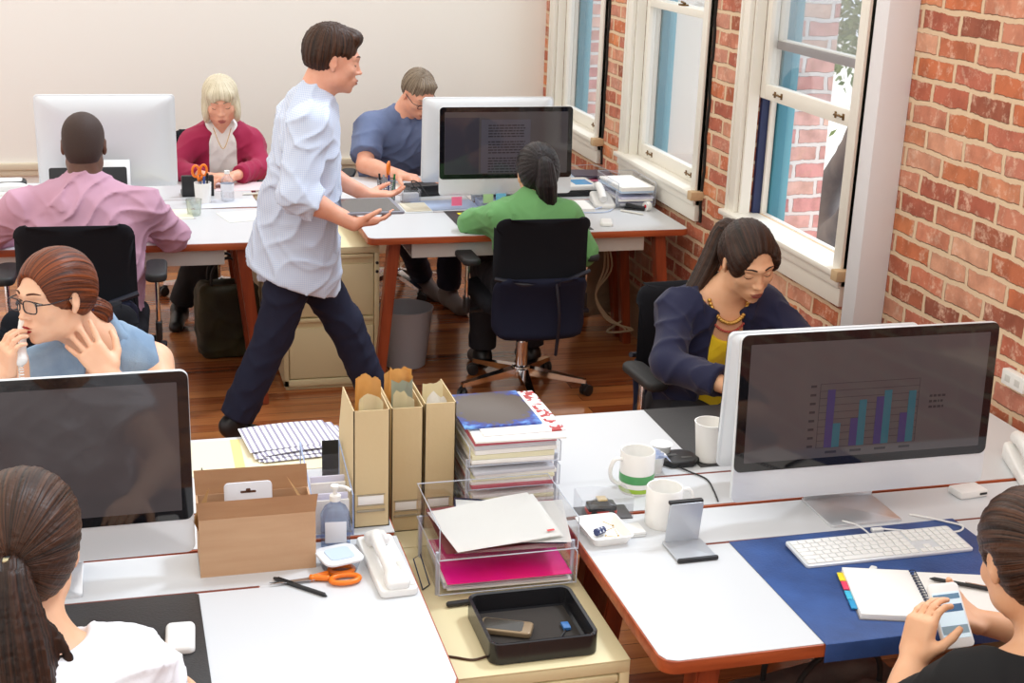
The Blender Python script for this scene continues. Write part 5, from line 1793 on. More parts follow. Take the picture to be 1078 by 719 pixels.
# ------------------------------------------------------------------ acrylic letter trays
def tray_tower(label, x0, x1, y0, y1, z, levels, pitch, wallh, back=True, rz=0, slope=0.0):
    t = thing('letter_tray', label, 'letter tray', ((x0 + x1) / 2, (y0 + y1) / 2, z), rz)
    w_, d_ = (x1 - x0) / 2, (y1 - y0) / 2
    for i in range(levels):
        zz = i * pitch + .012
        bm = BM(); box(bm, (-w_, -d_, zz), (w_, d_, zz + .0025))
        box(bm, (-w_, -d_, zz), (-w_ + .0025, d_, zz + wallh)); box(bm, (w_ - .0025, -d_, zz), (w_, d_, zz + wallh)); box(bm, (-w_, d_ - .0025, zz), (w_, d_, zz + wallh))
        tr = obj('tray', bm, ACR, t)
        bm = BM(); r_ = .0014
        tube(bm, [(-w_, -d_, zz + .002), (w_, -d_, zz + .002)], r_, 6)
        tube(bm, [(-w_, -d_, zz + wallh), (-w_, d_, zz + wallh), (w_, d_, zz + wallh), (w_, -d_, zz + wallh)], r_, 6)
        tube(bm, [(-w_, -d_, zz), (-w_, -d_, zz + wallh)], r_, 6); tube(bm, [(w_, -d_, zz), (w_, -d_, zz + wallh)], r_, 6)
        obj('tray_rim', bm, ACRE, tr)
    for sx in (-1, 1):
        for sy in (-1, 1):
            bm = BM(); tube(bm, [(sx * (w_ - .002), sy * (d_ - .03), 0), (sx * (w_ - .002), sy * (d_ - .03), (levels - 1) * pitch + .02)], .0045, 8); obj('support_post', bm, ACRE, t)
    return t
tray_tower('tall clear tray tower filled with papers, magazine on top', .735, .962, 2.925, 3.21, CZ, 4, .062, .050)
def pile(x, y, z, n, w_, d_, mats, what, grp, rz=0, jit=.006, th_=.004):
    rnd = random.Random(int(x * 7919 + z * 131))
    for i in range(n):
        bm = BM(); box(bm, (-w_ / 2, -d_ / 2, 0), (w_ / 2, d_ / 2, th_ * .92), .0006)
        o = obj('document', bm, mats[i % len(mats)]); o.location = (x + rnd.uniform(-jit, jit), y + rnd.uniform(-jit, jit), z + i * th_); o.rotation_euler = (0, 0, rz + rnd.uniform(-.03, .03)); 
        tag(o, what[i], 'document', grp)
ordn = ('bottom', 'lower', 'middle', 'upper', 'top')
pm = [PAPER, mat('pale_grey_paper', srgb(206, 208, 216), .7), mat('red_sheet', srgb(196, 96, 110), .7), PAPER, mat('pale_yellow_paper', srgb(232, 228, 196), .7)]
for lv in range(4):
    n = 5; th_ = .009 if lv < 3 else .011
    pile(.848, 3.06, CZ + .0148 + lv * .062, n, .205, .262, pm[lv:] + pm[:lv], ['%s wad of papers on the %s level of the clear tray tower' % (ordn[i], ('lowest', 'second', 'third', 'top')[lv]) for i in range(n)], 'papers in the clear tray tower', jit=.004, th_=th_ if lv < 3 else .012)
zt = CZ + .0148 + 3 * .062 + 5 * .012
bm = BM(); box(bm, (-.112, -.145, 0), (.112, .150, .006), .001); o = obj('document', bm, PAPER); o.location = (.862, 3.055, zt + .001); o.rotation_euler = (0, 0, -.03); tag(o, 'white sheaf lying on top of the clear tray tower', 'document')
bm = BM(); box(bm, (-.10, -.135, 0), (.105, .140, .004), .001)
mg, nt_, b_, N_, L_ = node_mat('leaflet_red_print')
tc_ = N_('ShaderNodeTexCoord'); sp = N_('ShaderNodeSeparateXYZ'); L_(tc_.outputs['Object'], sp.inputs[0]); nz_ = N_('ShaderNodeTexNoise'); nz_.inputs['Scale'].default_value = 45; L_(tc_.outputs['Object'], nz_.inputs['Vector'])
c1 = N_('ShaderNodeMath'); c1.operation = 'GREATER_THAN'; c1.inputs[1].default_value = .07; L_(sp.outputs['X'], c1.inputs[0]); c2 = N_('ShaderNodeMath'); c2.operation = 'GREATER_THAN'; c2.inputs[1].default_value = .5; L_(nz_.outputs['Fac'], c2.inputs[0])
c3 = N_('ShaderNodeMath'); c3.operation = 'MULTIPLY'; L_(c1.outputs[0], c3.inputs[0]); L_(c2.outputs[0], c3.inputs[1]); m3 = N_('ShaderNodeMixRGB'); L_(c3.outputs[0], m3.inputs[0]); m3.inputs[1].default_value = (*srgb(246, 244, 246), 1); m3.inputs[2].default_value = (*srgb(176, 60, 60), 1); L_(m3.outputs[0], b_.inputs['Base Color'])
o = obj('leaflet', bm, mg); o.location = (.870, 3.075, zt + .008); o.rotation_euler = (0, 0, .02); tag(o, 'white leaflet with red print along its edge, under the blue magazine', 'leaflet')
# blue magazine, brown oval middle
mg2, nt_, b_, N_, L_ = node_mat('magazine_cover')
tc_ = N_('ShaderNodeTexCoord'); mp_ = N_('ShaderNodeMapping'); mp_.inputs['Scale'].default_value = (6.8, 6.2, 1); mp_.inputs['Location'].default_value = (.0, -.06, 0); L_(tc_.outputs['Object'], mp_.inputs['Vector'])
ln = N_('ShaderNodeVectorMath'); ln.operation = 'LENGTH'
# flatten z so only the plan distance counts
sp = N_('ShaderNodeSeparateXYZ'); L_(mp_.outputs[0], sp.inputs[0]); cb = N_('ShaderNodeCombineXYZ'); L_(sp.outputs['X'], cb.inputs['X']); L_(sp.outputs['Y'], cb.inputs['Y']); L_(cb.outputs[0], ln.inputs[0])
nz_ = N_('ShaderNodeTexNoise'); nz_.inputs['Scale'].default_value = 60; L_(tc_.outputs['Object'], nz_.inputs['Vector'])
ma = N_('ShaderNodeMath'); ma.operation = 'MULTIPLY_ADD'; ma.inputs[1].default_value = .7; L_(nz_.outputs['Fac'], ma.inputs[0]); L_(ln.outputs['Value'], ma.inputs[2])
rp = N_('ShaderNodeValToRGB'); e = rp.color_ramp.elements; e[0].position = .9; e[0].color = (*srgb(84, 72, 64), 1); e[1].position = 1.5; e[1].color = (*srgb(190, 220, 250), 1)
k_ = e.new(1.0); k_.color = (*srgb(50, 60, 150), 1)
dv = N_('ShaderNodeMath'); dv.operation = 'MULTIPLY'; dv.inputs[1].default_value = .66; L_(ma.outputs[0], dv.inputs[0]); 
e[0].position = .66; e[1].position = 1.0; e[2].position = 1.0; e[1].color = (*srgb(40, 60, 150), 1); e[1].position = .76; e[2].color = (*srgb(120, 180, 246), 1); e[2].position = .95
L_(dv.outputs[0], rp.inputs[0]); L_(rp.outputs[0], b_.inputs['Base Color']); b_.inputs['Roughness'].default_value = .35
bm = BM(); box(bm, (-.098, -.115, 0), (.098, .115, .005), .001); o = obj('magazine', bm, mg2); o.location = (.830, 3.095, zt + .0125); o.rotation_euler = (0, 0, .02); tag(o, 'blue magazine with a dark brown middle on top of the tray tower', 'magazine')

tray_tower('two-level clear tray holding loose white sheets and a magenta folder', .605, .925, 2.655, 2.905, CZ, 2, .085, .078)
mt_ = [mat('clear_grey_sheet', srgb(200, 204, 214), .4), PAPER, mat('navy_sheet', srgb(60, 60, 90), .5), PAPER, PAPER]
pile(.772, 2.775, CZ + .0148, 4, .290, .215, [PAPER, mat('pale_grey_paper'), PAPER, PAPER], ['%s white paper under the magenta folder' % q for q in ('lowest', 'second', 'third', 'topmost')], 'papers under the magenta folder', rz=-.03, th_=.005)
bm = BM(); box(bm, (-.145, -.112, 0), (.145, .112, .003), .001); o = obj('plastic_folder', bm, mat('magenta_folder', srgb(240, 20, 160), .3, var=(3, srgb(226, 30, 110), (1, 1, 1)))); o.location = (.770, 2.765, CZ + .037); o.rotation_euler = (0, 0, -.01); tag(o, 'magenta plastic folder in the lower clear tray', 'folder')
for i, (dx, dy, a_, dz, m) in enumerate(((.01, .01, -.05, 0, PAPER), (-.02, .015, .05, .006, mat('red_brown_sheet', srgb(150, 80, 80), .6)), (.03, .02, -.22, .012, mat('navy_sheet')), (.035, .012, -.18, .017, PAPER), (-.005, -.002, .12, .022, PAPER), (-.015, -.01, .16, .027, PAPER))):
    bm = BM(); W_, D_ = .255, .19; nx, ny = 8, 6
    G = [[bm.verts.new((-W_ / 2 + W_ * p / nx, -D_ / 2 + D_ * q / ny, .006 * math.sin(p / nx * PI + i) * (q / ny))) for p in range(nx + 1)] for q in range(ny + 1)]
    for q in range(ny):
        for p in range(nx): bm.faces.new((G[q][p], G[q][p + 1], G[q + 1][p + 1], G[q + 1][p])).smooth = True
    bmesh.ops.solidify(bm, geom=list(bm.faces), thickness=.002)
    o = obj('loose_sheet', bm, m); o.location = (.768 + dx, 2.775 + dy - .012, CZ + .106 + dz); o.rotation_euler = (.10, 0, a_)
    tag(o, ('lowest white sheet in the upper clear tray', 'reddish brown sheet in the upper clear tray', 'navy sheet peeking out of the upper clear tray', 'white sheet turned aside over the navy one', 'white sheet second from top in upper clear tray', 'top white sheet with a tiny red mark in clear tray')[i], 'paper', 'sheets in the upper clear tray')
bm = BM(); box(bm, (-.009, -.003, 0), (.009, .003, .0008)); mk = obj('red_mark', bm, mat('mark_red', srgb(214, 60, 60), .6), o); mk.location = (.108, -.076, .0045)

t = thing('wire_stand', 'bent black wire stand beside the near clear tray', 'wire stand', (.60, 2.74, CZ), 0)
bm = BM(); tube(bm, [(-.02, -.03, .002), (-.03, .03, .05), (-.01, .05, .05), (.0, -.01, .002), (-.02, -.03, .002)], .0016, 6); obj('wire', bm, mat('wire_dark'), t)

# black tray with a phone and a cable
t = thing('desk_tray', 'black rounded tray on the near cream cabinet', 'tray', (.767, 2.475, CZ), .0)
bm = BM(); a = BM()
def rt(sx, sy, z, r_): return [a.verts.new((p[0], p[1], z)) for p in rrect(-sx, -sy, sx, sy, r_, 6)]
R_ = [rt(.113, .107, 0, .022), rt(.117, .111, .003, .024), rt(.117, .111, .048, .024), rt(.115, .109, .050, .022), rt(.109, .103, .048, .018), rt(.108, .102, .008, .016), rt(.100, .094, .006, .012)]
for p, q in zip(R_, R_[1:]):
    for i in range(len(p)): a.faces.new((p[i], p[(i + 1) % len(p)], q[(i + 1) % len(p)], q[i])).smooth = True
a.faces.new(R_[0][::-1]); a.faces.new(R_[-1]); _merge(bm, a); obj('shell', bm, mat('gloss_black', (.014, .014, .017), .22), t, 'auto')
bm = BM(); box(bm, (-.1, -.094, .006), (.1, .094, .0075), .0005); obj('liner', bm, mat('brown_black_felt', srgb(48, 42, 38), .9, bump=(300, .2)), t)
t = thing('mobile_phone', 'dark bronze phone lying in the black tray', 'phone', (.715, 2.485, CZ + .0085), -.42)
bm = BM(); prism(bm, rrect(-.056, -.026, .056, .026, .009), 0, .014, .004, seg=3); obj('case', bm, mat('bronze_case', srgb(150, 128, 100), .3, .3), t, 'auto')
bm = BM(); prism(bm, rrect(-.050, -.021, .036, .021, .006), .0138, .0145); obj('screen', bm, mat('phone_dark', (.03, .026, .02), .1), t)
t = thing('usb_cable', 'short black lead with a blue plug in the black tray', 'cable', (.83, 2.44, CZ + .0105), 0)
bm = BM(); tube(bm, smoothpath([(-.10, -.02, 0), (-.06, -.035, .0), (-.02, -.02, 0), (.01, .02, .0)], 5), .0022, 6); obj('lead', bm, BLK, t)
bm = BM(); box(bm, (.005, .018, -.002), (.022, .045, .006), .002); obj('plug', bm, mat('plug_blue', srgb(60, 110, 170), .3), t)
t = thing('charging_lead', 'thin brown cord running out from under the black tray', 'cord', (.62, 2.44, CZ), 0)
bm = BM(); tube(bm, smoothpath([(.03, -.04, .004), (.0, -.045, .003), (-.03, -.03, .003), (-.052, -.018, .003)], 5), .0026, 6); obj('lead', bm, mat('brown_cord', srgb(70, 40, 20), .5), t)
t = thing('marker_pen', 'black marker lying between the clear tray and black tray', 'pen', (.665, 2.625, CZ + .008), .06)
bm = BM(); tube(bm, [(-.05, 0, 0), (-.046, 0, 0), (.04, 0, 0)], .0065, 10, rs=[.004, .0065, .0065]); obj('barrel', bm, BLK, t)
bm = BM(); tube(bm, [(.04, 0, 0), (.062, 0, 0), (.066, 0, 0)], .0066, 10, rs=[.0068, .0068, .004]); obj('cap', bm, mat('plug_blue'), t)
# ------------------------------------------------------------------ things on the back desks
def pot(label, name, loc, r0, r1, h, m, cat, group=None):
    t = thing(name, label, cat, loc, 0, group)
    bm = BM(); lathe(bm, [(0, 0), (r0, 0), (r1, h), (r1 - .0025, h), (r0 - .002, .004), (0, .004)], seg=28); obj('cup', bm, m, t, 'auto'); return t
# left
pot('white pot holding orange scissors and pens before the blonde woman', 'pen_pot', (.302, 6.46, DZ), .036, .040, .095, mat('glazed_white'), 'pen pot')
def standing_scissors(label, loc, rz):
    t = thing('scissors', label, 'scissors', loc, rz, 'orange scissors standing in pots')
    OR = mat('orange_plastic')
    for s in (-1, 1):
        bm = BM(); prism(bm, [(-.006, -.06), (.006, -.06), (.004, .04), (-.004, .04)], -.001, .001); bm.transform(Matrix.Translation((.004 * s, .003 * s, 0)) @ Matrix.Rotation(PI / 2, 4, 'X')); obj('blade', bm, mat('blade_steel'), t)
        bm = BM(); pts = [(.020 * s + .016 * math.cos(a_), .002 * s, .078 + .026 * math.sin(a_)) for a_ in np.linspace(0, 2 * PI, 19)]
        tube(bm, pts, .0062, 8, caps=False); tube(bm, [(.004 * s, .003 * s, .03), (.012 * s, .002 * s, .056)], .007, 8); obj('handle', bm, OR, t, True)
    return t
standing_scissors('orange-handled scissors standing in the white pot', (.290, 6.46, DZ + .072), .3)
standing_scissors('orange-handled scissors standing in the wire pen cup', (1.175, 6.43, DZ + .075), 1.2)
def upright_pen(label, x, y, z, col, lx=0, ly=0, group=None, l=.075):
    t = thing('pen', label, 'pen', (x, y, z), 0, group)
    bm = BM(); tube(bm, [(0, 0, 0), (lx, ly, l)], .0042, 8); obj('barrel', bm, mat('pen_%d_%d_%d' % col, srgb(*col), .35), t)
    bm = BM(); tube(bm, [(lx, ly, l), (lx * 1.3, ly * 1.3, l + .028)], .0052, 8); obj('cap', bm, mat('pencap_%d_%d_%d' % col, srgb(*[int(c * .8) for c in col]), .3), t)
upright_pen('dark pen in the white pot by the scissors', .318, 6.46, DZ + .02, (20, 20, 26), .006, .0, None, .09)
upright_pen('blue pen in the white pot by the scissors', .305, 6.452, DZ + .02, (60, 100, 190), .003, -.008, None, .078)
t = thing('water_bottle', 'small clear water bottle beside the white pot', 'bottle', (.416, 6.475, DZ))
bm = BM(); lathe(bm, [(0, .002), (.026, 0), (.031, .006), (.031, .04), (.029, .046), (.031, .052), (.031, .088), (.028, .105), (.013, .122), (.012, .132)], seg=28); obj('bottle', bm, clear_mat('bottle_clear', (.90, .92, .95), .3, .05), t)
bm = BM(); lathe(bm, [(0, .131), (.0135, .131), (.0135, .146), (0, .147)], seg=24); obj('cap', bm, WPL, t, 'auto')
bm = BM(); lathe(bm, [(.0316, .052), (.0316, .086)], seg=28); obj('label_band', bm, mat('pale_band', srgb(226, 228, 236), .5), t)
t = thing('tumbler', 'short clear tumbler near the edge of the back left desk', 'glass', (.248, 6.20, DZ))
bm = BM(); lathe(bm, [(0, .003), (.028, 0), (.030, .003), (.037, .072), (.035, .072), (.028, .008), (0, .008)], seg=28); obj('glass', bm, clear_mat('tumbler_glass', (.90, .93, .90), .35, .03), t)
t = thing('pen', 'dark marker lying beside the water bottle', 'pen', (.545, 6.60, DZ + .006), .1)
bm = BM(); tube(bm, [(-.05, 0, 0), (.03, 0, 0)], .0055, 8); obj('barrel', bm, mat('off_white'), t); bm = BM(); tube(bm, [(.03, 0, 0), (.075, 0, 0)], .0062, 8); obj('cap', bm, BLK, t)
def page(label, x, y, w_, d_, rz, m, z=DZ, group=None, name='paper', th_=.0015):
    bm = BM(); box(bm, (-w_ / 2, -d_ / 2, 0), (w_ / 2, d_ / 2, th_)); o = obj(name, bm, m); o.location = (x, y, z + .0003); o.rotation_euler = (0, 0, rz); tag(o, label, name.replace('_', ' '), group); return o
page('clear plastic sleeve near the right end of the back left desk', .47, 6.15, .21, .20, .25, mat('sleeve_white', srgb(232, 232, 226), .3))
page('pale sheet beneath the water bottle', .40, 6.42, .30, .18, .08, mat('pale_grey_paper'))
page('blonde woman\'s pink tinted sheet under her hands', .50, 6.80, .25, .2, .0, mat('pink_tint', srgb(226, 206, 210), .6))
page('cream sheet beside the tumbler on the back left desk', .10, 6.22, .28, .2, .03, mat('cream_sheet2', srgb(236, 230, 208), .7))
t = thing('notebook_computer', 'open black laptop between the man in pink and the turned-away computer', 'laptop', (-.20, 6.14, DZ), 0)
bm = BM(); prism(bm, rrect(-.165, -.12, .165, .10, .01), 0, .018, .003); obj('base', bm, BLK, t); bm = BM(); prism(bm, rrect(-.165, 0, .165, .20, .01), 0, .008, .002); bm.transform(Matrix.Translation((0, .10, .014)) @ Matrix.Rotation(math.radians(82), 4, 'X')); obj('lid', bm, BLK, t)
t = thing('telephone', 'white desk telephone at the far left edge of the back left desk', 'telephone', (-.56, 6.50, DZ), .15)
bm = BM(); prism(bm, rrect(-.09, -.09, .09, .09, .02), 0, .045, .01, seg=3); obj('base', bm, WPL, t, 'auto'); bm = BM(); tube(bm, smoothpath([(-.085, .0, .062), (-.05, .0, .08), (.05, .0, .08), (.085, .0, .062)], 5), .021, 12); obj('handset', bm, WPL, t)
t = thing('desk_organizer', 'black stand in front of the blonde woman, beside the big turned computer', 'organizer', (.30, 6.62, DZ), .05)
bm = BM(); box(bm, (-.09, -.03, 0), (.06, .0, .10), .004); box(bm, (-.09, .0, 0), (.06, .06, .02), .003); obj('body', bm, BLK, t)
t = thing('document_tray', 'rounded black tray behind the white telephone at the far left', 'tray', (-.62, 6.80, DZ), .05)
bm = BM(); prism(bm, rrect(-.16, -.06, .12, .06, .03), 0, .055, .015, seg=3); obj('tray', bm, BLKR, t, 'auto')
bm = BM(); prism(bm, rrect(-.14, -.045, .10, .045, .02), .0552, .0565); obj('papers', bm, PAPER, t)
t = thing('webcam', 'little black and white desk gadget by the foot of the big turned computer', 'gadget', (.105, 6.30, DZ), .3)
bm = BM(); tube(bm, [(-.03, 0, .016), (.02, 0, .018)], .016, 12); obj('body', bm, BLK, t, 'auto'); bm = BM(); tube(bm, [(.02, 0, .018), (.026, 0, .018)], .012, 12); obj('lens_ring', bm, CHR, t, 'auto')

# right
t = thing('mesh_pen_cup', 'grey wire mesh pen cup on the back right desk', 'pen cup', (1.165, 6.42, DZ), 0)
bm = BM(); MESH = mat('mesh_grey', srgb(120, 124, 134), .4, .6)
for i in range(22):
    a_ = 2 * PI * i / 22; tube(bm, [(.040 * math.cos(a_), .040 * math.sin(a_), 0), (.044 * math.cos(a_), .044 * math.sin(a_), .10)], .0012, 5)
for k_ in range(11):
    z = .01 * k_; r_ = .04 + .004 * z / .1; tube(bm, [(r_ * math.cos(q), r_ * math.sin(q), z) for q in np.linspace(0, 2 * PI, 23)], .0012 if k_ < 10 else .0026, 5)
lathe(bm, [(0, 0), (.04, 0), (.04, .002), (0, .002)], seg=24); obj('mesh', bm, MESH, t, label='grey wire mesh')
for i, (dx, dy, c_, n_) in enumerate(((.010, .012, (110, 60, 150), 'purple-capped'), (.025, -.005, (40, 150, 60), 'green-capped'), (-.012, -.014, (200, 200, 205), 'white'), (.004, -.022, (40, 60, 140), 'blue-capped'), (-.022, .008, (30, 30, 34), 'black-capped'))):
    upright_pen('%s pen in the wire mesh cup' % n_, 1.165 + dx, 6.42 + dy, DZ + .004, c_, dx * .4, dy * .4, 'pens in the wire mesh cup', .095)
t = thing('card_holder', 'clear holder beside the wire mesh pen cup', 'holder', (1.27, 6.36, DZ), .05)
bm = BM(); x, y, h_ = .045, .03, .065
for a, b in (((-x, -y, 0), (x, -y + .002, h_)), ((-x, y - .002, 0), (x, y, h_)), ((-x, -y, 0), (-x + .002, y, h_)), ((x - .002, -y, 0), (x, y, h_)), ((-x, -y, 0), (x, y, .003))): box(bm, a, b)
obj('case', bm, ACR, t); bm = BM(); box(bm, (-.038, -.02, .004), (.038, .018, .045), .002); obj('cards', bm, mat('silver_card', srgb(200, 204, 214), .4), t)
keyboard('small beige keyboard beside the wire pen cup, buttons towards the aisle', (1.262, 6.20, DZ), .06, .135, .16, False, mat('beige_key', srgb(214, 206, 186), .5))
page('blue-grey folder lying on the back right desk before the screen', 1.42, 6.27, .30, .20, .05, mat('blue_grey_folder', srgb(168, 184, 214), .4), group=None, name='folder', th_=.004)
page('white book beside the green sleeve on the back right desk', 1.99, 6.16, .24, .20, -.05, PAPER, name='book', th_=.014)
page('white sheet under the left hand of the woman in green', 1.56, 5.98, .22, .20, -.05, PAPER, z=DZ + PAD)
def sticky(label, x, y, z, rz, col, tilt=1.2):
    bm = BM(); box(bm, (-.025, -.0006, 0), (.025, .0006, .042)); bm.transform(Matrix.Rotation(tilt - PI / 2 + .3, 4, 'X')); o = obj('sticky_note', bm, mat('note_%d_%d_%d' % col, srgb(*col), .6)); o.location = (x, y, z); o.rotation_euler = (0, 0, rz); tag(o, label, 'sticky note', 'sticky notes around the back right screen')
t = thing('grey_box_file', 'low grey-blue box with notes stuck along it under the back right screen', 'box', (1.69, 6.23, DZ), 0)
bm = BM(); box(bm, (-.12, -.07, 0), (.12, .05, .035), .004); obj('box', bm, mat('slate_blue', srgb(150, 162, 188), .5), t)
sticky('pink sticky note at the left under the back right screen', 1.455, 6.168, DZ + .020, .0, (250, 120, 160)); sticky('pale green sticky note under the back right screen', 1.60, 6.14, DZ + .036, .05, (176, 220, 160)); sticky('light blue sticky note under the back right screen', 1.665, 6.15, DZ + .036, 0, (120, 200, 236)); sticky('yellow sticky note under the back right screen', 1.765, 6.15, DZ + .036, 0, (226, 220, 40)); sticky('blue sticky note on the chin of the back right screen', 1.835, 6.17, DZ + .058, 0, (120, 190, 240), 1.27)
page('yellow index strip beside the left hand of the woman in green', 1.475, 6.075, .075, .03, .02, mat('note_yellow2', srgb(236, 226, 40), .6), z=DZ + PAD, name='paper_strip')
page('blue index strip to the right of the yellow one', 1.555, 6.075, .075, .03, .02, mat('note_blue2', srgb(80, 170, 220), .6), z=DZ + PAD, name='paper_strip')
page('magenta index strip above the arm of the woman in green', 1.76, 6.10, .07, .03, .0, mat('note_mag2', srgb(226, 30, 110), .6), z=DZ + PAD, name='paper_strip')
t = thing('printer', 'flat black and white device with a blue display behind the woman in green', 'printer', (2.12, 6.52, DZ), .03)
bm = BM(); prism(bm, rrect(-.15, -.13, .12, .09, .02), 0, .03, .006); obj('base', bm, BLK, t, 'auto'); bm = BM(); prism(bm, rrect(-.148, -.128, .118, .088, .02), .03, .055, .008); obj('lid', bm, WPL, t, 'auto'); bm = BM(); box(bm, (.0, -.10, .0552), (.09, .02, .0562)); obj('display', bm, mat('lcd_blue', srgb(60, 150, 210), .2), t)
t = thing('black_stand', 'low black box at the left foot of the back right screen', 'stand', (1.36, 6.52, DZ), .2)
bm = BM(); box(bm, (-.08, -.05, 0), (.08, .05, .055), .006); obj('box', bm, BLK, t); bm = BM(); tube(bm, smoothpath([(-.06, -.05, .05), (-.09, -.08, .09), (-.06, -.10, .08), (-.02, -.12, .02)], 5), .003, 6); obj('lead', bm, BLK, t)
page('white sheet with writing in front of the man in the blue polo', 1.37, 6.72, .24, .20, .25, PAPER)
t = thing('telephone', 'white telephone between the woman in green and the paper trays', 'telephone', (2.19, 6.20, DZ), -.15)
bm = BM(); a = BM(); prism(a, rrect(-.05, -.10, .05, .10, .02), 0, .05, .01, seg=3)
for v in a.verts: v.co.z *= (.4 + .6 * (v.co.y + .10) / .20)
_merge(bm, a); obj('base', bm, WPL, t, 'auto'); bm = BM(); tube(bm, smoothpath([(-.012, -.09, .045), (-.012, -.03, .068), (-.012, .05, .082), (-.012, .095, .075)], 5), .019, 12); obj('handset', bm, WPL, t)
bm = BM(); tube(bm, smoothpath([(-.02, -.10, .01), (-.10, -.15, .004), (-.16, -.13, .004), (-.13, -.19, .004), (-.02, -.18, .004), (.03, -.12, .006)], 6), .0035, 6); obj('coiled_cord', bm, mat('cord_blue_white', srgb(196, 208, 232), .4), t)
tray_tower('clear letter tray by the wall with magazines and blue-white papers', 2.235, 2.425, 6.10, 6.42, DZ, 2, .060, .052)
pile(2.33, 6.25, DZ + .0148, 4, .17, .29, [mat('pale_grey_paper'), mat('lilac_sheet', srgb(150, 150, 176), .6), PAPER, mat('pale_lilac')], ['%s paper of the lower wall-side tray' % q for q in ('bottom', 'second', 'third', 'top')], 'papers in the lower wall-side tray', th_=.010)
pile(2.325, 6.24, DZ + .076, 3, .17, .29, [mat('pale_blue_sheet', srgb(196, 216, 240), .5), PAPER, PAPER], ['%s paper of the upper wall-side tray' % q for q in ('bottom', 'middle', 'top')], 'papers in the upper wall-side tray', th_=.010, rz=.06)
tray_tower('second clear letter tray behind, nearer the back wall', 2.10, 2.40, 6.58, 6.86, DZ, 1, .060, .052, rz=.2)
for i, (x, y, a_, m, n_) in enumerate(((2.24, 6.72, .3, PAPER, 'white magazine at the bottom of the pile behind the wall-side trays'), (2.26, 6.70, .1, mat('pink_mag', srgb(226, 120, 150), .4), 'pink magazine in the pile behind the wall-side trays'), (2.25, 6.73, .45, mat('pale_blue_sheet'), 'pale blue magazine in the pile behind the wall-side trays'), (2.30, 6.71, -.1, mat('dark_mag', srgb(70, 60, 80), .4), 'dark magazine on top of the pile behind the wall-side trays'))):
    page(n_, x, y, .21, .17, a_, m, z=DZ + .018 + i * .010, name='magazine', th_=.007)
t = thing('tape_roll', 'white tape roll with a red core by the wall-side trays', 'tape', (2.365, 6.045, DZ), .3)
bm = BM(); tube(bm, [(-.012, 0, .022), (.012, 0, .022)], .022, 20); obj('roll', bm, WPL, t, 'auto'); bm = BM(); tube(bm, [(-.0125, 0, .022), (.0125, 0, .022)], .009, 16); obj('core', bm, mat('core_red', srgb(206, 40, 60), .5), t, 'auto')
t = thing('stapler', 'small black stapler beside the tape roll', 'stapler', (2.31, 6.07, DZ), 2.6)
bm = BM(); box(bm, (-.05, -.012, 0), (.05, .012, .008), .003); obj('base', bm, BLK, t); bm = BM(); box(bm, (-.05, -.010, 0), (.045, .010, .014), .004); bm.transform(Matrix.Translation((0, 0, .012)) @ Matrix.Rotation(-.12, 4, 'Y')); obj('arm', bm, BLK, t)
t = thing('pen', 'pale pen between the telephone and the wall-side trays', 'pen', (2.27, 6.00, DZ + .005), -.9)
bm = BM(); tube(bm, [(-.06, 0, 0), (.06, 0, 0), (.068, 0, 0)], .0045, 8, rs=[.0045, .0045, .001]); obj('barrel', bm, mat('off_white'), t)

# ------------------------------------------------------------------ on the floor at the back
t = thing('waste_bin', 'pale grey waste bin under the back right desk', 'bin', (1.205, 6.13, 0))
bm = BM(); lathe(bm, [(0, .004), (.095, 0), (.100, .004), (.132, .275), (.136, .285), (.131, .287), (.128, .28), (.096, .01), (0, .01)], seg=40); obj('bucket', bm, mat('bin_grey', srgb(176, 174, 180), .5), t)
def bag(label, loc, rz, m, w_, d_, h_, name='handbag', strap=True):
    t = thing(name, label, 'bag', loc, rz)
    S = SDF(); S.add(rbx((0, 0, h_ / 2), (w_ / 2 - .03, d_ / 2 - .03, h_ / 2 - .03), .03), 0)
    S.fn(lambda d, x, y, z: d - (.012 * np.sin(z / h_ * PI)).astype(np.float32)); S.fn(wrinkle(.006, 26, loc[0])); S.fn(plane_cut((0, 0, .001), (0, 0, -1)))
    S.sub(ell((0, 0, h_ + .01), (w_ * .36, d_ * .22, .05)), .01)
    sdf_obj('bag_body', S, .008, m, t)
    if strap:
        for s in (-1, 1):
            bm = BM(); tube(bm, smoothpath([(-w_ * .3, s * d_ * .3, h_ * .86), (-w_ * .27, s * d_ * .3, h_ + .07), (0, s * d_ * .28, h_ + .13), (w_ * .27, s * d_ * .3, h_ + .07), (w_ * .3, s * d_ * .3, h_ * .86)], 6), .007, 8); obj('strap', bm, BLKR, t)
    return t
bag('dark olive bag standing on the floor under the back left desk', (.395, 6.42, 0), .12, mat('dark_olive', srgb(46, 42, 28), .7, bump=(60, .3), var=(5, srgb(70, 66, 36), (1, 1, 1))), .27, .16, .36)
bag('beige cloth bag by the table legs under the back right desk', (2.30, 6.56, .08), .3, mat('beige_cloth', srgb(150, 128, 104), .8, bump=(60, .3)), .20, .14, .42)
t = thing('cable', 'tangled pale cables hanging under the back right desk', 'cables', (2.20, 6.2, .08))
bm = BM()
for i in range(3):
    tube(bm, smoothpath([(0, .02 * i, .56), (.02 + .02 * i, 0, .35), (-.01, .02, .20), (.05, 0, .09 - .01 * i), (.14 + .02 * i, -.03, .02), (.06, .02, .0), (.16, .05, .05)], 6), .005, 6)
obj('leads', bm, mat('cord_beige', srgb(186, 166, 136), .5), t)
t['kind'] = 'stuff'
# under the near right desk
bag('grey and brown bag on the floor under the near right desk', (1.52, 2.55, 0), .2, mat('grey_brown_bag', srgb(92, 84, 84), .7, bump=(60, .3), var=(6, srgb(130, 116, 110), (1, 1, 1))), .42, .2, .40)
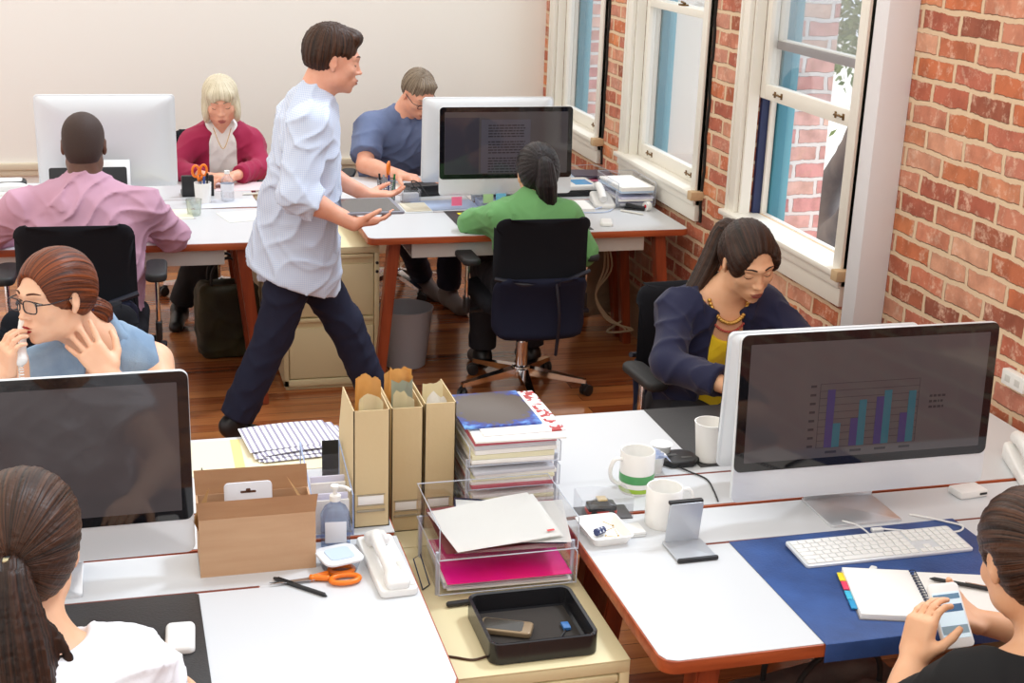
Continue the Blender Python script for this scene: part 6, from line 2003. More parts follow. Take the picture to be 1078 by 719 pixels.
# ------------------------------------------------------------------ the people
def skin(name, c, rough=.5, c2=None):
    return mat(name, c, rough, sss=.12, var=(22, c2, (1, 1, 1)) if c2 else None)
SK_FAIR = skin('fair_skin', srgb(236, 184, 150), .48, srgb(240, 192, 160))
SK_TAN = skin('warm_skin', srgb(226, 172, 134), .48, srgb(232, 182, 146))
SK_PINK = skin('rosy_skin', srgb(228, 162, 134), .5, srgb(234, 176, 150))
SK_DARK = skin('deep_skin', srgb(92, 58, 42), .42, srgb(104, 68, 50))
LIP_RED = mat('lip_red', srgb(190, 36, 46), .3)
LIP_ROSE = mat('lip_rose', srgb(190, 100, 92), .4)
BROW_D = mat('brow_dark', srgb(44, 26, 18), .7)
BROW_G = mat('brow_grey', srgb(150, 130, 110), .7)
H_BRUN = hair_mat('dark_brown_hair', srgb(20, 11, 8), srgb(66, 40, 27))
H_BLACK = hair_mat('black_hair', srgb(12, 9, 10), srgb(46, 36, 38))
H_AUB = hair_mat('auburn_hair', srgb(48, 18, 8), srgb(134, 66, 30))
H_BLON = hair_mat('blonde_grey_hair', srgb(190, 176, 146), srgb(238, 228, 204))
H_GREY = hair_mat('grey_brown_hair', srgb(92, 76, 62), srgb(158, 142, 122))
H_MID = hair_mat('mid_brown_hair', srgb(28, 16, 10), srgb(84, 52, 34))

def legs_sit(P, kz=.50, fwd=.44, spread=.11, foot=(.0, .0), ank=.30):
    Pv = A3(P['pelvis']); L = unit(P['lat']); F = unit(np.cross(UP, L))
    for sd, s in (('R', 1), ('L', -1)):
        K = Pv + F * fwd + L * spread * s; K[2] = kz
        A_ = Pv + F * (fwd - .02 + foot[0] * (s if foot[1] else 1)) + L * (spread + .01) * s; A_[2] = .085
        T = A_ + F * .15; T[2] = .028
        P['K' + sd] = K; P['A' + sd] = A_; P['T' + sd] = T
def shoes(P, m, name='shoe', h=.006, infl=.006, soles=True):
    for sd in 'RL':
        An = A3(P['A' + sd]); T = A3(P['T' + sd])
        S = SDF(); up_ = UP * .045
        S.add(cone(An - UP * .030 - unit(T - An) * .025, T, .036 + infl, .030 + infl), .02); S.add(cone(An, An - UP * .03, .040 + infl, .038 + infl), .02)
        z0 = min(T[2] - .026, An[2] - .08)
        S.fn(plane_cut((0, 0, max(z0, .004)), (0, 0, -1)))
        sdf_obj(name, S, h, m, P['root'], P['loc'])
def trousers(P, m, infl=.012, h=.008, upto=1.93, wr=.004, top=None):
    pr = leg_prims(P, infl, foot=False, upto=upto) 
    tp = torso_prims(P, infl)
    n = unit(P['up']); q = A3(P['pelvis']) + n * (.12 if top is None else top)
    w0 = .16 * P.get('build', 1)
    R = np.stack([unit(P['lat']), unit(P['F']), n], 1)
    pr = [(ell(A3(P['pelvis']), (w0 + infl, .125 * P.get('build', 1) + infl, .13), R, clip=[(q, n)]), .06)] + pr
    return garment('trousers', P, pr, h, m, wr=wr, relax=2)

HCAP = lambda g=.010, top=.0: [('e', ((0, -.016, .040), (.0785 + g, .100 + g, .087 + g)), .01), ('e', ((0, -.045, .0), (.070 + g, .062 + g, .075 + g)), .03)]
FACECUT = [('e', ((0, .120, -.030), (.072, .085, .098)), .015), ('e', ((0, .06, -.11), (.085, .085, .085)), .02)]
FOREHEAD = [('e', ((0, .128, .004), (.060, .085, .078)), .012)]
EARCUT = [('e', ((.088, .002, -.012), (.020, .024, .036)), .008), ('e', ((-.088, .002, -.012), (.020, .024, .036)), .008)]

# --- woman in navy cardigan, facing us, looking down
P = person('young woman in a navy cardigan and yellow top, looking down', (1.84, 4.06, 0), fem=True, skin=SK_TAN,
           pelvis=(1.82, 4.06, .53), neck=(1.815, 3.925, .960), lat=(-1, .0, 0), head=(1.853, 3.835, 1.088), face=(.02, -.93, -.36), roll=-.10,
           ER=(1.565, 3.74, .79), WR=(1.70, 3.50, .785), EL=(2.08, 3.74, .79), WL=(1.95, 3.50, .785), sw=.150)
legs_sit(P)
torso_prims(P)
P['handR'] = dict(d=(.9, -.4, -.05), n=(0, 0, -1), thumb=-1, curl=.5)
P['handL'] = dict(d=(-.6, -.7, -.05), n=(0, 0, -1), thumb=1, curl=.5)
body(P, .0042); face_parts(P, LIP_ROSE, BROW_D)
CY = mat('yellow_jersey', srgb(232, 200, 20), .75, sheen=.2)
up_, F_, L_ = P['up'], P['F'], unit(P['lat']); N0 = A3(P['neck'])
top_sub = [(ell(N0 + F_ * .10 + up_ * .0, (.085, .10, .115), np.stack([L_, F_, up_], 1)), .01), (ell(N0 + up_ * .05, (.10, .09, .10), np.stack([L_, F_, up_], 1)), .01)]
garment('top', P, torso_prims(P, .008), .006, CY, subs=top_sub, wr=.0025, label='yellow round-necked top')
NV = mat('navy_knit', srgb(18, 22, 58), .85, sheen=.1, bump=(380, .2))
cut = [(cone(N0 + F_ * .13 + up_ * .06, A3(P['pelvis']) + F_ * .17, .062, .085), .015), (ell(N0 + up_ * .045 + F_ * .03, (.096, .085, .085), np.stack([L_, F_, up_], 1)), .01)]
garment('cardigan', P, torso_prims(P, .017) + arm_prims(P, 'R', .008, 1.72, .010) + arm_prims(P, 'L', .008, 1.72, .010), .0055, NV, subs=cut, wr=.007, fx=34, relax=1)
trousers(P, mat('dark_trousers', srgb(28, 28, 36), .8)); shoes(P, mat('black_shoe', (.012, .012, .012), .35))
hairpiece('hair', P, [('e', ((0, -.016, .040), (.084, .106, .090)), .01), ('e', ((0, -.050, .0), (.077, .064, .078)), .03), ('e', ((.060, .040, .030), (.024, .040, .050)), .02), ('e', ((-.060, .040, .035), (.022, .040, .045)), .02)],
          [('e', ((-.012, .126, .014), (.060, .084, .084)), .008), ('e', ((0, .120, -.045), (.068, .080, .075)), .012), ('e', ((0, .05, -.11), (.085, .09, .085)), .02)] + EARCUT, H_BRUN, tie=(0, -.10, .055), axis=(0, -1, .3), h=.004)
hb = A3(P['head']) + P['H'] @ A3((0, -.105, .045)); 
tail('ponytail', P, [tuple(hb), tuple(hb + A3((-.025, .05, -.01))), tuple(hb + A3((-.07, .05, -.12))), tuple(hb + A3((-.13, .03, -.21))), tuple(hb + A3((-.20, .02, -.265)))], [.024, .034, .036, .030, .012], H_BRUN)
# bead necklaces
bm = BM()
gold = mat('gold_bead', srgb(216, 170, 90), .25, .6); H = P['H']
pts = []
def neckloop(rad, drop, n, r_, m, nm):
    bm = BM()
    for i in range(n):
        a_ = PI * (.10 + .80 * i / (n - 1))
        x = -math.cos(a_) * rad; d_ = math.sin(a_)
        p = N0 + L_ * x + F_ * (.052 + .062 * d_) + up_ * (.035 - drop * d_)
        for _ in range(3):
            q = P['sdf'].at([p[0]], [p[1]], [p[2]])[0]
            p = p + F_ * (r_ - q) * .9
        bmesh.ops.create_icosphere(bm, subdivisions=2, radius=r_, matrix=Matrix.Translation(V(tuple(p - P['loc']))))
    for f_ in bm.faces: f_.smooth = True
    obj(nm, bm, m, P['root'], True, label='gold bead necklace' if nm == 'necklace' else None)
neckloop(.070, .085, 24, .0072, gold, 'necklace')
neckloop(.085, .115, 32, .0042, mat('coral_bead', srgb(190, 80, 70), .35), 'coral_necklace')

# --- woman with glasses on the telephone
P = person('woman with auburn hair and glasses holding a white phone, denim vest', (-.16, 3.95, 0), fem=True, skin=SK_FAIR,
           pelvis=(-.13, 3.95, .53), neck=(-.130, 3.735, .965), lat=(-.985, -.17, 0), head=(-.222, 3.655, 1.112), face=(-.74, -.67, -.02), roll=-.04,
           ER=(-.40, 3.60, .77), WR=(-.345, 3.560, .935), EL=(.05, 3.60, .765), WL=(-.088, 3.565, .915), sw=.150)
P['SR'] = A3((-.305, 3.72, .885)); P['SL'] = A3((.025, 3.755, .885))
legs_sit(P)
torso_prims(P)
P['handR'] = dict(d=(.10, -.25, .95), n=(.88, .45, .1), thumb=1, curl=.75, sc=.92)
P['handL'] = dict(d=(-.58, .34, .74), n=(.20, .90, -.35), thumb=-1, curl=.12, spread=.34, fingers=(.10, .12, .14, .16), sc=1.0)
body(P, .0040); P['gaze'] = -.004; face_parts(P, LIP_RED, mat('brow_auburn', srgb(84, 44, 24), .7), lid='open')
glasses(P, mat('tortoise_rim', srgb(22, 20, 34), .2), label='dark framed glasses')
DN = mat('denim_blue', srgb(122, 148, 176), .85, bump=(300, .25), var=(10, srgb(150, 174, 196), (1, 1, 1)))
up_, F_, L_ = P['up'], P['F'], unit(P['lat']); N0 = A3(P['neck']); RR_ = np.stack([L_, F_, up_], 1)
garment('vest', P, torso_prims(P, .011), .0055, DN, subs=[(ell(N0 + F_ * .12 - up_ * .02, (.055, .12, .15), RR_), .01), (ell(N0 + up_ * .05, (.088, .075, .08), RR_), .01), (ell(A3(P['SR']) + L_ * .05, (.055, .09, .11), RR_), .01), (ell(A3(P['SL']) - L_ * .05, (.055, .09, .11), RR_), .01)], wr=.003, label='sleeveless pale denim vest')
for s in (1, -1):
    S = SDF()
    S.add(rbx(N0 + L_ * .062 * s * 1.0 + F_ * .065 - up_ * .030, (.022, .006, .045), .006, RR_ @ np.array(Euler((.75, 0, -.35 * s)).to_matrix())), 0); S.add(cone(N0 + L_ * .072 * s + F_ * .02 + up_ * .015, N0 + L_ * .045 * s - F_ * .062 + up_ * .03, .016, .018), .02)
    sdf_obj('collar', S, .005, DN, P['root'], P['loc'])
trousers(P, mat('dark_trousers')); shoes(P, mat('black_shoe'))
hairpiece('hair', P, [('e', ((0, -.016, .042), (.085, .106, .090)), .01), ('e', ((0, -.050, .005), (.080, .066, .076)), .03), ('e', ((-.055, .010, .03), (.028, .05, .05)), .02), ('e', ((.055, .010, .03), (.028, .05, .05)), .02)],
          [('e', ((.0, .120, .000), (.068, .082, .084)), .010), ('e', ((.0, .118, -.045), (.072, .078, .085)), .014), ('e', ((0, .05, -.11), (.090, .09, .088)), .02)] + EARCUT, H_AUB, tie=(0, -.105, -.045), axis=(0, -1, -.25), h=.0038, N=110, amp=.0008)
hb = A3(P['head']) + P['H'] @ A3((0, -.112, -.058))
tail('ponytail', P, [tuple(hb + P['H'] @ A3((0, .03, .012))), tuple(hb), tuple(hb + P['H'] @ A3((0.0, -.03, -.022))), tuple(hb + P['H'] @ A3((.01, -.042, -.055)))], [.020, .032, .036, .014], H_AUB, amp=.002, label='small loose auburn bun')
bm = BM(); c_ = hb + P['H'] @ A3((0, .012, .008)) - P['loc']; e1_ = P['H'][:, 0]; e2_ = P['H'][:, 2]
tube(bm, [tuple(c_ + e1_ * .026 * math.cos(a_) + e2_ * .026 * math.sin(a_)) for a_ in np.linspace(0, 2 * PI, 20)], .005, 6); obj('hair_tie', bm, mat('tie_navy', srgb(40, 50, 96), .6), P['root'], True)
# the handset she holds, with its coiled cord
t = thing('telephone_receiver', 'white receiver with coiled cord held to the mouth by the woman with glasses', 'telephone', (-.345, 3.548, .918), 0)
S = SDF()
for i in range(12):
    f_ = lambda q: (A3((.036 + .016 * q - .006 * math.sin(q * PI), -.01 + .19 * q, .066 + .10 * q - .01 * math.sin(q * PI))), .0125 + .007 * (abs(q - .5) * 2) ** 3)
    (p0, r0), (p1, r1) = f_(i / 12), f_((i + 1) / 12); S.add(cone(p0, p1, r0, r1), .004)
sdf_obj('handset', S, .003, WPL, t, relax=2)
bm = BM(); base_ = [V((.036, -.012, .055)), V((.035, -.02, .0)), V((.02, -.03, -.08)), V((.02, -.05, -.174))]; sp_ = smoothpath(base_, 8)
hel = []
for i in range(len(sp_) * 8):
    q = i / 8; j = min(int(q), len(sp_) - 2); p = sp_[j].lerp(sp_[j + 1], q - j); a_ = i * PI / 4
    hel.append(p + V((math.cos(a_) * .006, math.sin(a_) * .006, 0)))
tube(bm, hel, .0017, 5); obj('coiled_cord', bm, WPL, t)

# --- man in the pink shirt, from behind
P = person('bald man in a pink shirt seen from behind', (-.19, 5.36, 0), skin=SK_DARK, build=1.12,
           pelvis=(-.20, 5.40, .53), neck=(-.188, 5.50, 1.035), lat=(1, 0, 0), head=(-.188, 5.56, 1.172), face=(.05, .96, -.30), hs=1.04,
           ER=(.135, 5.62, .79), WR=(.01, 5.88, .775), EL=(-.60, 5.66, .79), WL=(-.38, 5.90, .775), sw=.215)
P['SR'] = A3((.025, 5.49, .945)); P['SL'] = A3((-.425, 5.50, .945))
legs_sit(P); torso_prims(P)
P['handR'] = dict(d=(-.5, .85, 0), n=(0, 0, -1), thumb=-1, curl=.4); P['handL'] = dict(d=(.6, .8, 0), n=(0, 0, -1), thumb=1, curl=.4)
body(P, .006)
hairpiece('hair', P, [('e', ((0, -.016, .040), (.0775, .0975, .086)), .01), ('e', ((0, -.045, -.015), (.068, .062, .078)), .03)], FACECUT + EARCUT, mat('shaved_hair', srgb(58, 40, 33), .7, bump=(400, .3)), amp=.0002, h=.005)
PK = mat('pink_shirt', srgb(192, 146, 166), .8, bump=(350, .12), var=(4, srgb(198, 154, 176), (1, 1, 1)))
up_, F_, L_ = P['up'], P['F'], unit(P['lat']); N0 = A3(P['neck'])
garment('shirt', P, torso_prims(P, .014) + arm_prims(P, 'R', .014, 1.85, .010) + arm_prims(P, 'L', .014, 1.85, .010) + [(ell(N0 + up_ * .022 + F_ * .010, (.074, .072, .040), np.stack([L_, F_, up_], 1)), .012)], .006, PK, wr=.009, fx=30, label='pink long-sleeved shirt')
trousers(P, mat('dark_trousers')); shoes(P, mat('black_shoe'))

# --- woman in green, from behind
P = person('woman with a dark ponytail and green cardigan seen from behind', (1.68, 5.60, 0), fem=True, skin=SK_TAN,
           pelvis=(1.67, 5.56, .52), neck=(1.672, 5.66, .880), lat=(1, 0, 0), head=(1.708, 5.715, .990), face=(.05, .92, -.40), hs=1.06,
           ER=(1.905, 5.60, .665), WR=(1.86, 5.80, .765), EL=(1.425, 5.745, .775), WL=(1.55, 5.94, .770), sw=.160)
P['SR'] = A3((1.825, 5.63, .825)); P['SL'] = A3((1.520, 5.64, .825))
legs_sit(P); torso_prims(P)
P['handR'] = dict(d=(-.2, .95, 0), n=(0, 0, -1), thumb=-1, curl=.4); P['handL'] = dict(d=(.6, .8, 0), n=(0, 0, -1), thumb=1, curl=.4)
body(P, .006)
GR = mat('green_knit', srgb(104, 160, 98), .85, sheen=.1, bump=(380, .2)); MINT = mat('mint_knit', srgb(130, 206, 160), .8, sheen=.2)
garment('cardigan', P, torso_prims(P, .015) + arm_prims(P, 'L', .016, 1.8, .004) + arm_prims(P, 'R', .016, 1.8, .004), .006, GR, wr=.005, label='leaf green cardigan')
trousers(P, mat('dark_trousers')); shoes(P, mat('black_shoe'))
hairpiece('hair', P, HCAP(.010), FACECUT + EARCUT, H_BLACK, tie=(0, -.112, .025), axis=(0, -1, .1))
hb = A3(P['head']) + P['H'] @ A3((0, -.118, .030))
tail('ponytail', P, [tuple(hb + A3((0, .02, .0))), tuple(hb + A3((.005, -.022, -.01))), tuple(hb + A3((.012, -.03, -.09))), tuple(hb + A3((.022, -.015, -.17))), tuple(hb + A3((.03, -.0, -.215)))], [.024, .036, .046, .042, .026], H_BLACK)
bm = BM(); c_ = hb + A3((.002, -.008, .0)) - P['loc']; tube(bm, [tuple(c_ + A3((.026 * math.cos(a_), 0, .026 * math.sin(a_)))) for a_ in np.linspace(0, 2 * PI, 20)], .005, 6); obj('hair_tie', bm, mat('tie_navy'), P['root'], True)

# --- blonde woman in magenta
P = person('blonde woman in a magenta cardigan and white blouse, looking down', (.44, 7.33, 0), fem=True, skin=SK_PINK, build=1.05,
           pelvis=(.44, 7.33, .53), neck=(.440, 7.19, .975), lat=(-1, 0, 0), head=(.437, 7.115, 1.112), face=(-.05, -.95, -.24), roll=-.04, hs=1.0,
           ER=(.19, 7.02, .79), WR=(.33, 6.86, .785), EL=(.630, 7.02, .79), WL=(.47, 6.84, .785), sw=.165)
P['SR'] = A3((.290, 7.16, .895)); P['SL'] = A3((.588, 7.16, .895))
legs_sit(P); P['AR'] = A3((.33, 6.88, .085)); P['TR'] = A3((.33, 6.73, .028)); P['AL'] = A3((.185, 6.93, .085)); P['TL'] = A3((.16, 6.80, .028)); P['KL'] = A3((.34, 6.90, .50)); P['KR'] = A3((.30, 6.90, .52))
torso_prims(P)
P['handR'] = dict(d=(.8, -.5, .0), n=(0, 0, -1), thumb=-1, curl=.5); P['handL'] = dict(d=(-.85, -.4, 0), n=(0, 0, -1), thumb=1, curl=.5)
body(P, .0055); face_parts(P, mat('lip_pink', srgb(206, 110, 110), .4), BROW_G)
up_, F_, L_ = P['up'], P['F'], unit(P['lat']); N0 = A3(P['neck']); RR_ = np.stack([L_, F_, up_], 1)
WB = mat('white_blouse', srgb(240, 238, 236), .7, sheen=.2, bump=(120, .2))
garment('blouse', P, torso_prims(P, .010) + [(cone(N0 + L_ * .055 + F_ * .03 + up_ * .02, N0 + L_ * .060 + F_ * .095 - up_ * .045, .018, .012), .01), (cone(N0 - L_ * .055 + F_ * .03 + up_ * .02, N0 - L_ * .060 + F_ * .095 - up_ * .045, .018, .012), .01)], .006, WB, subs=[(cone(N0 + F_ * .09 + up_ * .07, N0 + F_ * .15 - up_ * .13, .052, .010), .01)], wr=.003)
MG = mat('magenta_knit', srgb(158, 22, 70), .85, sheen=.1, bump=(380, .2))
garment('cardigan', P, torso_prims(P, .018) + arm_prims(P, 'R', .010, 1.8, .008) + arm_prims(P, 'L', .010, 1.8, .008), .006, MG, subs=[(cone(N0 + F_ * .13 + up_ * .06, A3(P['pelvis']) + F_ * .16, .075, .06), .015), (ell(N0 + up_ * .05 + F_ * .02, (.085, .085, .085), RR_), .01)], wr=.005)
trousers(P, mat('black_trousers', srgb(16, 15, 18), .8)); shoes(P, mat('black_shoe'))
hairpiece('hair', P, [('e', ((0, -.014, .046), (.090, .110, .092)), .01), ('e', ((0, -.045, -.02), (.088, .070, .090)), .03), ('e', ((.076, .005, -.045), (.022, .050, .062)), .03), ('e', ((-.076, .005, -.045), (.022, .050, .062)), .03), ('e', ((0, .070, .062), (.066, .030, .034)), .02)],
          [('e', ((.0, .128, -.036), (.062, .082, .092)), .012), ('e', ((0, .06, -.13), (.072, .09, .085)), .02)], H_BLON, tie=(0, .0, .12), axis=(0, 0, 1), h=.0045, N=60)
bm = BM(); tube(bm, smoothpath([tuple(N0 + L_ * .045 + F_ * .075 + up_ * .03 - P['loc']), tuple(N0 + F_ * .130 - up_ * .06 - P['loc']), tuple(N0 - L_ * .045 + F_ * .075 + up_ * .03 - P['loc'])], 8), .0018, 5); obj('necklace', bm, gold, P['root'])

# --- grey-haired man in blue polo
P = person('grey-haired man in glasses and a blue polo shirt, bent over his desk', (1.42, 7.40, 0), skin=SK_PINK, build=1.0,
           pelvis=(1.36, 7.42, .53), neck=(1.385, 7.20, 1.02), lat=(-.97, .22, 0), head=(1.455, 7.10, 1.152), face=(.28, -.78, -.56), roll=-.02,
           ER=(1.155, 7.00, .80), WR=(1.30, 6.78, .785), EL=(1.66, 7.02, .80), WL=(1.50, 6.76, .785), sw=.185)
P['SR'] = A3((1.215, 7.22, .955)); P['SL'] = A3((1.575, 7.14, .955))
legs_sit(P); P['KR'] = A3((1.33, 7.0, .52)); P['AR'] = A3((1.535, 7.28, .09)); P['TR'] = A3((1.60, 7.13, .03)); P['KL'] = A3((1.62, 7.0, .52)); P['AL'] = A3((1.62, 7.02, .085)); P['TL'] = A3((1.66, 6.87, .028))
torso_prims(P)
P['handR'] = dict(d=(.6, -.75, .0), n=(0, 0, -1), thumb=-1, curl=.5); P['handL'] = dict(d=(-.5, -.8, 0), n=(0, 0, -1), thumb=1, curl=.5)
body(P, .0055); face_parts(P, mat('lip_man', srgb(190, 120, 104), .5), BROW_G); glasses(P, mat('black_rim', (.015, .015, .02), .25), w=.023, hgt=.012)
PB = mat('blue_polo', srgb(92, 106, 142), .85, sheen=.05, bump=(300, .2), var=(8, srgb(106, 120, 156), (1, 1, 1)))
up_, F_, L_ = P['up'], P['F'], unit(P['lat']); N0 = A3(P['neck']); RR_ = np.stack([L_, F_, up_], 1)
garment('polo_shirt', P, torso_prims(P, .014) + arm_prims(P, 'R', .022, .78, .012) + arm_prims(P, 'L', .022, .78, .012) + [(ell(N0 + up_ * .01 + F_ * .012, (.074, .070, .030), RR_), .012)], .006, PB, subs=[(cone(N0 + F_ * .09 + up_ * .05, N0 + F_ * .13 - up_ * .06, .035, .010), .01)], wr=.006, fx=26)
trousers(P, mat('dark_jeans', srgb(30, 34, 56), .85)); shoes(P, mat('grey_trainer', srgb(120, 108, 104), .7), infl=.012)
hairpiece('hair', P, [('e', ((0, -.018, .046), (.081, .099, .086)), .01), ('e', ((0, -.045, .01), (.074, .062, .066)), .03), ('e', ((0, .05, .095), (.056, .032, .024)), .02)],
          [('e', ((.0, .130, -.010), (.072, .082, .098)), .01), ('e', ((0, .05, -.11), (.090, .10, .085)), .02), ('e', ((.085, .035, -.02), (.030, .05, .055)), .01), ('e', ((-.085, .035, -.02), (.030, .05, .055)), .01), ('e', ((0, -.06, -.080), (.095, .10, .045)), .015)] + EARCUT, H_GREY, tie=(0, -.03, .12), axis=(0, 0, 1), amp=.002)

# --- walking man
P = person('man in a pale blue shirt and navy trousers walking between the desks', (.62, 5.30, 0), skin=SK_PINK, build=.92,
           pelvis=(.595, 5.30, .835), neck=(.672, 5.30, 1.395), lat=(0, -1, 0), head=(.752, 5.30, 1.535), face=(1, -.05, -.16), hs=1.03,
           KR=(.50, 5.235, .47), AR=(.335, 5.235, .105), TR=(.465, 5.215, .034), KL=(.80, 5.36, .46), AL=(.945, 5.36, .10), TL=(1.09, 5.37, .05),
           ER=(.575, 5.03, 1.075), WR=(.785, 5.01, .965), EL=(.70, 5.53, 1.08), WL=(.90, 5.42, .985), sw=.175)
P['SR'] = A3((.640, 5.125, 1.315)); P['SL'] = A3((.650, 5.475, 1.315))
torso_prims(P)
P['handR'] = dict(d=(1, .10, .06), n=(-.05, .3, .95), thumb=1, curl=.35); P['handL'] = dict(d=(1, -.2, .0), n=(0, 0, 1), thumb=-1, curl=.35)
body(P, .0055); face_parts(P, mat('lip_man'), BROW_D, lid='down')
WS = check_mat('blue_check_shirt', srgb(212, 222, 240), srgb(170, 188, 224), 900)
up_, F_, L_ = P['up'], P['F'], unit(P['lat']); N0 = A3(P['neck']); RR_ = np.stack([L_, F_, up_], 1); PV = A3(P['pelvis'])
garment('shirt', P, torso_prims(P, .020) + arm_prims(P, 'R', .018, 1.32, .006) + arm_prims(P, 'L', .018, 1.32, .006) + [(cone(PV + up_ * .12, PV - up_ * .12 + F_ * .012, .170, .215, sq=(F_, .86), clip=[(PV - up_ * .22, -up_)]), .05), (ell(N0 + up_ * .012, (.070, .068, .034), RR_), .012)], .0065, WS,
        fns=[plane_cut(PV - up_ * .155, -unit(up_ * 1.0 + F_ * .22))], wr=.009, fx=26, label='pale blue checked shirt worn untucked')
P['pelvis'] = PV
trousers(P, mat('navy_trousers', srgb(20, 25, 52), .85), infl=.016, wr=.005); shoes(P, mat('black_leather_shoe', srgb(24, 22, 24), .35))
hairpiece('hair', P, [('e', ((0, -.016, .050), (.086, .104, .090)), .01), ('e', ((0, -.050, .010), (.078, .062, .070)), .03), ('e', ((0, .06, .095), (.058, .036, .030)), .02)],
          [('e', ((.0, .132, -.010), (.072, .078, .100)), .01), ('e', ((0, .05, -.11), (.090, .10, .085)), .02), ('e', ((.088, .035, -.02), (.032, .05, .055)), .01), ('e', ((-.088, .035, -.02), (.032, .05, .055)), .01), ('e', ((0, -.06, -.082), (.095, .10, .045)), .015)] + EARCUT, H_MID, tie=(0, -.03, .12), axis=(0, 0, 1), amp=.002)
t = thing('tablet', 'grey tablet carried flat by the walking man', 'tablet', (.835, 5.125, .998), .03)
bm = BM(); prism(bm, rrect(-.10, -.13, .14, .13, .012), 0, .010, .002); obj('case', bm, mat('tablet_grey', srgb(130, 132, 144), .4), t, 'auto')
bm = BM(); prism(bm, rrect(-.085, -.115, .125, .115, .004), .0098, .0106); obj('screen', bm, mat('tablet_screen', srgb(50, 52, 60), .1), t)

# --- near left woman, white blouse, from behind
P = person('woman with a long brown ponytail and white blouse, back to us', (-.19, 1.90, 0), fem=True, skin=SK_TAN, build=1.0,
           pelvis=(-.20, 1.80, .53), neck=(-.190, 2.03, 1.012), lat=(1, .0, 0), head=(-.198, 2.105, 1.140), face=(.12, .98, -.24), hs=.98,
           ER=(.050, 2.12, .785), WR=(-.03, 2.34, .775), EL=(-.47, 2.10, .775), WL=(-.36, 2.32, .775), sw=.160)
P['SR'] = A3((-.058, 2.025, .955)); P['SL'] = A3((-.335, 2.015, .955))
legs_sit(P); torso_prims(P)
P['handR'] = dict(d=(-.4, .9, 0), n=(0, 0, -1), thumb=-1, curl=.4); P['handL'] = dict(d=(.4, .9, 0), n=(0, 0, -1), thumb=1, curl=.4)
body(P, .0045)
up_, F_, L_ = P['up'], P['F'], unit(P['lat']); N0 = A3(P['neck']); RR_ = np.stack([L_, F_, up_], 1)
WB2 = mat('white_cotton', srgb(236, 236, 240), .8, sheen=.15, bump=(90, .15))
garment('blouse', P, torso_prims(P, .012) + arm_prims(P, 'R', .013, .36, .016) + arm_prims(P, 'L', .013, .36, .016), .005, WB2, subs=[(ell(N0 - F_ * .02 + up_ * .045, (.088, .105, .085), RR_), .012)], wr=.006, fx=44, label='white short-sleeved blouse')
trousers(P, mat('dark_trousers')); shoes(P, mat('black_shoe'))
hairpiece('hair', P, HCAP(.011), FACECUT + EARCUT, H_MID, tie=(0, -.118, .000), axis=(0, -1, .0), N=90, h=.0035, amp=.0011)
hb = A3(P['head']) + P['H'] @ A3((.0, -.122, -.002))
tail('ponytail', P, [tuple(hb + A3((0, .02, .0))), tuple(hb + A3((.002, -.018, -.012))), tuple(hb + A3((.008, -.040, -.10))), tuple(hb + A3((.014, -.055, -.20))), tuple(hb + A3((.018, -.07, -.32))), tuple(hb + A3((.02, -.08, -.42)))], [.017, .028, .046, .052, .046, .022], H_BRUN, N=34, amp=.0018, h=.0038,
     extra=[([tuple(hb + A3((.02, -.02, -.05))), tuple(hb + A3((.065, -.03, -.11))), tuple(hb + A3((.078, -.04, -.17))), tuple(hb + A3((.045, -.05, -.22)))], .008), ([tuple(hb + A3((.01, -.01, -.04))), tuple(hb + A3((.055, -.035, -.13))), tuple(hb + A3((.060, -.05, -.24)))], .009)])
bm = BM(); c_ = hb + A3((0, -.002, 0)) - P['loc']; tube(bm, [tuple(c_ + A3((.019 * math.cos(a_), -.004, .019 * math.sin(a_)))) for a_ in np.linspace(0, 2 * PI, 20)], .0045, 6); obj('hair_tie', bm, BLKR, P['root'], True)
bm = BM(); box(bm, tuple(c_ + A3((-.008, -.014, .016))), tuple(c_ + A3((.008, -.004, .022))), .001); obj('hair_clasp', bm, mat('clasp_gold', srgb(220, 210, 170), .3, .5), P['root'])

# --- near right woman, black top, holding a phone
P = person('woman in a black top holding a white phone at the right edge', (1.56, 1.72, 0), fem=True, skin=SK_TAN,
           pelvis=(1.55, 1.60, .53), neck=(1.528, 1.800, .935), lat=(1, .0, 0), head=(1.512, 1.878, 1.058), face=(.03, .92, -.38), roll=.0,
           ER=(1.73, 2.00, .80), WR=(1.562, 2.062, .828), EL=(1.30, 1.88, .76), WL=(1.345, 1.945, .838), sw=.158)
P['SR'] = A3((1.680, 1.800, .865)); P['SL'] = A3((1.365, 1.800, .865))
legs_sit(P, spread=.13, fwd=.48); torso_prims(P)
P['handL'] = dict(d=(.30, .28, .86), n=(.86, .10, -.35), thumb=-1, curl=.55, sc=.88)
P['handR'] = dict(d=(-.85, -.22, .42), n=(-.35, -.30, .80), thumb=1, curl=.5, sc=.88)
body(P, .0042); face_parts(P, LIP_ROSE, BROW_D)
up_, F_, L_ = P['up'], P['F'], unit(P['lat']); N0 = A3(P['neck']); RR_ = np.stack([L_, F_, up_], 1)
BT = mat('black_jersey', srgb(14, 14, 17), .9)
garment('top', P, torso_prims(P, .011) + arm_prims(P, 'R', .014, .9, .004) + arm_prims(P, 'L', .014, .9, .004), .0055, BT, subs=[(ell(N0 + up_ * .045, (.125, .115, .080), RR_), .012)], wr=.003, label='black wide-necked top')
bm = BM()
trousers(P, mat('navy_jeans', srgb(26, 32, 56), .85, bump=(300, .2))); shoes(P, mat('black_shoe'))
hairpiece('hair', P, HCAP(.011), FACECUT + EARCUT, H_MID, tie=(0, -.118, .02), axis=(0, -1, .1), h=.0038)
hb = A3(P['head']) + P['H'] @ A3((0, -.120, .012))
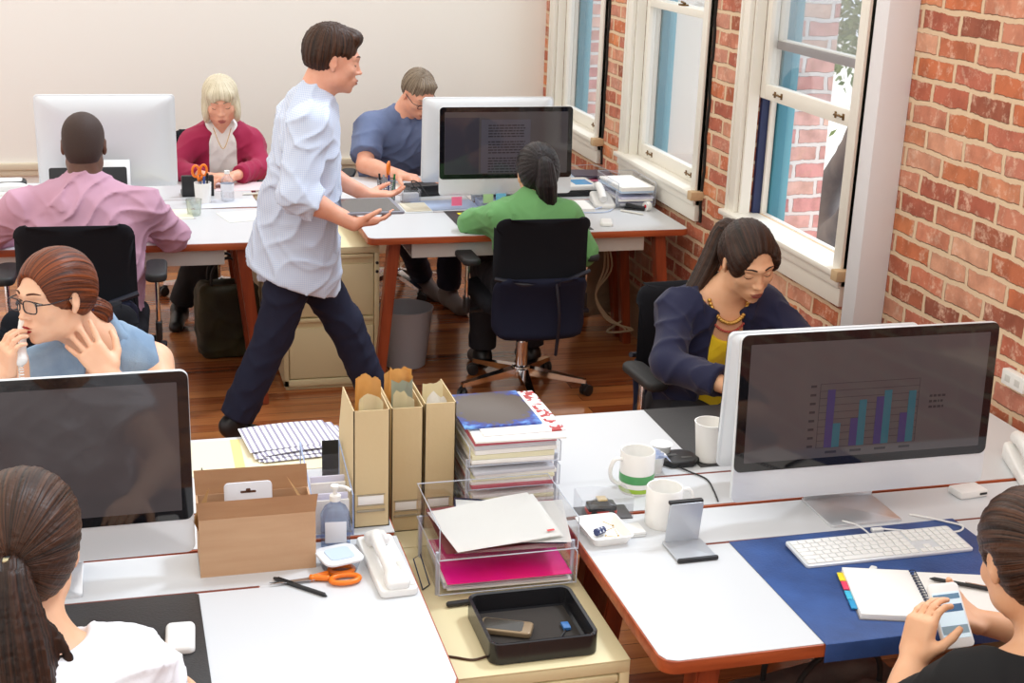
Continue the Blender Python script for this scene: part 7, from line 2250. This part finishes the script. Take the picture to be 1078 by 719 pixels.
tail('ponytail', P, [tuple(hb + A3((0, .02, .0))), tuple(hb + A3((.01, -.025, -.02))), tuple(hb + A3((.012, -.02, -.12))), tuple(hb + A3((.01, -.02, -.24))), tuple(hb + A3((.0, -.02, -.32)))], [.022, .036, .044, .036, .014], H_MID)
t = thing('mobile_phone', 'white phone held in both hands above the spiral notebook', 'phone', (1.446, 1.993, .893), 0)
M_ = Matrix.Rotation(.02, 4, 'Z') @ Matrix.Rotation(math.radians(48), 4, 'X')
bm = BM(); prism(bm, rrect(-.033, -.062, .033, .062, .010), -.004, .004, .0015); bm.transform(M_); obj('case', bm, WPL, t, 'auto')
bm = BM(); prism(bm, rrect(-.029, -.044, .029, .044, .001), .0040, .0046); bm.transform(M_); ps = obj('screen', bm, mat('phone_screen', srgb(196, 214, 222), .15, emit=srgb(196, 214, 226), es=.5), t)
for a_, b_, c_, n_ in ((.030, .040, srgb(110, 150, 180), 'title_bar'), (.006, .020, srgb(80, 120, 160), 'message_bar'), (-.036, -.02, srgb(150, 176, 190), 'message_bar')):
    bm = BM(); box(bm, (-.028, a_, .0047), (.028, b_, .0050)); bm.transform(M_); obj(n_, bm, mat('ui_%d' % int(c_[0] * 999), c_, .2), ps)
# ------------------------------------------------------------------ camera, light
ya, pi_, ro = (math.radians(a) for a in (15.8326, 18.0473, 2.0560))
f = V((math.sin(ya) * math.cos(pi_), math.cos(ya) * math.cos(pi_), -math.sin(pi_)))
r = V((math.cos(ya), -math.sin(ya), 0)); u = r.cross(f)
r2 = r * math.cos(ro) + u * math.sin(ro); u2 = -r * math.sin(ro) + u * math.cos(ro)
cam = bpy.data.cameras.new('camera'); co = bpy.data.objects.new('camera', cam); C.objects.link(co)
co.matrix_world = Matrix(((r2.x, u2.x, -f.x, 0), (r2.y, u2.y, -f.y, 0), (r2.z, u2.z, -f.z, 2.16), (0, 0, 0, 1)))
cam.sensor_width = 36; cam.lens = 36 * 1441.2 / 1078; cam.clip_start = .05
bpy.context.scene.camera = co

sun = bpy.data.lights.new('sun', 'SUN'); so = bpy.data.objects.new('sun', sun); C.objects.link(so)
sun.energy = 1.7; sun.angle = math.radians(9); sun.color = (.82, .91, 1.0)
dirn = V((-.62, -.22, -1.05)).normalized()
so.rotation_euler = dirn.to_track_quat('-Z', 'Y').to_euler()

w = bpy.data.worlds.new('world'); bpy.context.scene.world = w; w.use_nodes = True
nt = w.node_tree; N = nt.nodes.new; L = nt.links.new
bg = nt.nodes['Background']
tc = N('ShaderNodeTexCoord'); sx = N('ShaderNodeSeparateXYZ'); L(tc.outputs['Generated'], sx.inputs[0])
mr = N('ShaderNodeMapRange'); mr.inputs['From Min'].default_value = -.6; mr.inputs['From Max'].default_value = .8; L(sx.outputs['X'], mr.inputs['Value'])
mx = N('ShaderNodeMixRGB'); L(mr.outputs[0], mx.inputs[0]); mx.inputs[1].default_value = (1.0, .92, .80, 1); mx.inputs[2].default_value = (.90, .96, 1.05, 1)
L(mx.outputs[0], bg.inputs['Color']); bg.inputs['Strength'].default_value = 1.5

sc = bpy.context.scene
sc.view_settings.view_transform = 'Standard'; sc.view_settings.look = 'None'
sc.view_settings.exposure = 0.06; sc.view_settings.gamma = 1; sc.view_settings.use_curve_mapping = False
sc.cycles.max_bounces = 8; sc.cycles.transparent_max_bounces = 16
